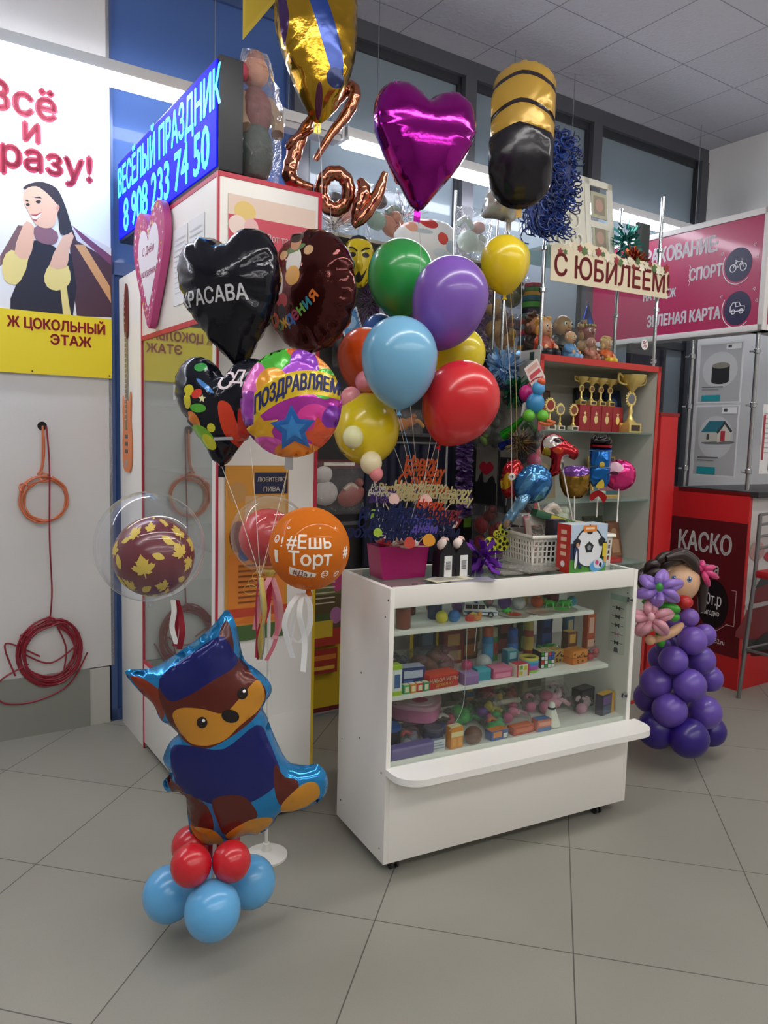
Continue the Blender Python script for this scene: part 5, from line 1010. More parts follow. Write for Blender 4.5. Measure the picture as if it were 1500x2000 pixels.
# big eyed toy in a shiny bag on top of the kiosk
pt = thing('bagged_plush', 'plush toy in a shiny bag on top of the kiosk beside the LED sign', 'plush toy', S(.175, .10, KH + .005), AZ_S)
mb = MB(); mb.ell((0, 0, .12), (.07, .065, .12), mat('2c3a34', .7, vary=.5, vscale=30)); mb.ell((0, 0, .26), (.066, .06, .09), mat('6a3434', .7, vary=.6, vscale=40)); mb.build('body', pt)
mb = MB(); mb.ell((0, 0, .40), (.05, .05, .055), mat('b07860', .6)); mb.ell((0, 0, .435), (.035, .04, .04), mat('8a5a50', .6)); mb.build('head', pt)
for x in (-.07, .07): mb = MB(); mb.tube(spline([(x * .7, 0, .31), (x * 1.05, -.03, .24), (x * .9, -.06, .18)], 4), .024, mat('8a7460', .7), 8); mb.build('arm', pt)
mb = MB(); mb.ell((-.06, -.02, .38), (.025, .02, .035), mat('a02840', .6)); mb.build('bow', pt)
mb = MB(RX(pi / 2)); pillow(mb, [(-.075, 0), (.09, 0), (.095, .2), (.08, .36), (.05, .47), (-.05, .47), (-.075, .36), (-.08, .2)], .085, wrap_film(), n=18, wr=.14, seed=3); mb.build('clear_bag', pt)
# hanging yellow pennant from the ceiling
pn = thing('pennant', 'yellow triangular pennant hanging at the top edge of the picture', 'pennant', onv(474, 78, .55), AZ_S); k = .0021
mb = MB(RX(pi / 2)); mb.prism([(0, 0), (.20, .27), (.42, .58), (-.0, .58)], -.001, .001, mat('dcc44a', .5)); mb.prism([(0.01, .04), (.19, .28), (.36, .57), (.01, .57)], .001, .0016, mat('d4ba40', .5)); mb.build('cloth', pn)
mb = MB(RX(pi / 2)); mb.text('УДАЧ', .10, mat('9a5a78', .5), T(.085, .36, .003) @ RZ(1.45), .0, sx=.8); mb.build('lettering', pn)
mb = MB(); q = onv(474, 78, .55); mb.cyl((0, 0, .58), (0, 0, CEIL - q.z), .0015, mat('cccccc', .4), seg=5); mb.build('hanging_string', pn)

# ================================================================== SHELF UNIT WITH TROPHIES
SX0, SV0, SW, SD, SH = 1.725, .166, .925, .34, 1.92
su = thing('shelf_unit', 'grey glass shelved cabinet with red front edges, right of the balloons', 'shelf unit', S(SX0, SV0, 0), AZ_S)
gw = mat('b9b8b0', .5, vary=.03); rd = mat('b8302a', .4)
for x in (0, SW - .02): mb = MB(); mb.box((x, .002, 0), (x + .02, SD, SH - .02), gw, .001); mb.build('side_panel', su)
mb = MB(); mb.box((.02, SD - .012, 0), (SW - .02, SD, SH - .02), mat('a09e94', .6)); mb.build('back_panel', su)
mb = MB(); mb.box((0, .002, SH - .022), (SW, SD, SH), mat('c8c4b8', .5), .001); mb.build('top_board', su)
mb = MB(); mb.box((.02, .01, 0), (SW - .02, SD - .012, .08), gw); mb.box((.02, .0, .08), (SW - .02, .014, .62), gw, .001); mb.box((.02, .014, .60), (SW - .02, SD - .012, .62), gw); mb.build('lower_cabinet', su)
mb = MB()
for a, b in (((-.002, -.003, 0), (.022, .002, SH)), ((SW - .022, -.003, 0), (SW + .002, .002, SH)), ((-.002, -.003, SH - .03), (SW + .002, .002, SH + .002)), ((0, -.003, .0), (SW, .002, .02))): mb.box(a, b, rd)
mb.build('red_edging', su)
for z in (1.175, 1.545, .82): mb = MB(); mb.box((.021, .015, z), (SW - .021, SD - .013, z + .008), clear('shelf_glass', 'd8e8e4', .02, .15)); mb.build('glass_shelf', su)
PH = .95
for x, y in ((.02, .03), (SW - .03, .03), (.02, SD - .03), (SW - .03, SD - .03)):
    mb = MB(); mb.cyl((x, y, SH), (x, y, SH + PH - .04), .010, chrome(), seg=14)
    for z in (.02, .30, .50, .62): mb.lathe([(.010, 0), (.017, .004), (.017, .022), (.010, .026)], chrome(), 14, T(x, y, SH + z))
    mb.lathe([(.012, 0), (.012, .012), (0, .014)], chrome(), 12, T(x, y, SH + PH - .045)); mb.build('chrome_post', su)
mb = MB(); mb.box((.005, .0, SH + .515), (SW - .01, SD, SH + .523), clear('shelf_glass', 'd8e8e4', .02, .15)); mb.build('upper_glass_shelf', su)
mb = MB(); mb.box((.035, .022, SH + .06), (SW - .045, .026, SH + .5), clear('glass', 'f2f6f4', 0.015, 0.0)); mb.build('front_glass', su)
mb = MB(); mb.lathe([(0, 0), (.028, 0), (.028, .0015), (0, .0015)], mat('e8e4e4', .5), 24, T(.80, .0205, SH + .115) @ RX(pi / 2)); mb.text('%', .05, mat('a8304a', .5), frame(Vector((.80, .0185, SH + .115)), (1, 0, 0), (0, 0, 1)), .02); mb.build('percent_sticker', su)
def SL(x, y, z): return S(SX0 + x, SV0 + y, z)
# trophies
gold = mat('e4cc7c', .28, .6, vary=.12, vscale=40); gold2 = mat('ead690', .3, .55)
def trophy(label, p, h, kind, disc='8a2a20', group='trophies on the top shelf'):
    t = thing('trophy', label, 'trophy', p, AZ_S, group); r = h * .16
    mb = MB(); mb.box((-r, -r * .8, 0), (r, r * .8, h * .16), gold if kind else mat('d0ccb8', .3), .002); mb.box((-r * .7, -r * .82, h * .03), (r * .7, -r * .8, h * .13), mat('3a2a20', .4)); mb.build('base', t)
    mb = MB(); mb.lathe([(r * .8, h * .16), (r * .5, h * .2), (r * .2, h * .3), (r * .3, h * .36), (r * .2, h * .42), (r * .2, h * .5)], gold, 14); mb.build('stem', t)
    if kind == 2:
        mb = MB(); mb.lathe([(r * .15, h * .68), (r * .5, h * .76), (r * 1.3, h * .88), (r * 1.5, h * .99), (r * 1.4, h * .99), (0, h * .9)], gold, 20); mb.build('cup', t)
        for s in (-1, 1): mb = MB(); mb.tube(spline([(s * r * .9, 0, h * .82), (s * r * 2.1, 0, h * .86), (s * r * 2.2, 0, h * 1.0), (s * r * 1.5, 0, h * .95)], 5), r * .12, gold, 7); mb.build('handle', t)
        z = h * .58; R = r * .75
    else: z = h * .74; R = h * .2
    mb = MB(); M = T(0, 0, z) @ RX(pi / 2)
    for i in range(14): a = 2 * pi * i / 14; mb.ell((R * cos(a), R * sin(a), 0), (R * .26, R * .2, R * .12), gold, RZ(a), seg=8) if kind != 1 else None
    mb2 = MB(M); mb2.lathe([(R * .75, -.004), (R * 1.0, -.004), (R * 1.0, .004), (R * .75, .004), (R * .75, -.004)], gold2, 22)
    for i in range(16): a = 2 * pi * i / 16; mb2.ell((R * cos(a), R * sin(a), 0), (R * .22, R * .16, R * .12), gold, RZ(a), seg=8)
    mb.b.free(); mb2.build('wreath', t)
    mb = MB(M); mb.lathe([(0, -.003), (R * .76, -.003), (R * .76, .003), (0, .005)], mat(disc, .35), 20); mb.build('disc', t)
    if kind == 2: mb = MB(); mb.cyl((0, 0, z + R), (0, 0, h * .7), r * .15, gold, seg=8); mb.build('neck', t)
ZT = 1.5535
trophy('small gold trophy with a red disc, leftmost on the trophy shelf', SL(.16, .08, ZT), .17, 0); trophy('small pale trophy with a grey disc, second from the left on the trophy shelf', SL(.245, .09, ZT), .145, 0, '7a7468'); trophy('small gold trophy with a brown disc next to the red boxes', SL(.335, .08, ZT), .145, 0, '7a3a20')
trophy('tall gold winners cup right of the red boxes', SL(.775, .07, ZT), .32, 2, '6a6a70')
for i in range(4):
    p = SL(.445 + i * .088, .13, ZT); w = 'first second third fourth'.split()[i]
    carton('medal_case', 'dark red case with a gold emblem, %s of the row from the left' % w, 'case', p, AZ_S, .084, .06, .14, '8a1c22', [(0, .97, 1, 1, 'a02c30')], 'row of dark red cases') if 0 else None
    t = thing('medal_case', 'dark red case with a gold emblem, %s of the row from the left' % w, 'case', p, AZ_S, 'row of dark red cases')
    mb = MB(); mb.box((-.042, -.03, 0), (.042, .03, .14), mat('8e1e24', .45), .002); mb.build('body', t)
    mb = MB(frame(Vector((0, -.0306, .07)), (1, 0, 0), (0, 0, 1))); mb.flat(sp2([(0, -.03), (.014, -.012), (.012, .008), (0, .015), (-.012, .008), (-.014, -.012)], 4), gold2); mb.flat(star(5, .012, .5), gold2, T(0, .026, 0)); mb.build('gold_emblem', t)
for i, (x, lab) in enumerate(((.42, 'leftmost'), (.50, 'second'), (.575, 'third'), (.65, 'rightmost'))): trophy('small gold cup on top of the dark red cases, %s of four' % lab, SL(x + .02, .13 + .0, ZT + .141), .15, 2, '8a5a30', 'cups on the red cases')
flat_card('red_case', 'narrow dark red case beside the leftmost trophy', 'case', frame(SL(.085, .12, ZT), SU, (0, 0, 1)), .05, .14, '8a1c24', th=.04)
def book(label, x, y, w, h, lean, c, c2, z=ZT, th=.02, turn=0.0, frame_=None):
    t = thing('picture_frame' if frame_ else 'display_book', label, 'picture frame' if frame_ else 'book', SL(x, y, z), AZ_S + turn); t.matrix_world = SL_m(x, y, z, turn, lean)
    mb = MB(); mb.box((-w / 2, 0, 0), (w / 2, th, h), mat(frame_ or c, .35), .002); mb.build('body', t)
    mb = MB(); e = .012 if frame_ else .004; mb.box((-w / 2 + e, -.001, e), (w / 2 - e, 0.0, h - e), mat(c, .3)); mb.box((-w * .3, -.0016, h * .15), (w * .3, -.001, h * .5), mat(c2, .35)); mb.flat(ellp(0, h * .7, w * .22, h * .1), mat(c2, .35), frame(Vector((0, -.0014, 0)), (1, 0, 0), (0, 0, 1))); mb.build('cover', t); return t
def SL_m(x, y, z, turn, lean): return T(SL(x, y, z)) @ RZ(AZ_S + turn) @ RX(lean)
book('dark blue book standing behind the tall winners cup', .83, .20, .13, .25, -.2, '1c2a48', '4a6a98'); book('black and grey book left of the dark blue one, behind the trophies', .66, .27, .15, .25, -.12, '23242c', '3a5a68'); book('brown picture frame behind the small trophies', .28, .25, .16, .22, -.15, '4a4038', '6a5a4a', frame_='5a2a20')
ZS = 1.1835
book('gold framed landscape picture leaning on the second glass shelf', .77, .20, .20, .24, -.25, '3a6068', '8a5a60', ZS, .015, -.15, 'c8a050'); book('yellow edged picture behind the foil toys on the second shelf', .33, .27, .2, .24, -.1, '7a7060', 'a08868', ZS, .015, 0, '8a7a58')
carton('soap_carton', 'small pale green carton on the second glass shelf beside the framed landscape', 'carton', SL(.58, .10, ZS), AZ_S, .07, .05, .045, 'b8d0c0', [(.1, .1, .9, .9, 'a0c0b0')])
ZR = .8285
book('dark green icon picture on the third glass shelf', .70, .18, .16, .25, -.2, '2a3a2c', '6a3a30', ZR, .015, 0, '4a3a28'); book('brown icon picture at the right of the third glass shelf', .83, .15, .12, .22, -.2, '8a5a44', 'b08a6a', ZR, .015, .1, '6a4a34')
carton('gift_carton', 'flat red carton on the third glass shelf under the icons', 'carton', SL(.66, .07, ZR), AZ_S, .16, .06, .025, '9a2a2c', [(.1, .2, .9, .8, 'b03a34')])
# clay figures on top of the unit
def figure(label, p, h, skin_, hair_, top, leg, hat=None, turn=0.0, bear=False):
    t = thing('figurine', label, 'figurine', p, AZ_S + turn, 'painted figurines on the shelf unit'); s = h
    def blob(name, parts, c, r=.3):
        mb = MB()
        for q, rad in parts: mb.ell(tuple(v * s for v in q), tuple(v * s for v in rad), mat(c, r), seg=16)
        return mb.build(name, t)
    blob('legs', [((-.12, -.16, .12), (.1, .2, .1)), ((.12, -.16, .12), (.1, .2, .1)), ((-.13, -.33, .09), (.075, .09, .09)), ((.13, -.33, .09), (.075, .09, .09))], leg)
    mb = MB(); mb.lathe([(0, .04 * s), (.2 * s, .04 * s), (.23 * s, .14 * s), (.2 * s, .34 * s), (.12 * s, .46 * s), (.07 * s, .5 * s), (0, .51 * s)], mat(top, .3), 20); mb.build('torso', t)
    for q in (-1, 1):
        mb = MB(); mb.tube(spline([(q * .15 * s, 0, .42 * s), (q * .26 * s, -.06 * s, .30 * s), (q * .17 * s, -.22 * s, .22 * s)], 4), [.075 * s] * 4 + [.065 * s] * 5, mat(top, .3), 10); mb.build('sleeve', t)
        mb = MB(); mb.ell((q * .16 * s, -.25 * s, .21 * s), .06 * s, mat(skin_, .3), seg=10); mb.build('hand', t)
    hd_ = blob('head', [((0, -.02, .67), (.19, .17, .19)), ((0, -.19, .64), (.03, .035, .03)), ((-.19, -.02, .65), (.03, .04, .05)), ((.19, -.02, .65), (.03, .04, .05))], skin_)
    for q in (-1, 1): mb = MB(); mb.ell((q * .075 * s, -.172 * s, .69 * s), (.032 * s, .02 * s, .04 * s), mat('f2eee8', .2), seg=10); mb.ell((q * .075 * s, -.19 * s, .69 * s), (.016 * s, .01 * s, .022 * s), mat('20181a', .2), seg=8); e = mb.build('eye', t)
    mb = MB(); mb.tube(spline([(-.06 * s, -.175 * s, .575 * s), (0, -.19 * s, .56 * s), (.06 * s, -.175 * s, .575 * s)], 4), .012 * s, mat('9a3a34', .3), 6); mb.build('mouth', t)
    if hair_: 
        mb = MB(); R = random.Random(int(h * 1e4) + len(label)); mb.ell((0, .03 * s, .73 * s), (.205 * s, .17 * s, .17 * s), mat(hair_, .4), seg=16)
        for i in range(26):
            a = R.uniform(-.5, pi + .5); b = R.uniform(.1, 1.2); q = Vector((cos(a) * cos(b) * .2, sin(a) * cos(b) * .18 - .02, .74 + .17 * sin(b))) * s; mb.ell(q, (.055 * s, .05 * s, .045 * s), mat(hair_, .4), RZ(a), seg=8)
        for q in (-1, 1): mb.ell((q * .17 * s, .0, .58 * s), (.06 * s, .09 * s, .12 * s), mat(hair_, .4), seg=10)
        mb.build('hair', t)
    if hat:
        mb = MB(); mb.lathe([(.17 * s, .80 * s), (.12 * s, .95 * s), (.05 * s, 1.15 * s), (0, 1.32 * s)], mat(hat, .15, .6), 20); mb.build('hat', t)
        mb = MB()
        for i in range(18): a = 2 * pi * i / 18; mb.ell((.175 * s * cos(a), .175 * s * sin(a), .80 * s), .03 * s, mat('a8963c', .3, .5), seg=7)
        mb.build('hat_trim', t)
    return t
ZF = SH + .001
figure('blond curly haired figurine in a red and orange jacket, front left', SL(.13, .12, ZF), .225, 'e0a480', 'd89a3c', 'b8401c', '1c2028')
figure('brown haired figurine behind the blond one', SL(.19, .25, ZF), .27, 'c89070', '5a3a28', '3a2a28', '2a2428')
figure('figurine in sky blue trousers seated in front, second from the left', SL(.30, .10, ZF), .17, 'd8a070', None, '5a88b8', '7aa4cc', turn=.2)
figure('bald figurine in a black suit with a white collar, standing at the back', SL(.37, .23, ZF), .29, 'b88a58', None, '18181c', '1c1c20')
figure('figurine with a shiny blue cone hat', SL(.50, .17, ZF), .25, '8a3a34', '9a6a3a', 'a88058', '6a4434', hat='1c3c98')
figure('small pink brown bear like figurine before the blue hatted one', SL(.435, .08, ZF), .145, 'b87860', None, 'a86a58', 'a06450')
figure('orange and yellow figurine at the right end of the row', SL(.58, .10, ZF), .16, 'd8a068', 'd8b070', 'd06028', 'd8b43c')
# anniversary banner
bn = thing('anniversary_banner', 'cream cut-out banner with red anniversary letters across the chrome posts', 'banner'); b0, b1 = onv(1075, 512, .145), onv(1304, 553, .145)
bn.matrix_world = frame(b0, (b1 - b0), Vector((0, 0, 1))); L = (b1 - b0).length; tb = -.14
mb = MB(); top = [(L * i / 30, .075 + .018 * abs(sin(i * .9)) + .035 * max(0, sin(pi * i / 30 * 2 - .3))) for i in range(31)]; mb.prism([(0, -.085), (L, -.085)] + top[::-1], 0, .003, mat('d8ccae', .5)); mb.build('board', bn)
mb = MB(); mb.text('С ЮБИЛЕЕМ!', .145, mat('8c2026', .5), T(L * .52, -.012, .004), .018, sx=.95, th=.001); mb.build('lettering', bn)
mb = MB(); Rn = random.Random(8)
for i in range(26): x = L * (.03 + .94 * i / 25); y = .055 + Rn.uniform(-.01, .03) + .03 * max(0, sin(pi * x / L * 2 - .3)); mb.flat(mv(sp2(star(6, 1, .6), 2), x, y, Rn.uniform(.014, .028)), mat(('d8cfb8', '8c2026', '4a6a34', 'e4dcc8')[i % 4], .5), T(0, 0, .0045 + .0002 * i))
mb.build('printed_flowers', bn)
# collage frame, tinsel, wig on the upper glass shelf
ZG = SH + .524
cf = thing('collage_frame', 'large cream multi photo frame with cut-out scrolls on the upper glass shelf', 'photo frame', SL(.38, .20, ZG), AZ_S); cf.matrix_world = SL_m(.43, .15, ZG + .003, 0, -.12)
mb = MB(); W2, H2 = .50, .46; cm = mat('d6d4c6', .45)
for a, b in (((-W2 / 2, 0, 0), (W2 / 2, .012, .05)), ((-W2 / 2, 0, H2 - .035), (W2 / 2, .012, H2)), ((-W2 / 2, 0, 0), (-W2 / 2 + .04, .012, H2)), ((W2 / 2 - .035, 0, 0), (W2 / 2, .012, H2)), ((.03, 0, 0), (.07, .012, H2)), ((.07, 0, .2), (.22, .012, .235)), ((-.25, 0.004, 0), (.03, .012, H2))): mb.box(a, b, cm, .001)
mb.build('frame', cf)
mb = MB(frame(Vector((0, 0, 0)), (1, 0, 0), (0, 0, 1)))
for x, y, s, a in ((-.15, .33, .07, .3), (-.06, .36, .05, 1.5), (-.17, .18, .06, 2.2), (-.07, .22, .06, 4.), (-.15, .09, .05, .8), (-.04, .12, .05, 3.)): mb.tube(spline([(x + s * (1 - i / 14) * cos(a + i * .55), y + s * (1 - i / 14) * sin(a + i * .55), .003) for i in range(13)], 3), .006, mat('e6e4d8', .4), 6)
mb.build('scroll_ornament', cf)
for y in (.255, .08): mb = MB(); mb.box((.08, .002, y), (.205, .006, y + .14), mat('aaa890', .4)); mb.box((.10, .001, y + .02), (.185, .002, y + .12), mat('8a8070', .5)); mb.flat(ellp(.14, y + .07, .03, .035), mat('b09080', .5), frame(Vector((0, .0008, 0)), (1, 0, 0), (0, 0, 1))); mb.build('photo_insert', cf)
def tinsel(name, label, cat, p, n, r, L, cols, seed, spread=(1, 1, 1), th=.0012, metal=.6, w=None, curl=0.0):
    R = random.Random(seed); mb = MB(); ms = [mat(c, .25, metal) for c in cols]
    for i in range(n):
        d = Vector((R.gauss(0, 1) * spread[0], R.gauss(0, 1) * spread[1], R.gauss(0, 1) * spread[2])).normalized(); q = Vector((d.x * r[0], d.y * r[1], d.z * r[2])) * R.uniform(.2, 1)
        sd = Vector((R.uniform(-1, 1), R.uniform(-1, 1), R.uniform(-1, 1))); e = q + d * L * R.uniform(.6, 1.2) + sd * L * .25
        pts = spline([q, (q + e) / 2 + sd * L * (.15 + curl), e], 3)
        if w: mb.ribbon(pts, w, ms[i % len(ms)], sd, th * .3)
        else: mb.tube(pts, th, ms[i % len(ms)], 4)
    return tag(place(mb.build(name), T(p)), label, cat)
tinsel('tinsel_bow', 'teal tinsel bow at the right of the upper glass shelf', 'bow', SL(.72, .12, ZG + .14), 160, (.05, .04, .09), .05, ('2a8a84', '58b0a4', '1c6a6a'), 1, w=.014)
tinsel('tinsel_bow', 'red and gold tinsel bow hanging below the teal one', 'bow', SL(.715, .05, ZG + .03), 130, (.045, .03, .05), .04, ('a83a20', 'c87838', '8a2018'), 2, w=.011)
flat_card('photo_album', 'dark album standing beside the teal bow on the upper glass shelf', 'album', frame(SL(.79, .12, ZG), SU, (0, 0, 1)), .1, .26, '26302e', th=.02)
wg = thing('curly_wig', 'royal blue curly wig hanging under the yellow and black balloon', 'wig', onv(1083, 345, .12)); R = random.Random(5); mb = MB(wg.matrix_world.inverted()); wm = [mat('102c74', .5), mat('1a4296', .45), mat('0a1e52', .5)]
for i in range(620):
    a = R.uniform(0, 2 * pi); px, py = 1088 + R.gauss(0, 16), R.uniform(255, 445); px += (py < 300) * 0 + (-14 if py > 390 else 0); q = onv(px, py, .12 + R.gauss(0, .03)); s = R.uniform(.012, .03)
    mb.tube([q + Vector((s * cos(a + j * .9) + .004 * j * cos(a), .5 * s * sin(a * 2 + j), s * sin(a + j * .9) - .006 * j)) for j in range(9)], .0036, wm[i % 3], 4)
mb.build('curls', wg)
mb = MB(wg.matrix_world.inverted()); mb.ell(onv(1088, 330, .13), (.07, .05, .17), mat('0c2258', .6)); mb.build('cap', wg)
mb = MB(wg.matrix_world.inverted())
R = random.Random(9)
for i in range(40): q = onv(R.uniform(1030, 1075), R.uniform(390, 410), .1 + R.uniform(-.02, .02)); mb.tube(spline([q, q + Vector((R.uniform(-.02, .02), 0, -.05)), q + Vector((R.uniform(-.05, .03), 0, -.12))], 3), .0022, wm[i % 2], 4)
mb.build('loose_strands', wg)
# ================================================================== DISPLAY RACK BEHIND THE COUNTER
RV = .90
rk = thing('display_rack', 'dark display rack with a yellow foot between the kiosk and the grey cabinet', 'display rack', S(.42, RV, 0), AZ_S); RW = 1.62
mb = MB(); mb.box((0, 0, .50), (RW, .02, 2.46), mat('2a2628', .7, vary=.3, vscale=3)); mb.build('backboard', rk)
mb = MB(); mb.box((0, -.02, .04), (RW, .0, .50), mat('c8a81c', .5)); mb.box((0, -.021, .02), (RW, .0, .045), mat('6a1c1c', .5)); mb.build('yellow_foot', rk)
for x in (0, RW / 2, RW - .03): mb = MB(); mb.box((x, -.03, 0), (x + .03, .03, 2.46), mat('8a8a8c', .4, .6), .002); mb.build('upright', rk)
for z in (1.02, 1.50, 2.0): mb = MB(); mb.box((.03, -.012, z), (RW - .03, -.002, z + .02), mat('77777a', .4, .6)); mb.build('cross_rail', rk)
mb = MB(); mb.box((0, -.16, 2.46), (RW, .03, 2.475), mat('b8b4a8', .5)); mb.build('top_board', rk)
HV = RV - .08
def hg(px, py, v=HV): return onv(px, py, v)
def kd(p): return (p - EYEP).dot(_F) / FPX
def hbag(label, px, py, w, h, blobs, seed=0, header=None, v=HV, lean=0.0, name='toy_bag', cat='bag of toys', thick=.03, film=True, group=None):
    p = hg(px, py, v); k = kd(p); return bag(name, label, cat, p, AZ_S, w * k, h * k, blobs, group, lean, header, film, seed, thick=thick)
def hcard(name, label, cat, px, py, w, h, base, prints=(), words=(), v=HV, roll=0.0, th=.003):
    p = hg(px, py, v); k = kd(p); return flat_card(name, label, cat, frame(p, SU, (0, 0, 1)) @ RZ(roll), w * k, h * k, base, prints, [(s, x, y, z * k, c, q) for s, x, y, z, c, q in words], th)
# bags standing on the top board
ZK = 2.476
def tbag(label, px, w, h, blobs, seed, header=None, dv=0.0, thick=.05, film=True):
    p = hg(px, 400, RV - .08 - dv); p.z = ZK; k = kd(p); return bag('toy_bag', label, 'bag of toys', p, AZ_S, w * k, h * k, blobs, None, 0, header, film, seed, thick=thick)
tbag('bag with salmon and white masks on the rack top, left end', 668, 70, 95, [(-.25, .3, .2, 'e8d8c8'), (.1, .45, .25, 'e09a88'), (.3, .3, .18, 'f0e4d8'), (-.2, .75, .18, '3a3638'), (.2, .75, .2, 'f4ece4')], 1)
tbag('sage green and brown bag with silver tinsel on the rack top', 752, 85, 110, [(-.25, .4, .2, '8aa898'), (.1, .35, .25, 'b8785a'), (.3, .6, .18, '9ab0a0'), (-.2, .75, .18, '504848'), (.25, .3, .2, 'c8886a')], 2)
ps = thing('printed_cushion', 'white pillow shaped bag with red and pale blue print behind the green balloon', 'cushion', hg(838, 480, RV - .28)); ps.matrix_world = T(hg(838, 470, RV - .28)) @ RZ(AZ_S) @ RX(pi / 2); k = kd(hg(838, 470, RV - .28))
mb = MB(); wo = sp2([(-75 * k, -38 * k), (-78 * k, 5 * k), (-40 * k, 32 * k), (20 * k, 42 * k), (55 * k, 30 * k), (62 * k, -5 * k), (40 * k, -45 * k), (-20 * k, -55 * k)], 5)
pillow(mb, wo, .08, mat('eceeee', .35), [(ellp(-.04, .07, .05, .03), mat('c83a34', .4)), (ellp(.03, .0, .035, .03), mat('d84a40', .4)), (ellp(-.09, .02, .06, .012), mat('b8c8d0', .4)), (ellp(.09, -.03, .04, .03), mat('c0d4e0', .4)), (ellp(.02, -.07, .05, .02), mat('d8e4ec', .4)), (ellp(-.14, .04, .03, .03), mat('e8a890', .4))], None, 22, seed=3); mb.build('cover', ps)
tbag('pale green translucent bag at the right end of the rack top', 925, 80, 100, [(-.1, .4, .25, 'c8d8cc'), (.2, .35, .2, 'd8e4da'), (-.2, .7, .18, 'c0ccc4'), (.2, .7, .15, 'd8b0a8')], 4, thick=.06)
tbag('small clear bag with a red sweet standing on the rack top behind', 905, 28, 75, [(0, .5, .3, 'b83038'), (0, .8, .2, 'e0dcd8')], 5, dv=-.06, thick=.02)
tinsel('tinsel_spray', 'silver and red tinsel spray above the printed cushion', 'tinsel', hg(790, 425, RV - .1), 150, (.10, .03, .06), .07, ('d8d8dc', 'a8343c', 'c0c0c8', '6a5a5a'), 6, th=.0011)
tinsel('tinsel_spray', 'black and silver tinsel spray beside the yellow mask', 'tinsel', hg(655, 445, RV - .14), 110, (.05, .03, .08), .06, ('d0d0d4', '4a4a4c', 'a8a8b0'), 16, th=.0012)
# yellow mask with a black hood
mk = thing('carnival_mask', 'grinning yellow mask with a long nose and a black hood hanging on the rack', 'mask', hg(700, 515, RV - .20)); k = kd(hg(700, 515, RV - .20)); mk.matrix_world = T(hg(700, 515, RV - .20)) @ RZ(AZ_S - .5) @ RX(pi / 2)
mo = sp2([(0, -46 * k), (15 * k, -40 * k), (25 * k, -18 * k), (30 * k, 10 * k), (28 * k, 32 * k), (14 * k, 46 * k), (-14 * k, 46 * k), (-28 * k, 32 * k), (-30 * k, 10 * k), (-25 * k, -18 * k), (-15 * k, -40 * k)], 4); bl = mat('16120c', .5); yl = mat('d8c020', .25)
mb = MB(); dr_ = pillow(mb, mo, .06, yl, [(ellp(-13 * k, 12 * k, 7 * k, 5 * k), bl), (ellp(13 * k, 12 * k, 7 * k, 5 * k), bl), (sp2([(-16 * k, -12 * k), (-6 * k, -26 * k), (0, -18 * k), (6 * k, -26 * k), (16 * k, -12 * k), (6 * k, -36 * k), (-6 * k, -36 * k)], 4), bl)], mat('8a7a18', .5), 28, seed=2); mb.build('face', mk)
mb = MB(); mb.tube(spline([(0, 16 * k, .055), (0, 2 * k, .075), (1 * k, -8 * k, .10), (1 * k, -14 * k, .085)], 5), [.008 + .0006 * i for i in range(16)], yl, 10); mb.build('nose', mk)
mb = MB()
for s in (-1, 1): mb.tube(spline([(s * 4 * k, 18 * k, .066), (s * 12 * k, 24 * k, .063), (s * 20 * k, 25 * k, .05)], 4), .0035, bl, 6)
mb.build('eyebrows', mk)
mb = MB(T(0, .02, -.03)); mb.ell((0, 0, 0), (33 * k, 50 * k, .05), mat('1a181a', .8)); mb.build('hood', mk)
# hung goods, left to right
hcard('price_card', 'pale blue card hanging below the mask on a white tape', 'card', 672, 660, 46, 50, 'd4dde6', [(Rq(.08, .08, .92, .92), '3a86c0'), (ellp(.5, .5, .3, .25), '8ab8dc')], v=RV - .12, roll=.35)
tinsel('tinsel_wig', 'violet tinsel wig hanging under the yellow mask', 'wig', hg(722, 590, RV - .16), 160, (.05, .03, .10), .06, ('3a2048', '6a3a80', '2a1838'), 7, spread=(1, 1, 1.2))
hbag('dark costume bag behind the orange balloon', 690, 720, 90, 120, [(-.2, .4, .25, '241e2c'), (.2, .5, .25, '1a1a22'), (0, .8, .2, '302838')], 11, thick=.04)
hbag('small orange and gold cards in a bag under the light blue balloon', 800, 850, 60, 50, [(-.3, .4, .2, 'c8803c'), (.0, .5, .22, 'b86a2c'), (.3, .4, .2, 'd89a40')], 12, thick=.02)
hbag('clear bag of bracelet sets with a dark red header above the diploma bags', 660, 1005, 115, 105, [(-.25, .4, .2, 'c8c0bc'), (.25, .35, .25, '9a5048'), (.25, .45, .12, 'c8b0a0'), (-.3, .75, .15, 'd8d0cc')], 13, '5a1418', thick=.03, v=RV - .14)
hbag('crimson and clear hanging bag left of the bracelet bag', 585, 990, 50, 120, [(0, .3, .3, 'a02040'), (.1, .6, .25, 'b83a58'), (-.1, .8, .2, '802038')], 14, thick=.02, v=RV - .13)
hcard('diploma_poster', 'green and dark lettered diploma poster with pink flowers beside the counter', 'poster', 608, 1265, 66, 170, '5a4a30', [(Rq(0, .6, 1, 1), '6a6a40'), (ellp(.85, .75, .2, .12), 'b84078'), (ellp(.8, .35, .2, .1), 'b070a0'), (Rq(0, 0, 1, .2), 'a83424'), (Rq(0, .1, .7, .3), 'd0b030'), (Rq(.1, .3, .6, .38), '4a5a2c')] + [(Rq(.1, .5 + .06 * i, .75, .515 + .06 * i), 'c8c0a0') for i in range(6)], v=RV - .05)
hcard('diploma_poster', 'red and gold diploma poster low on the rack left of the counter', 'poster', 604, 1320, 62, 50, '9a2c20', [(Rq(.05, .55, .95, .75), 'c8702c'), (Rq(.1, .15, .9, .3), 'd8a83c')], v=RV - .045)
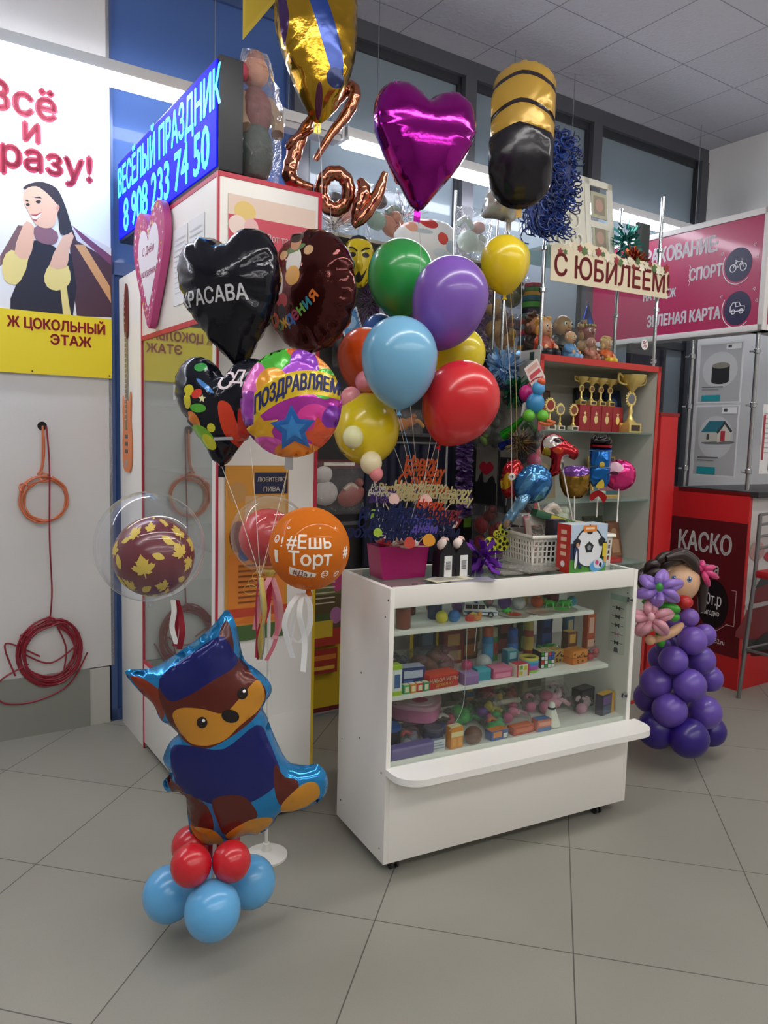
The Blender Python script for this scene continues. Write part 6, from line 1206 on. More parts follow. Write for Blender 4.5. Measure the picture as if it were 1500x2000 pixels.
# navy cloth and dark bags behind the counter
nv = thing('navy_cape', 'dark navy cloth cape hanging behind the cake toppers', 'cape', hg(800, 1100, RV - .06), AZ_S); q0, q1 = hg(722, 1100, RV - .06), hg(897, 1100, RV - .06); wv = (q1 - q0).length
mb = MB(); n_ = 60; H_ = hg(800, 860, RV - .06).z - q0.z
vs = [(-wv / 2 + wv * i / n_ * 1.0, .012 * sin(i * .9) * (1 - .5 * j / 8) + .008 * sin(i * .37), H_ * j / 8) for j in range(9) for i in range(n_ + 1)]; fs = [(j * (n_ + 1) + i, j * (n_ + 1) + i + 1, (j + 1) * (n_ + 1) + i + 1, (j + 1) * (n_ + 1) + i) for j in range(8) for i in range(n_)]
mb.geo(vs, fs, mat('10142e', .55)); mb.build('cloth', nv); mb = MB(); mb.tube([(-wv / 2, 0, H_ + .004), (wv / 2, 0, H_ + .004)], .006, mat('999999', .4, .6)); mb.build('hanging_rod', nv)
# violet flower garland
gd = thing('flower_garland', 'violet flower garland hanging in a long strip right of the navy cape', 'garland', hg(915, 870, RV - .16)); R = random.Random(3); gm_ = [mat(c, .6) for c in ('7a50a0', '9a78c0', '5a3484', 'c0a8d8')]; mb = MB(gd.matrix_world.inverted())
for (x0, y0, x1, y1, n) in ((908, 868, 906, 1005, 34), (945, 560, 930, 700, 30)):
    for i in range(n):
        t = i / (n - 1); p = hg(x0 + (x1 - x0) * t, y0 + (y1 - y0) * t, RV - .16)
        for j in range(9):
            a = R.uniform(0, 2 * pi); d = Vector((cos(a) * .05, R.uniform(-.03, .03), R.uniform(-.02, .02))); M = T(p + d * .6) @ RZ(AZ_S) @ RX(R.uniform(-1, 1)) @ RZ(R.uniform(0, 6)); mb.flat(sp2([(-.018, -.012), (.018, -.012), (.022, .012), (0, .02), (-.022, .012)], 2), gm_[(i + j) % 4], M)
mb.build('petals', gd); mb = MB(gd.matrix_world.inverted()); mb.tube([hg(945, 560, RV - .16), hg(930, 700, RV - .16), hg(908, 868, RV - .16), hg(906, 1005, RV - .16)], .002, mat('7a50a0', .5), 5); mb.build('cord', gd)
hcard('lime_ribbon', 'lime green ribbon tail below the violet garland', 'ribbon', 905, 1030, 18, 45, '8ac83c', v=RV - .1)
# right part of the rack
FRZ = AZ_S - pi / 2
def fbag(label, px, py, w, h, blobs, seed, u=1.685, thick=.02, header=None, film=True):
    p = onu(px, py, u); return bag('toy_bag', label, 'bag of toys', p, FRZ, w, h, blobs, 'bags on the cabinet flank', 0, header, film, seed, thick=thick)
def fcard(name, label, cat, px, py, w, h, base, prints, u=1.70): return flat_card(name, label, cat, frame(onu(px, py, u), -SV, (0, 0, 1)), w, h, base, prints, th=.004)
fcard('costume_card', 'grey card with a red lips print on the cabinet flank', 'card', 928, 985, .17, .33, '77756f', [(sp2([(.15, .62), (.35, .72), (.5, .68), (.65, .72), (.85, .62), (.5, .5)], 4), 'a81830'), (Rq(0, 0, 1, .38), '1a1a1e'), (sp2([(.1, .38), (.3, .55), (.4, .38)], 2), '1a1a1e'), (sp2([(.55, .38), (.8, .5), (.95, .38)], 2), '1a1a1e')])
fcard('costume_card', 'black card with silver streaks and a bat print next to the lips card', 'card', 972, 1000, .14, .40, '1c1b1f', [(Rq(.05, .72, .95, .98), '8a8882'), (sp2([(.2, .3), (.3, .6), (.36, .3), (.5, .62), (.6, .28), (.75, .5), (.8, .2), (.4, .1)], 2), '3a3a40'), (Rq(.46, .1, .5, .7), 'b8b8bc')])
fbag('bag with dark red roses and green leaves low on the cabinet flank', 950, 1095, .24, .30, [(-.2, .62, .18, '9a1420'), (.2, .5, .2, '8a1018'), (.1, .22, .2, '2a4a28'), (-.25, .3, .16, 'a01c28'), (0, .8, .18, '701018')], 22, thick=.03)
fbag('dark bag of red and black party goods at the bottom right of the flank', 1020, 1080, .22, .26, [(-.2, .4, .22, '1a1a1c'), (.1, .6, .2, '6a1a20'), (0, .8, .2, '2a2a2c'), (.1, .2, .2, '302c30')], 23, thick=.03)
fbag('grey and olive bag under the light blue bow on the cabinet flank', 955, 880, .2, .28, [(-.2, .4, .22, '6a6a60'), (.2, .55, .22, '4a4a44'), (0, .8, .2, '8a8a80'), (.2, .2, .2, '2c3028'), (-.2, .2, .15, '7aa038')], 24, thick=.03)
fbag('dark brown bag with coloured toys above the party horn', 985, 800, .2, .30, [(-.2, .4, .22, '3a2c28'), (.2, .55, .22, '7a2028'), (0, .8, .2, '2a2a30'), (.2, .2, .2, '4a3a30'), (-.2, .2, .15, 'b8b0a8')], 25, thick=.03)
fbag('black bag of spider toys behind the tinsel ball', 1030, 920, .18, .26, [(-.2, .4, .22, '1a1a1c'), (.2, .55, .22, '2c2c30'), (0, .8, .2, '3a6a30'), (.2, .2, .2, 'b04068'), (-.2, .2, .15, '18181a')], 26, thick=.03)
for px, py, w, h, c1, c2, c3, sd, lab in ((968, 690, 60, 150, 'b08850', 'c8a068', '8a6038', 31, 'bag with a tan plush bear, left of the stacked cake'), (1000, 600, 60, 60, '6a6a40', 'b89a60', '58603c', 32, 'bag of olive and cream trinkets behind the lone yellow balloon'), (985, 690, 55, 75, 'c8902c', '7a4a30', 'd8a838', 33, 'bag with a brown and golden plush beside the tan bear')):
    hbag(lab, px, py, w, h, [(0, .3, .3, c1), (-.15, .55, .25, c2), (0, .78, .26, c1), (.2, .5, .2, c3), (.15, .85, .12, c2)], sd, thick=.06, v=.62)
rk2 = thing('side_shelf', 'small glass shelf on thin posts carrying plush bags left of the grey cabinet', 'shelf', S(1.42, .50, 0), AZ_S)
p_ = hg(1000, 694, .6).z
mb = MB(); mb.box((0, 0, p_ - .008), (.30, .25, p_), clear('shelf_glass', 'd8e8e4', .02, .15)); mb.build('glass_shelf', rk2)
for x in (.01, .29): mb = MB(); mb.cyl((x, .01, 0), (x, .01, 2.72), .008, chrome(), seg=10); mb.build('chrome_post', rk2)
ck = thing('cake_box_stack', 'tall colourful cake shaped gift box in three tiers on the side shelf', 'gift box', hg(1036, 692, .52)); k = kd(hg(1036, 692, .52)); p = hg(1036, 692, .52)
p.z = p_ + .001; ck.matrix_world = T(p)
for z, r, h, cs in ((0, 26, 26, ('c8402c', 'd8b030', '3a6a9a')), (26, 23, 52, ('4a88a8', 'd04a5a', '8ab0b8', 'b83a48', '70888c')), (78, 20, 34, ('2a2a38', '58a048', '3a6a78')), (112, 17, 24, ('c89038', '50804c', 'a84a58'))):
    mb = MB(); n = len(cs)
    for i, c in enumerate(cs): mb.lathe([(0, (z + h * i / n) * k), (r * k, (z + h * i / n) * k), (r * k, (z + h * (i + .9) / n) * k), (r * .9 * k, (z + h * (i + 1) / n) * k), (0, (z + h * (i + 1) / n) * k)], mat(c, .4), 22)
    mb.build('tier', ck)
# goods hanging on the left flank of the grey cabinet
def fl_(px, py, u=1.66): return onu(px, py, u)
tinsel('ribbon_bow', 'big light blue ribbon bow left of the grey cabinet', 'bow', fl_(985, 722, 1.62), 150, (.05, .05, .05), .065, ('8ab4d8', 'b4d4ee', '6a98c4'), 41, w=.022, curl=.1)
flat_card('paper_bag', 'white paper bag hanging beside the light blue bow', 'bag', frame(fl_(1008, 765, 1.70), -SV, (0, 0, 1)), .16, .2, 'c4c2b8', [(Rq(.55, .75, .75, .95), '2a3a30'), (Rq(.6, .45, .8, .65), '2a3038')])
tinsel('tinsel_bow', 'dark green and blue tinsel bow under the light blue one', 'bow', fl_(1005, 765, 1.63), 90, (.03, .03, .05), .05, ('1c5a30', '1c2a5a', '20784a'), 42, w=.018)
pc = thing('clown_toy', 'small plastic clown with a magenta ball head hanging by the cabinet edge', 'toy', fl_(1027, 768, 1.62)); mb = MB(); mb.ell((0, 0, 0), (.034, .034, .04), mat('c01878', .4)); mb.build('ball_head', pc)
mb = MB(); mb.lathe([(0, -.12), (.02, -.11), (.014, -.05), (0, -.04)], mat('d8d4d0', .4), 14); mb.build('body', pc); mb = MB(); mb.tube(spline([(.0, 0, .03), (.04, 0, .07), (.08, .0, .08)], 4), .004, mat('b02838', .4), 6); mb.build('hat_tail', pc)
dg = thing('inflatable_dragon', 'light blue and green inflatable animal toy hanging at the cabinet edge', 'inflatable toy', fl_(1045, 800, 1.62)); mb = MB()
for q, r, c in (((0, 0, .03), (.045, .04, .05), '3a8ac0'), ((.01, -.01, .10), (.032, .03, .035), '4a9ad0'), ((-.03, -.01, -.03), (.03, .03, .03), '6ab83c'), ((.035, -.01, -.03), (.03, .03, .03), '70c040'), ((.02, -.02, .13), (.02, .02, .02), 'd85a3c')): mb.ell(q, r, mat(c, .25))
mb.build('body', dg); mb = MB(); mb.tube(spline([(.02, -.02, -.06), (.06, -.02, -.07), (.09, -.02, -.06), (.05, -.03, -.05)], 4), .008, mat('d8703c', .3), 8); mb.build('handle_ring', dg)
hn = thing('foil_horn', 'shiny green party horn pointing down left', 'party horn', fl_(1005, 838, 1.60)); mb = MB(hn.matrix_world.inverted()); mb.tube([fl_(985, 850, 1.60), fl_(1000, 838, 1.60), fl_(1020, 818, 1.60)], [.028, .02, .010], mat('28b028', .15, .6), 14); mb.build('horn', hn); mb = MB(hn.matrix_world.inverted()); mb.tube([fl_(979, 872, 1.60), fl_(1000, 860, 1.60)], [.022, .012], mat('1c2c8a', .2, .6), 12); mb.build('blue_horn', hn)
tinsel('tinsel_spray', 'black and red glittering tinsel ball below the party horn', 'tinsel', fl_(1015, 865, 1.58), 170, (.05, .05, .05), .04, ('1c1614', '6a2420', '3a2c20', 'a08848'), 43, th=.0014)
hcard('party_label', 'striped lollipop card above the magenta clown', 'card', 1040, 760, 40, 45, 'd8c8c0', [(Rq(.1, .4, .9, .6), 'b83a48'), (Rq(.1, .7, .9, .9), 'c89a90')], v=.14, roll=.6)
# foil toys on sticks standing in the basket
def stick_toy(label, px, py, d, outl, thick, base, shapes, stick_to, roll=0.0, back=None, wr=.1, name='stick_balloon', extra=None, yaw=0.0, sd=1):
    p = at(px, py, d); t = thing(name, label, 'stick balloon', p, 0, 'small foil balloons on sticks'); t.matrix_world = face_cam(p, roll, yaw); mb = MB(); k = PX(d)
    pillow(mb, [(x * k, y * k) for x, y in outl], thick, base, [([(x * k, y * k) for x, y in s], m) for s, m in shapes], back, n=22, wr=wr, seed=sd); mb.build('balloon_skin', t, ang=60)
    mb = MB(t.matrix_world.inverted()); mb.cyl(p + (EYEP - p).normalized() * -.015, at(*stick_to), .003, mat('e4e2dc', .4), seg=8); mb.build('stick', t)
    if extra: mb = MB(); extra(mb, k); mb.build('ornament', t)
    return t
ft_ = lambda c, m=.6: foil(c, .15, .3, m)
stick_toy('blue shell shaped foil balloon with swirled grooves', 1042, 938, 3.12, sp2([(-30, -38), (-38, -5), (-20, 22), (5, 32), (30, 18), (36, -8), (22, -36), (-5, -46)], 5), .06, ft_('3a78b0'), [(sp2([(-28, -20), (-5, 15), (20, 10), (5, 5), (-18, -25)], 4), ft_('5a98c8')), (sp2([(-15, -35), (10, 5), (32, 0), (15, -5), (-2, -38)], 4), ft_('2a5c90')), (sp2([(0, -44), (20, -12), (34, -14), (15, -25)], 4), ft_('6aa8d4'))], (1062, 1040, 3.15), sd=2)
stick_toy('narrow light blue foil twist pointing down left below the shell balloon', 1003, 1003, 3.08, sp2([(-22, -28), (-10, -32), (8, -5), (26, 20), (30, 38), (8, 34), (-6, 10), (-20, -10)], 4), .035, ft_('78a8c8'), [(sp2([(-20, -26), (-8, -30), (-4, -14), (-16, -12)], 3), ft_('c8a890'))], (1048, 1050, 3.2), sd=3)
stick_toy('red round foil balloon with yellow and white patches behind the blue shell', 1000, 930, 3.3, sp2([(-14, -40), (-22, -10), (-14, 22), (8, 34), (22, 15), (20, -20), (5, -42)], 5), .05, ft_('b01c22'), [(sp2([(-22, -10), (-6, 8), (-2, -18), (-18, -26)], 4), ft_('d8a820')), (circ(14, 7), mat('ece8e0', .3)), (circ(10, 3), mat('181412', .3))], (1020, 1060, 3.3), sd=4)
stick_toy('red white and black foil toy balloon with a striped scarf', 1092, 882, 3.2, sp2([(-32, 25), (-10, 36), (15, 20), (38, 2), (30, -15), (12, -10), (8, -38), (-18, -50), (-14, -15), (-34, -5)], 4), .045, ft_('a01420'), [(sp2([(-30, 22), (-10, 32), (6, 22), (-8, 10), (-28, 6)], 4), ft_('c8c4be', .4)), (ellp(-2, 22, 10, 5), ft_('382428')), (sp2([(6, -10), (20, -6), (14, -34), (4, -38)], 3), ft_('d8d4cc', .4)), (ellp(-24, -2, 8, 10), ft_('c8b83c')), (ellp(-2, 2, 10, 6), ft_('c84828'))], (1120, 1020, 3.24), sd=5)
stick_toy('gold heart like foil bag with a violet top on a stick', 1122, 935, 3.35, sp2([(-26, 18), (0, 26), (28, 20), (30, -10), (16, -36), (-14, -36), (-28, -8)], 5), .04, ft_('9a7428'), [(sp2([(-26, 18), (0, 28), (28, 20), (20, 8), (-16, 6)], 4), ft_('8a5cb0'))], (1122, 1030, 3.3), sd=6)
stick_toy('shiny blue cup shaped foil balloon with a black top and red ribbon foot', 1172, 905, 3.15, [(-20, 48), (-12, 58), (0, 52), (10, 58), (20, 46), (21, 20), (19, -34), (14, -46), (0, -44), (-12, -46), (-19, -34), (-21, 20)], .045, ft_('1464b0'), [([(-22, 28), (22, 28), (22, 60), (-22, 60)], ft_('1a1416')), ([(-22, 30), (22, 30), (22, 36), (-22, 36)], ft_('a0202c')), ([(-22, 24), (22, 24), (22, 26), (-22, 26)], mat('a8c8e0', .3)), ([(-22, -8), (22, -8), (22, -6), (-22, -6)], mat('a8c8e0', .3)), (ellp(4, -2, 5, 6), mat('d0b040', .3))], (1165, 1010, 3.2),
          extra=lambda mb, k: [mb.flat(mv(sp2([(-16, -10), (0, 0), (16, -12), (10, -24), (0, -12), (-12, -22)], 3), 0, -52, 1), mat('b01c20', .2, .5), Matrix.Scale(k, 4) @ T(0, 0, 6)), mb.flat(mv(sp2([(-8, -6), (4, 8), (8, -6), (0, -10)], 3), 2, -38), mat('e0c040', .3, .4), Matrix.Scale(k, 4) @ T(0, 0, 18))], sd=7)
stick_toy('pink ring cake shaped foil balloon behind the blue cup', 1210, 928, 3.3, circ(24, 31), .045, ft_('d8307c'), [(sp2([(-30, 10), (-10, 26), (8, 14), (-6, 4), (-24, -2)], 4), mat('e0b8c8', .3)), (ellp(-10, 4, 9, 4), mat('5a1838', .4))], (1205, 1020, 3.26), sd=8)
# ================================================================== ON TOP OF THE COUNTER
ZC = 1.0005
def ctp(px, py, z=ZC): return onz(px, py, z)
PXB = Cn(.135, .20, ZC)
pb = thing('topper_planter', 'magenta foil wrapped box full of cake topper sticks on the counter', 'box', PXB, AZ_C)
mb = MB(); mb.prism([(-.085, 0), (.085, 0), (.1, .115), (-.1, .115)], -.05, .05, foil('a01060', .25, .3, .3), M=RX(pi / 2)); mb.build('wrapped_box', pb)
mb = MB(); R = random.Random(1)
for i in range(16): mb.ell((R.uniform(-.08, .08), R.uniform(-.04, .04), .115 + R.uniform(-.004, .02)), (.018, .016, .013), mat(('ecdcd4', 'd8a8a0', 'b83038', 'f0e8e4')[i % 4], .6), RZ(R.uniform(0, 3)), seg=9)
mb.build('paper_flowers', pb)
# cake toppers: a stick with a cut-out word
def topper(label, px, py, d, s, size, col, base=None, kind='word', n=4, sd=0):
    p = at(px, py, d); t = thing('cake_topper', label, 'cake topper', p, 0, 'cake toppers in the magenta box'); t.matrix_world = face_cam(p); k = PX(d); mb = MB(); m = mat(col, .45)
    R = random.Random(sd + int(px))
    if kind == 'word':
        for i in range(n):
            w = .8 - .15 * abs(i - n / 2)
            mb.text(s[i % len(s)], size * 1.25 * k, m, T((R.uniform(-6, 6)) * k, (n / 2 - i - .5) * size * .8 * k, .002 * (i % 2)), .03, .25, th=.002, sx=.8)
        mb.build('word_cutout', t)
    elif kind == 'blob':
        mb.prism(mv(sp2([(-.5, -.4), (0, -.6), (.5, -.4), (.6, .1), (.2, .6), (-.3, .55), (-.6, .1)], 4), 0, 0, size * k), 0, .002, m); mb.build('shape_cutout', t)
    q = base or Vector((PXB.x, PXB.y, 0)) + CU * R.uniform(-.07, .07) + CV * R.uniform(-.03, .03); q = Vector((q.x, q.y, ZC + .11))
    mb = MB(t.matrix_world.inverted()); a = t.matrix_world @ Vector((0, -size * .3 * n * .5 * k, -.001)); mb.cyl(a, q, .0018, mat('d8c8a8', .5), seg=6); mb.build('stick', t)
HB = ('Happy', 'Birthday', 'С днём', 'рождения')
topper('bright orange scribbled cake topper, topmost of the bunch', 822, 930, 2.74, HB, 24, 'e06024', n=4, sd=1)
for px, py, c, s, n, lab in ((775, 962, 'd8c890', 20, 2, 'cream cake topper left of the orange one'), (800, 958, 'e0d4a0', 22, 2, 'cream cake topper right under the orange one'), (848, 958, 'd8cc98', 20, 2, 'cream cake topper at the right under the orange one'), (750, 968, '5a3a8a', 18, 2, 'dark violet cake topper at the left of the cream ones'), (888, 968, 'd0c48c', 20, 2, 'cream cake topper standing apart on the right'), (742, 958, 'e8e4d0', 14, 2, 'small white cake topper at the far left'),
        (735, 1022, '1c2a62', 24, 3, 'navy cake topper at the left end of the lower tier'), (768, 1025, '1a2658', 26, 3, 'navy cake topper in the lower tier, second from left'), (800, 1018, '20306a', 26, 3, 'navy cake topper in the middle of the lower tier'), (815, 1024, '6a5ac0', 20, 2, 'lilac cake topper in the middle of the lower tier'), (850, 1020, '1c2450', 24, 3, 'navy cake topper at the right of the lower tier'), (842, 1000, 'd84a24', 20, 3, 'red orange cake topper above the right navy one'), (868, 1008, '8a2430', 20, 2, 'dark red cake topper at the right edge')):
    topper(lab, px, py, 2.70 if py < 990 else 2.62, HB[int(px) % 2:], s, c, n=n, sd=int(py))
for px, py, c, s, lab in ((770, 975, 'e8c0b8', 17, 'pale pink cup cake shaped topper'), (832, 978, 'e8b8b0', 20, 'pink cup cake shaped topper under the orange word'), (885, 1022, 'd8d0bc', 15, 'pale round topper on a leaning stick'), (730, 1005, '8ab83c', 16, 'lime green topper at the far left'), (738, 1040, 'a8c840', 14, 'yellow green topper low on the left'), (800, 1060, 'c84a3c', 18, 'red card topper low in the bunch'), (838, 1055, 'e09a30', 20, 'orange and yellow card topper low in the bunch')): topper(lab, px, py, 2.62, '', s, c, kind='blob', sd=7)
for i, (x, lab) in enumerate(((.285, 'left'), (.352, 'right'))):
    t = thing('sweet_pouch', 'black gable topped pouch with a white price strip, %s one of two on the counter' % lab, 'pouch', Cn(x, .125, ZC), AZ_C)
    mb = MB(); mb.prism([(-.036, 0), (.036, 0), (.034, .085), (0, .135), (-.034, .085)], -.025, .025, mat('18161a', .35), M=RX(pi / 2)); mb.build('body', t)
    mb = MB(); mb.box((-.016, -.0262, .004), (.016, -.0252, .08), mat('e4e4e4', .5))
    for j in range(8): mb.box((-.010, -.0268, .03 + j * .004), (.010, -.0262, .032 + j * .004), mat('40404a', .5))
    mb.build('price_strip', t); mb = MB(); mb.ell((-.012, -.004, .118), (.022, .02, .022), mat('ecdad2', .6), seg=10); mb.ell((.004, .01, .128), (.018, .018, .018), mat('d8b0a4', .6), seg=10); mb.build('paper_flower', t)
tinsel('ribbon_bow', 'large shiny violet ribbon bow standing on the counter', 'bow', Cn(.47, .155, ZC + .055), 46, (.035, .03, .03), .06, ('5a1a8a', '7a34b0', '3c0f68'), 51, w=.02, metal=.3, curl=.1)
for i, (x, y, r, c, lab) in enumerate(((.27, .05, .1, 'd8d4b8', 'cream folded leaflet lying at the counter front edge'), (.30, .06, .4, 'b8b4c8', 'lilac grey leaflet under the cream one'), (.33, .05, -.2, '9a96a8', 'grey leaflet sticking out to the right'))):
    flat_card('leaflet', lab, 'leaflet', T(Cn(x - .08, y - .03, ZC + .004 - .001 * i)) @ RZ(AZ_C + r), .17, .075, c, [(Rq(.1, .3 + .2 * j, .8, .4 + .2 * j), '8a8894') for j in range(3)], th=.0008)
for i, (x, y, lab) in enumerate(((.60, .13, 'left'), (.68, .12, 'right'))):
    t = thing('sticker_pack', 'flat clear bag with grey patterned sheets on the counter, %s one' % lab, 'pack', T(Cn(x, y, ZC + .003 + .006 * i)).translation, AZ_C + .2 * i)
    mb = MB(); mb.box((-.1, -.07, -.001), (.1, .07, .004), mat('8a887c', .5)); R = random.Random(i)
    for j in range(40): a, b = R.uniform(-.09, .085), R.uniform(-.06, .055); mb.box((a, b, .004), (a + R.uniform(.006, .02), b + .005, .0044), mat(('d8d6cc', '3a3a3c', 'b8b6ac')[j % 3], .5))
    mb.build('sheets', t); mb = MB(); pillow(mb, [(-.11, -.08), (.11, -.08), (.115, .0), (.11, .08), (-.11, .08)], .008, wrap_film(), n=14, wr=.2, seed=i, M=T(0, 0, .008)); mb.build('clear_bag', t)
tm = thing('tin_box', 'dark gold patterned tin lying on the counter under the sticker packs', 'tin', Cn(.60, .035, ZC), AZ_C) if 0 else None
# number candle shaped like an eight made of footballs
nb = thing('number_topper', 'yellow figure eight topper with black football spots on the counter', 'cake topper', Cn(.66, .33, ZC), AZ_C)
for x, z, r in ((-.028, .075, .030), (.032, .075, .030), (.04, .135, .026), (.005, .115, .016)):
    mb = MB(frame(Vector((x, 0, z)), (1, 0, 0), (0, 0, 1))); mb.lathe([(0, -.006), (r, -.006), (r * 1.02, 0), (r, .006), (0, .006)], mat('d0d038', .4), 20)
    for j in range(6): a = j * 2 * pi / 5; mb.flat(mv(circ(5, r * .3), 0 if j == 5 else r * .68 * cos(a), 0 if j == 5 else r * .68 * sin(a)), mat('1c1c18', .4), T(0, 0, .0065))
    mb.build('spotted_disc', nb)
mb = MB(); mb.cyl((0, 0, 0), (0, 0, .06), .002, mat('d8d4c8', .5), seg=6); mb.build('stick', nb)
# white basket with boxes
bs = thing('white_basket', 'white perforated plastic basket full of boxes on the counter', 'basket', Cn(.90, .24, ZC), AZ_C - .12); BW, BD, BH = .36, .22, .125
wb = mat('e2e0d6', .4)
def wall_(a, b, nx, M):
    mb.box((0, 0, 0), (a, .004, .022), wb, M=M); mb.box((0, 0, BH - .02), (a, .004, BH), wb, M=M)
    for i in range(nx + 1): mb.box((a * i / nx - .003, 0, 0), (a * i / nx + .003, .004, BH), wb, M=M)
    for j in range(1, 4): mb.box((0, 0, .02 + .022 * j), (a, .003, .026 + .022 * j), wb, M=M)
mb = MB(); wall_(BW, 0, 18, T(-BW / 2, -BD / 2, 0) @ RX(.06)); wall_(BW, 0, 18, T(-BW / 2, BD / 2 - .004, 0) @ RX(-.06)); wall_(BD, 0, 11, T(-BW / 2, -BD / 2, 0) @ RZ(pi / 2) @ RX(-.06)); wall_(BD, 0, 11, T(BW / 2, -BD / 2, 0) @ RZ(pi / 2) @ RX(.06)); mb.box((-BW / 2, -BD / 2, 0), (BW / 2, BD / 2, .003), wb); mb.build('basket_body', bs)
mb = MB(); mb.tube([(-BW / 2 - .012, -BD / 2 - .012, BH), (BW / 2 + .012, -BD / 2 - .012, BH), (BW / 2 + .012, BD / 2 + .012, BH), (-BW / 2 - .012, BD / 2 + .012, BH)], .008, wb, 8, True, flat=.6); mb.build('rim', bs)
def inb(x, y, z): return bs.matrix_world @ Vector((x, y, z))
carton('book', 'clear wrapped picture book leaning in the left part of the basket', 'book', inb(-.135, -.03, .03), AZ_C + .9, .13, .02, .16, '9a8a80', [(.1, .1, .9, .9, 'b8a49a'), (.3, .25, .75, .6, '6a4030')], lean=-.15)
carton('book', 'second picture book with a pink edge behind the first in the basket', 'book', inb(-.11, .03, .03), AZ_C + .9, .13, .02, .165, 'b0607a', [(.05, .05, .95, .95, '8a8078')], lean=-.12)
carton('black_carton', 'black and violet carton standing in the basket before the green game', 'carton', inb(-.045, -.05, .02), AZ_C, .06, .05, .165, '1c1c28', [(.2, .3, .8, .7, '3a3a58')])
carton('game_carton', 'dark green game carton lying slanted on top of the basket', 'carton', inb(.005, .02, .16), AZ_C - .15, .23, .05, .03, '2c5a40', [(.3, .1, .6, .9, 'c8b83c'), (.65, .2, .95, .8, '7aa048')]).rotation_euler.rotate_axis('Y', .28)
carton('white_carton', 'plain white carton sticking out behind the green game', 'carton', inb(-.09, .07, .15), AZ_C, .13, .06, .045, 'd8d4ca', [(.0, .8, 1, 1, 'e0dcd4')])
for i, (c, lab) in enumerate((('3a6ab0', 'blue'), ('c8502c', 'orange'), ('2f8a80', 'teal'))): carton('card_game', '%s flat card game in the stack on the basket right side' % lab, 'carton', inb(.09, .03, .12 + i * .014), AZ_C + .05 * i, .15, .12, .013, c, [(.05, .15, .5, .85, 'e0d4b8'), (.6, .15, .9, .85, 'd8a850')], 'card games in the basket')
bag('toy_bag', 'clear bag with pale green and pink toys heaped at the back of the basket', 'bag of toys', inb(.03, .08, .13), AZ_C, .18, .10, [(-.2, .4, .2, 'c8b0a8'), (.2, .4, .2, 'a8b8a0'), (0, .7, .2, 'd0c4b8')], thick=.05, seed=61)
# football box
fb = thing('football_carton', 'toy carton with a large football picture and a red side on the counter corner', 'carton', Cn(.865, .055, ZC), AZ_C + .02); w, d, h = .185, .075, .185
mb = MB(); mb.box((-w / 2, -d / 2, 0), (w / 2, d / 2, h), mat('c8d4dc', .4), .0015); mb.box((-w / 2 - .0006, -d / 2, .0005), (-w / 2, d / 2, h), mat('b82c24', .4)); mb.build('body', fb)
mb = MB(frame(Vector((-w / 2, -d / 2, 0)), (1, 0, 0), (0, 0, 1))); z = [.0004]
def pr_(po_, c): z[0] += .0003; mb.flat([(x * w, y * h) for x, y in po_], mat(c, .4), T(0, 0, z[0]))
pr_(Rq(0, 0, 1, .30), '4a8a34'); pr_(Rq(0, .28, 1, .62), '28344a'); pr_(Rq(0, .62, 1, 1), 'b8cce0')
pr_(ellp(.5, .53, .40, .42, 0, 32), '1c1e26'); pr_(ellp(.5, .52, .37, .39, 0, 32), 'e4e6ea'); pr_(mv(circ(5, .13, pi / 2), .5, .52), '24262c'); pr_(mv(circ(5, .06, pi / 2), .5, .52), '8a8c94')
for a in range(5): q = a * 2 * pi / 5 + pi / 2; pr_(mv(circ(5, .11, q), .5 + .36 * cos(q), .52 + .37 * sin(q)), '1c1e28') if a in (1, 4, 0) else None
pr_(Rq(.32, .85, .68, .98), 'e0802c'); pr_(Rq(.38, .90, .62, .94), 'f0e0c0'); pr_(sp2([(.10, .55), (.2, .5), (.22, .3), (.3, .1), (.24, .1), (.16, .28), (.08, .4)], 3), '1c2c58'); pr_(sp2([(.14, .62), (.2, .62), (.2, .55), (.14, .55)], 3), 'c89878'); pr_(sp2([(.15, .5), (.1, .2), (.13, .08), (.18, .25)], 3), 'e8e8e8')
pr_(ellp(.74, .14, .22, .12, .2), '5aa0d8'); pr_(ellp(.76, .18, .13, .11), 'd8e0e8'); pr_(ellp(.72, .2, .05, .05), 'd04a80'); pr_(ellp(.82, .15, .04, .05), '1c1c2c'); pr_(Rq(.86, .32, .97, .6), 'd8c030'); pr_(Rq(.9, .2, .97, .32), 'e0a040')
mb.build('printed_front', fb)
mb = MB(frame(Vector((-w / 2 - .001, d / 2, 0)), (0, -1, 0), (0, 0, 1)))
for i in range(4): mb.box((d * .3, h * (.35 + i * .15), 0), (d * .7, h * (.43 + i * .15), .0006), mat('e0b8a0', .4))
mb.flat(mv(circ(12, .012), d * .5, h * .18), mat('e0e0e0', .4), T(0, 0, .0005)); mb.build('printed_side', fb)

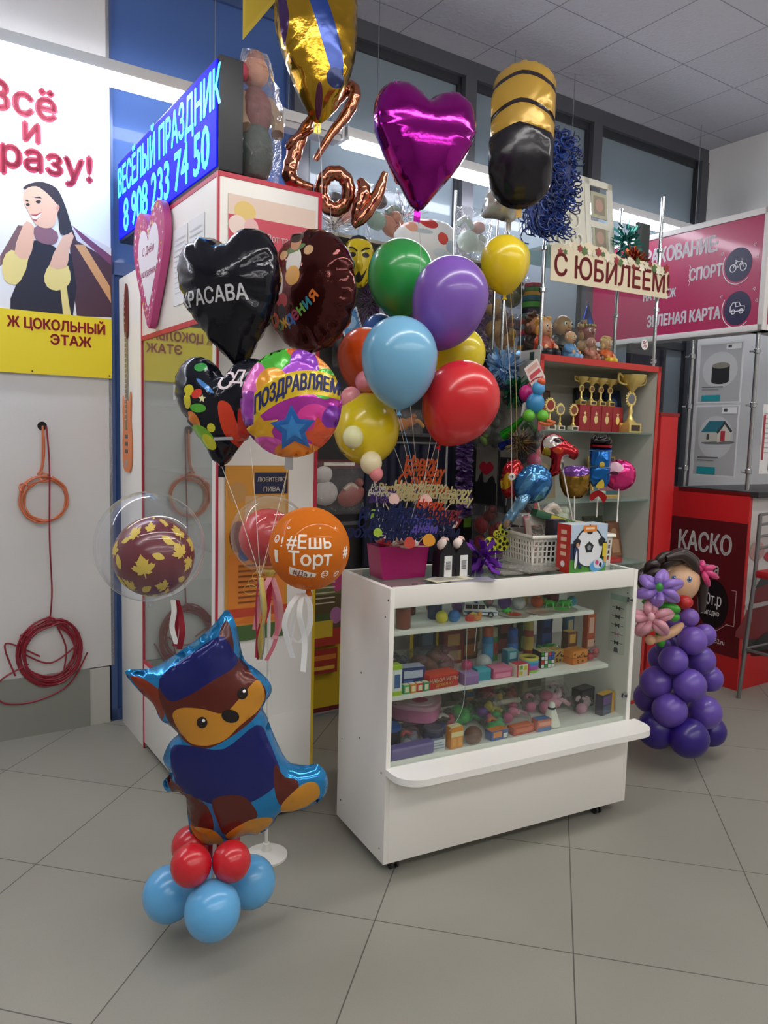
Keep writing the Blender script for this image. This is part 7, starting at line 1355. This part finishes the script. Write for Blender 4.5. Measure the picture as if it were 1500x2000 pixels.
# ================================================================== BALLOON GIRL
dl = thing('balloon_girl', 'balloon figure of a girl in a violet dress holding a balloon bouquet', 'balloon figure', onz(1335, 1440, 0)); dk_, pu, lv_ = '2c1478', '6248a8', '8a68b8'
dm = lambda c: mat(c, .32, 0, .5, coat=.15, sub=.1)
def bl_(name, px, py, d, r, c, ry=None, par=dl, rot=0.0):
    p = at(px, py, d); k = PX(d); M = face_cam(p, rot); mb = MB(par.matrix_world.inverted() @ M); p.z
    mb.ell((0, 0, 0), (r * k, (ry or r) * k, r * k), dm(c), seg=24); return mb.build(name, par)
for px, py, d, r, c in ((1345, 1441, 3.44, 39, dk_), (1283, 1424, 3.52, 38, dk_), (1388, 1428, 3.68, 30, dk_), (1318, 1410, 3.85, 36, dk_), (1308, 1387, 3.46, 34, pu), (1376, 1391, 3.55, 33, pu), (1268, 1362, 3.66, 30, pu), (1345, 1360, 3.8, 32, pu), (1282, 1333, 3.52, 32, pu), (1347, 1338, 3.44, 32, pu), (1386, 1325, 3.68, 26, pu), (1320, 1310, 3.75, 30, pu),
        (1315, 1290, 3.46, 28, pu), (1369, 1289, 3.56, 28, pu), (1291, 1285, 3.68, 26, pu), (1345, 1275, 3.75, 26, pu), (1352, 1251, 3.48, 28, '7050b0'), (1376, 1240, 3.6, 22, '7050b0'), (1305, 1262, 3.62, 24, '5a3f9c'), (1330, 1235, 3.68, 24, pu), (1347, 1206, 3.5, 18, '7a58b0'), (1318, 1210, 3.55, 18, '7050a8')):
    bl_('dress_balloon', px, py, d, r, c)
hd = bl_('head', 1325, 1134, 3.52, 40, 'dcb08c', 43); HR = 38 * PX(3.52)
Mh = dl.matrix_world.inverted() @ face_cam(at(1325, 1134, 3.52)); mb = MB(Mh); HW = lambda x, y, o=.001: ball_warp(HR, o, y / 38, x / 38)
def fc(poly, c, x, y, o): mb.flat([(a * HR / 38, b * HR / 38) for a, b in poly], mat(c, .4), None, .008, ball_warp(HR * 1.02, o, y / 38 * .95, x / 38))
for x in (-8, 20):
    fc(ellp(0, 0, 9, 7), 'e8e6ea', x, 10, .002); fc(ellp(0, 0, 5, 6), '4a78b0', x, 10, .003); fc(ellp(0, 0, 2.4, 3), '18181c', x, 10, .004); fc(ellp(1.2, 2, 1.2, 1.2), 'ffffff', x, 10, .005); fc(sp2([(-9, 5), (0, 8.5), (9, 5), (10, 7), (0, 10.5), (-10, 7)], 3), '3a2a3a', x, 10, .003); fc(sp2([(-8, 14), (0, 17), (8, 15), (0, 18.5)], 3), '6a4434', x, 10, .002)
fc(ellp(0, 0, 1.6, 1.2), '9a6a50', 12, -6, .002); fc(sp2([(-6, 0), (-2, 2), (0, 1), (2, 2), (6, 0), (0, -3)], 3), 'c0404a', 10, -15, .002)
mb.build('painted_face', dl)
def tw(name, pts, r, c, par=dl):
    mb = MB(par.matrix_world.inverted()); P_ = spline([at(*q) for q in pts], 5); n = len(P_); mb.tube(P_, [r * PX(3.5) * (.55 + .45 * min(1, 4 * min(i, n - 1 - i) / n)) for i in range(n)], dm(c), 10); return mb.build(name, par)
hr = '2e2220'
for pts, r in (([(1258, 1150, 3.45), (1252, 1130, 3.43), (1258, 1112, 3.45)], 9), ([(1262, 1115, 3.43), (1272, 1102, 3.4), (1288, 1104, 3.4)], 9), ([(1262, 1135, 3.42), (1276, 1120, 3.38), (1294, 1116, 3.38)], 9), ([(1280, 1100, 3.42), (1298, 1086, 3.42), (1318, 1085, 3.44)], 9), ([(1300, 1090, 3.40), (1330, 1084, 3.42), (1352, 1098, 3.44), (1362, 1120, 3.48)], 10), ([(1292, 1096, 3.5), (1330, 1080, 3.55), (1366, 1110, 3.55), (1372, 1150, 3.55), (1370, 1195, 3.55)], 11), ([(1270, 1140, 3.42), (1282, 1150, 3.4), (1280, 1165, 3.42)], 8), ([(1285, 1110, 3.45), (1310, 1095, 3.44), (1340, 1092, 3.48)], 11)):
    tw('hair_balloon', pts, r, hr)
bl_('hair_cap', 1322, 1130, 3.64, 43, hr, 44)
for a, L in ((.2, 24), (-.5, 34), (-1.2, 34), (1.6, 16), (2.8, 14)): tw('pink_flower_petal', [(1372, 1112, 3.5), (1372 + L * .5 * cos(a), 1112 - L * .5 * sin(a), 3.47), (1372 + L * cos(a), 1112 - L * sin(a), 3.5)], 6, 'd0407c')
tw('arm', [(1332, 1220, 3.42), (1310, 1236, 3.36), (1272, 1252, 3.36)], 9, 'd8aa84'); bl_('hand', 1270, 1250, 3.34, 10, 'dcae88'); tw('arm', [(1300, 1215, 3.6), (1270, 1225, 3.46), (1250, 1240, 3.4)], 9, 'd8aa84')
bq = thing('balloon_bouquet', 'twisted balloon bouquet of lilac, pink and red flowers in the balloon girl hands', 'balloon bouquet', at(1285, 1190, 3.36))
for fx, fy, d, c, L, n, cc in ((1288, 1150, 3.27, '9474c8', 42, 6, '2f8a34'), (1272, 1208, 3.29, 'd89aa8', 44, 5, 'e0a8b0')):
    for j in range(n):
        a = j * 2 * pi / n + .35; q = (fx + L * cos(a), fy - L * .75 * sin(a), d + .02); m_ = (fx + L * .6 * cos(a + .25), fy - L * .45 * sin(a + .25), d - .03)
        tw('petal', [(fx + 5 * cos(a), fy - 5 * sin(a), d), m_, q, (fx + L * .6 * cos(a - .25), fy - L * .45 * sin(a - .25), d - .01), (fx + 5 * cos(a), fy - 5 * sin(a), d + .01)], 8, c, bq)
    bl_('flower_centre', fx, fy - 3, d - .06, 7, cc, 9, bq)
for pts in ([(1255, 1172, 3.33), (1280, 1182, 3.31), (1305, 1180, 3.31)], [(1295, 1182, 3.3), (1315, 1188, 3.29), (1326, 1192, 3.3)], [(1300, 1200, 3.31), (1315, 1205, 3.3), (1326, 1205, 3.3)], [(1284, 1220, 3.36), (1290, 1245, 3.36), (1292, 1262, 3.37)]): tw('leaf_balloon', pts, 8, '3aa028', bq)
bl_('red_flower', 1336, 1176, 3.36, 17, 'b81c1c', 14, bq); bl_('yellow_bud', 1250, 1160, 3.36, 10, 'c8a828', 10, bq)

# ================================================================== INSURANCE KIOSK ON THE RIGHT
PU, V1 = 3.34, .62
def pk(v, z, o=.002): return frame(S(PU, v, z) - SU * o, -SV, (0, 0, 1))           # on its near face, x to the viewer's right
ik = thing('insurance_counter', 'red insurance booth counter with a dark poster and a car picture', 'booth counter', S(PU, 0, 0), AZ_S)
rd_, dr2 = mat('c01c20', .35), mat('5c1018', .4)
mb = MB(); mb.box((0, 0, 0), (.03, V1, 1.22), rd_, .002); mb.build('red_side', ik)
mb = MB(); mb.box((-.003, .002, .20), (0, V1 - .002, 1.03), dr2); mb.build('poster_panel', ik)
mb = MB(); mb.box((.03, 0.0, 0), (1.3, .03, 1.20), mat('c9c6c4', .4)); mb.build('front_board', ik)
mb = MB(); mb.box((.0, -.004, .0), (1.3, .0, .22), rd_); mb.box((.0, -.05, 1.19), (1.3, .5, 1.225), mat('2c2a2c', .4), .003); mb.build('counter_trim', ik)
mb = MB(frame(Vector((0.03, -.001, .2)), (1, 0, 0), (0, 0, 1)))
for i, (po_, c) in enumerate((([(0, 0), (1.2, 0), (1.2, .26), (0, .26)], '2c2828'), (sp2([(0, .26), (.1, .42), (.3, .56), (.7, .6), (1.2, .6), (1.2, .1), (0, .12)], 4), '7a1420'), (sp2([(.1, .44), (.3, .58), (.7, .62), (.7, .5), (.2, .44)], 4), '30343a'), ([(0, .30), (1.2, .34), (1.2, .36), (0, .33)], 'c8c4c4'), (sp2([(.1, .0), (.2, .12), (.4, .12), (.5, .0)], 4), '18181a'), (ellp(.08, .66, .08, .06), 'b89890'), (ellp(.28, .62, .12, .04), 'b02028'))): mb.flat(po_, mat(c, .35), T(0, 0, .0006 * (i + 1)))
mb.build('car_picture', ik)
mb = MB(ik.matrix_world.inverted() @ pk(V1, 0, .0045)); wt = mat('e6e2e0', .5)
def pkt(s, px, py, sz, m=wt, bd=.02, sx=.8): q = stc(onu(px, py, PU)); mb.text(s, sz, m, T(V1 - q.y, q.z, 0), bd, sx=sx, th=.0006)
pkt('КАСКО', 1376, 1062, .165, sx=.66); pkt('покупка', 1372, 1108, .10, sx=.6, bd=.015); pkt('0т.р', 1395, 1172, .11, sx=.55, bd=.0); pkt('выгодно', 1388, 1196, .05, sx=.6, bd=0); pkt('страховка52.ru', 1384, 1248, .045, sx=.7, bd=0)
mb.build('lettering', ik)
q = stc(onu(1393, 1180, PU)); mb = MB(ik.matrix_world.inverted() @ pk(V1, 0, .0035)); mb.flat(mv(ellp(0, 0, .105, .155, 0, 28), V1 - q.y, q.z), mat('120c10', .4)); ln = mat('c8a0a4', .5)
for a, b in (((.12, .11), (.15, .11)), ((.15, .11), (.15, -.11)), ((.15, -.11), (.10, -.11)), ((.10, -.11), (.04, -.16)), ((.04, -.16), (-.06, -.15))): mb.tube([(V1 - q.y + a[0], q.z + a[1], .001), (V1 - q.y + b[0], q.z + b[1], .001)], .0022, ln, 5)
mb.build('price_badge', ik)
for v_ in (.06, .50):
    t = thing('chrome_pole', '%s chrome pole carrying the crimson sign over the booth counter' % ('near' if v_ < .1 else 'far'), 'pole', S(PU + .06, v_, 1.2255), AZ_S)
    mb = MB(); mb.cyl((0, 0, 0), (0, 0, .97), .013, chrome(), seg=14); mb.build('tube', t)
    for z in (.10, .50, .82): mb = MB(); mb.lathe([(.013, 0), (.02, .004), (.02, .03), (.013, .034)], chrome(), 14, T(0, 0, z)); mb.cyl((0, 0, z + .015), (-.03, .03, z + .015), .006, chrome(), seg=8); mb.build('clamp', t)
for z0, z1, kind, lab in ((1.76, 2.13, 'tin', 'grey leaflet sheet with a black tin picture between the poles'), (1.30, 1.745, 'house', 'grey leaflet sheet with a teal roofed house picture between the poles')):
    H = z1 - z0; Wd = .30; P1 = [(Rq(.03, .02, .97, .98), 'a4a6a8'), (ellp(.5, .55, .4, .3), 'b8babc')]
    if kind == 'tin': P1 += [(Rq(.32, .35, .72, .62), '1c1c20'), (ellp(.52, .36, .2, .05), '1c1c20'), (ellp(.52, .62, .2, .05), '7a7a6c')]
    else: P1 += [(sp2([(.2, .48), (.9, .5), (.85, .46), (.3, .45)], 2), '6a6a6a'), (Rq(.25, .5, .55, .64), 'b8b4a8'), ([(.55, .48), (.85, .52), (.85, .64), (.7, .76), (.55, .64)], 'c8c4b8'), ([(.16, .62), (.34, .78), (.7, .78), (.52, .62)], '2a6a78'), ([(.52, .62), (.7, .78), (.88, .64), (.84, .62), (.7, .73), (.56, .6)], '3a3a40'), (Rq(.62, .5, .72, .64), 'a83440'), (Rq(.3, .52, .36, .6), '4a4a4c')]
    P1 += [(Rq(.62, .88, .95, .97), 'd8dadc'), (Rq(.66, .905, .74, .95), '3a3a3c'), (Rq(.12, .03, .55, .13), '1c8a94'), (Rq(.12, .26, .6, .275), '6a6a6c'), (Rq(.12, .22, .5, .232), '77777a')]
    q = stc(onu(1350, 950, PU)); flat_card('leaflet_sheet', lab, 'leaflet', frame(S(PU + .045, .435, z0), -SV, (0, 0, 1)), Wd, H, 'd0d2d4', P1, th=.003)
flat_card('notice_sheet', 'white printed price sheet at the right picture edge above the dark booth top', 'notice', frame(S(PU + .10, .02, 1.33), SU, (0, 0, 1)), .3, .42, 'd8d8d8', [(Rq(.05, y, .8, y + .015), '9a9aa0') for y in [.3 + .07 * j for j in range(9)]] + [(Rq(.03, .2, .1, .85), '9a2a34'), (Rq(.3, .05, .42, .16), '3a3a3c')])
# crimson sign
sg = thing('insurance_sign', 'large crimson hanging sign box with white words above the booth', 'sign', S(PU, .0, 2.175), AZ_S); SHh, SL_ = .70, 1.45
cr = mat('a81a50', .35, coat=.3); wf = mat('d8d4d2', .4)
mb = MB(); mb.box((.0, .0, .0), (.12, SL_, SHh), mat('b8b4b2', .5)); mb.build('sign_box', sg)
mb = MB(); mb.box((-.004, .03, .035), (.0, SL_ - .02, SHh - .035), cr); mb.box((.03, -.004, .035), (1.2, .0, SHh - .035), cr); mb.build('crimson_panel', sg)
mb = MB()
for a, b in (((-.012, 0, 0), (0, SL_, .035)), ((-.012, 0, SHh - .035), (0, SL_, SHh)), ((-.012, -.004, 0), (.03, .03, SHh)), ((.03, -.01, 0), (1.2, 0, .035)), ((.03, -.01, SHh - .035), (1.2, 0, SHh))): mb.box(a, b, wf, .002)
mb.box((.03, 0, 0), (1.2, .12, SHh), mat('b8b4b2', .5)); mb.build('white_frame', sg)
mb = MB(sg.matrix_world.inverted() @ pk(1.0, 0, .0055)); wt2 = mat('ece6ec', .5)
def sgt(s, px, py, sz, sx=.8, bd=.02): q = stc(onu(px, py, PU)); mb.text(s, sz, wt2, T(1.0 - q.y, q.z, 0), .03, sx=sx, align='RIGHT', th=.0008)
for s, x, y, z in (('СТРАХОВАНИЕ:', 1404, 477, .128), ('СПОРТ', 1412, 528, .10), ('НА РУБЕЖ', 1321, 572, .075), ('ЗЕЛЕНАЯ КАРТА', 1408, 612, .10)): sgt(s, x, y, z, .66)
mb.build('lettering', sg)
for x, y, nm in ((1443, 517, 'bike'), (1441, 602, 'car')):
    q = stc(onu(x, y, PU)); X, Z = 1.0 - q.y, q.z; mb = MB(sg.matrix_world.inverted() @ pk(1.0, 0, .0055)); w = mat('e8e6f0', .5); mb.flat(mv(ellp(0, 0, .088, .10, 0, 28), X, Z), mat('1c1440', .4))
    mb.tube([(X + .1 * cos(a), Z + .115 * sin(a), .0008) for a in [2.6 + i * .22 for i in range(14)]], .0025, w, 5); z_ = .0012
    def Lw(*p, r=.003): mb.tube([(X + a, Z + b, z_) for a, b in p], r, w, 5)
    if nm == 'bike':
        for cx in (-.032, .034): Lw(*[(cx + .02 * cos(i * pi / 6), -.018 + .022 * sin(i * pi / 6)) for i in range(13)])
        Lw((-.032, -.018), (-.014, .018), (.024, .018), (.034, -.018)); Lw((-.014, .018), (.0, -.018), (.024, .018)); Lw((-.02, .026), (-.008, .026)); Lw((.02, .03), (.03, .026))
    else:
        Lw((-.045, -.018), (-.045, .012), (-.03, .034), (.01, .034), (.02, .012), (.046, .008), (.046, -.018), (-.045, -.018)); Lw((-.012, .034), (-.012, .01), (.018, .01))
        for cx in (-.025, .026): Lw(*[(cx + .012 * cos(i * pi / 6), -.02 + .013 * sin(i * pi / 6)) for i in range(13)])
    for a, b in ((.1, .1), (.12, .03), (-.11, .08)): Lw((a - .008, b), (a + .006, b + .01), (a + .004, b - .01), (a - .008, b), r=.0018)
    mb.build('round_icon', sg)
q = stc(onu(1347, 537, PU)); mb = MB(sg.matrix_world.inverted() @ pk(1.0, 0, .0055)); mb.tube([(1.0 - q.y + .01 * (i % 2), q.z + .06 - i * .016, .001) for i in range(9)], .002, wt2, 5); mb.build('wavy_mark', sg)
# dark interior of the booth, seen past the cabinet: red partition, monitor, exit light
mb = MB(T(S(2.86, .30, 0)) @ RZ(AZ_S)); mb.box((0, 0, 0), (.16, .03, 1.66), rd_, .002); mb.box((-.01, -.002, 1.66), (.17, .032, 1.68), mat('8a1418', .4)); tag(mb.build('red_partition'), 'narrow red partition board right behind the grey cabinet', 'partition')
mn = thing('wall_screen', 'dark screen on a stand behind the red partition', 'screen', S(3.10, .62, 0), AZ_S)
mb = MB(); mb.box((-.15, 0, 1.70), (.20, .04, 2.12), mat('14141c', .3), .004); mb.build('panel', mn); mb = MB(); mb.box((-.13, -.001, 1.72), (.18, 0, 2.1), mat('1c1c2a', .15)); mb.build('display', mn); mb = MB(); mb.cyl((0, .03, .02), (0, .03, 1.72), .02, mat('44444a', .4, .6)); mb.lathe([(0, 0), (.16, 0), (.15, .02), (0, .02)], mat('33333a', .5), 24); mb.build('stand', mn)
ex = thing('exit_light', 'small glowing green exit light glimpsed past the chrome posts', 'exit sign', onv(1276, 625, 1.29), AZ_S); mb = MB(); mb.box((0, 0, 0), (.10, .03, .16), mat('d8dcd8', .5), .003); mb.build('box', ex); mb = MB(); mb.box((.008, -.002, .01), (.092, 0, .15), mat('20d070', .4, emit=1.2)); mb.build('glowing_face', ex); mb = MB(); mb.prism([(.03, .03), (.05, .06), (.065, .03), (.07, .03), (.058, .08), (.07, .10), (.05, .12), (.035, .09), (.025, .08)], 0, .001, mat('e8fff0', .5, emit=1.5), M=frame(Vector((0, -.0022, 0)), (1, 0, 0), (0, 0, 1))); mb.build('pictogram', ex)
mb = MB(T(ex.matrix_world.translation + SV * .03) @ RZ(AZ_S)); mb.box((.04, 0, .06), (.06, .02, .1), mat('888888', .5)); o = mb.build('bracket'); o.parent = ex; o.matrix_parent_inverse = ex.matrix_world.inverted()
# bar stool at the booth
cs_ = thing('bar_chair', 'grey metal bar chair with a red seat before the car picture', 'chair', S(3.445, -.305, 0), AZ_S + pi); mg = mat('8a8a8c', .35, .8)
for x, y in ((-.19, -.19), (.19, -.19), (-.19, .19), (.19, .19)): mb = MB(); mb.tube([(x * 1.15, y * 1.15, 0), (x, y, .74 if y < 0 else .72), (x * .95, y * 1.0, 1.10 if y < 0 else .74)], .012, mg, 10); mb.build('leg', cs_)
mb = MB(); mb.box((-.2, -.2, .73), (.2, .2, .775), mat('b02028', .4), .02); mb.build('seat', cs_)
for z in (.90, .97, 1.04, 1.10): mb = MB(); mb.tube(spline([(-.185, -.19, z), (0, -.22, z), (.185, -.19, z)], 5), .009, mg, 8); mb.build('back_rung', cs_)
for z in (.30,): mb = MB(); mb.tube([(-.21, -.21, z), (.21, -.21, z), (.21, .21, z), (-.21, .21, z)], .009, mg, 8, True); mb.build('foot_ring', cs_)
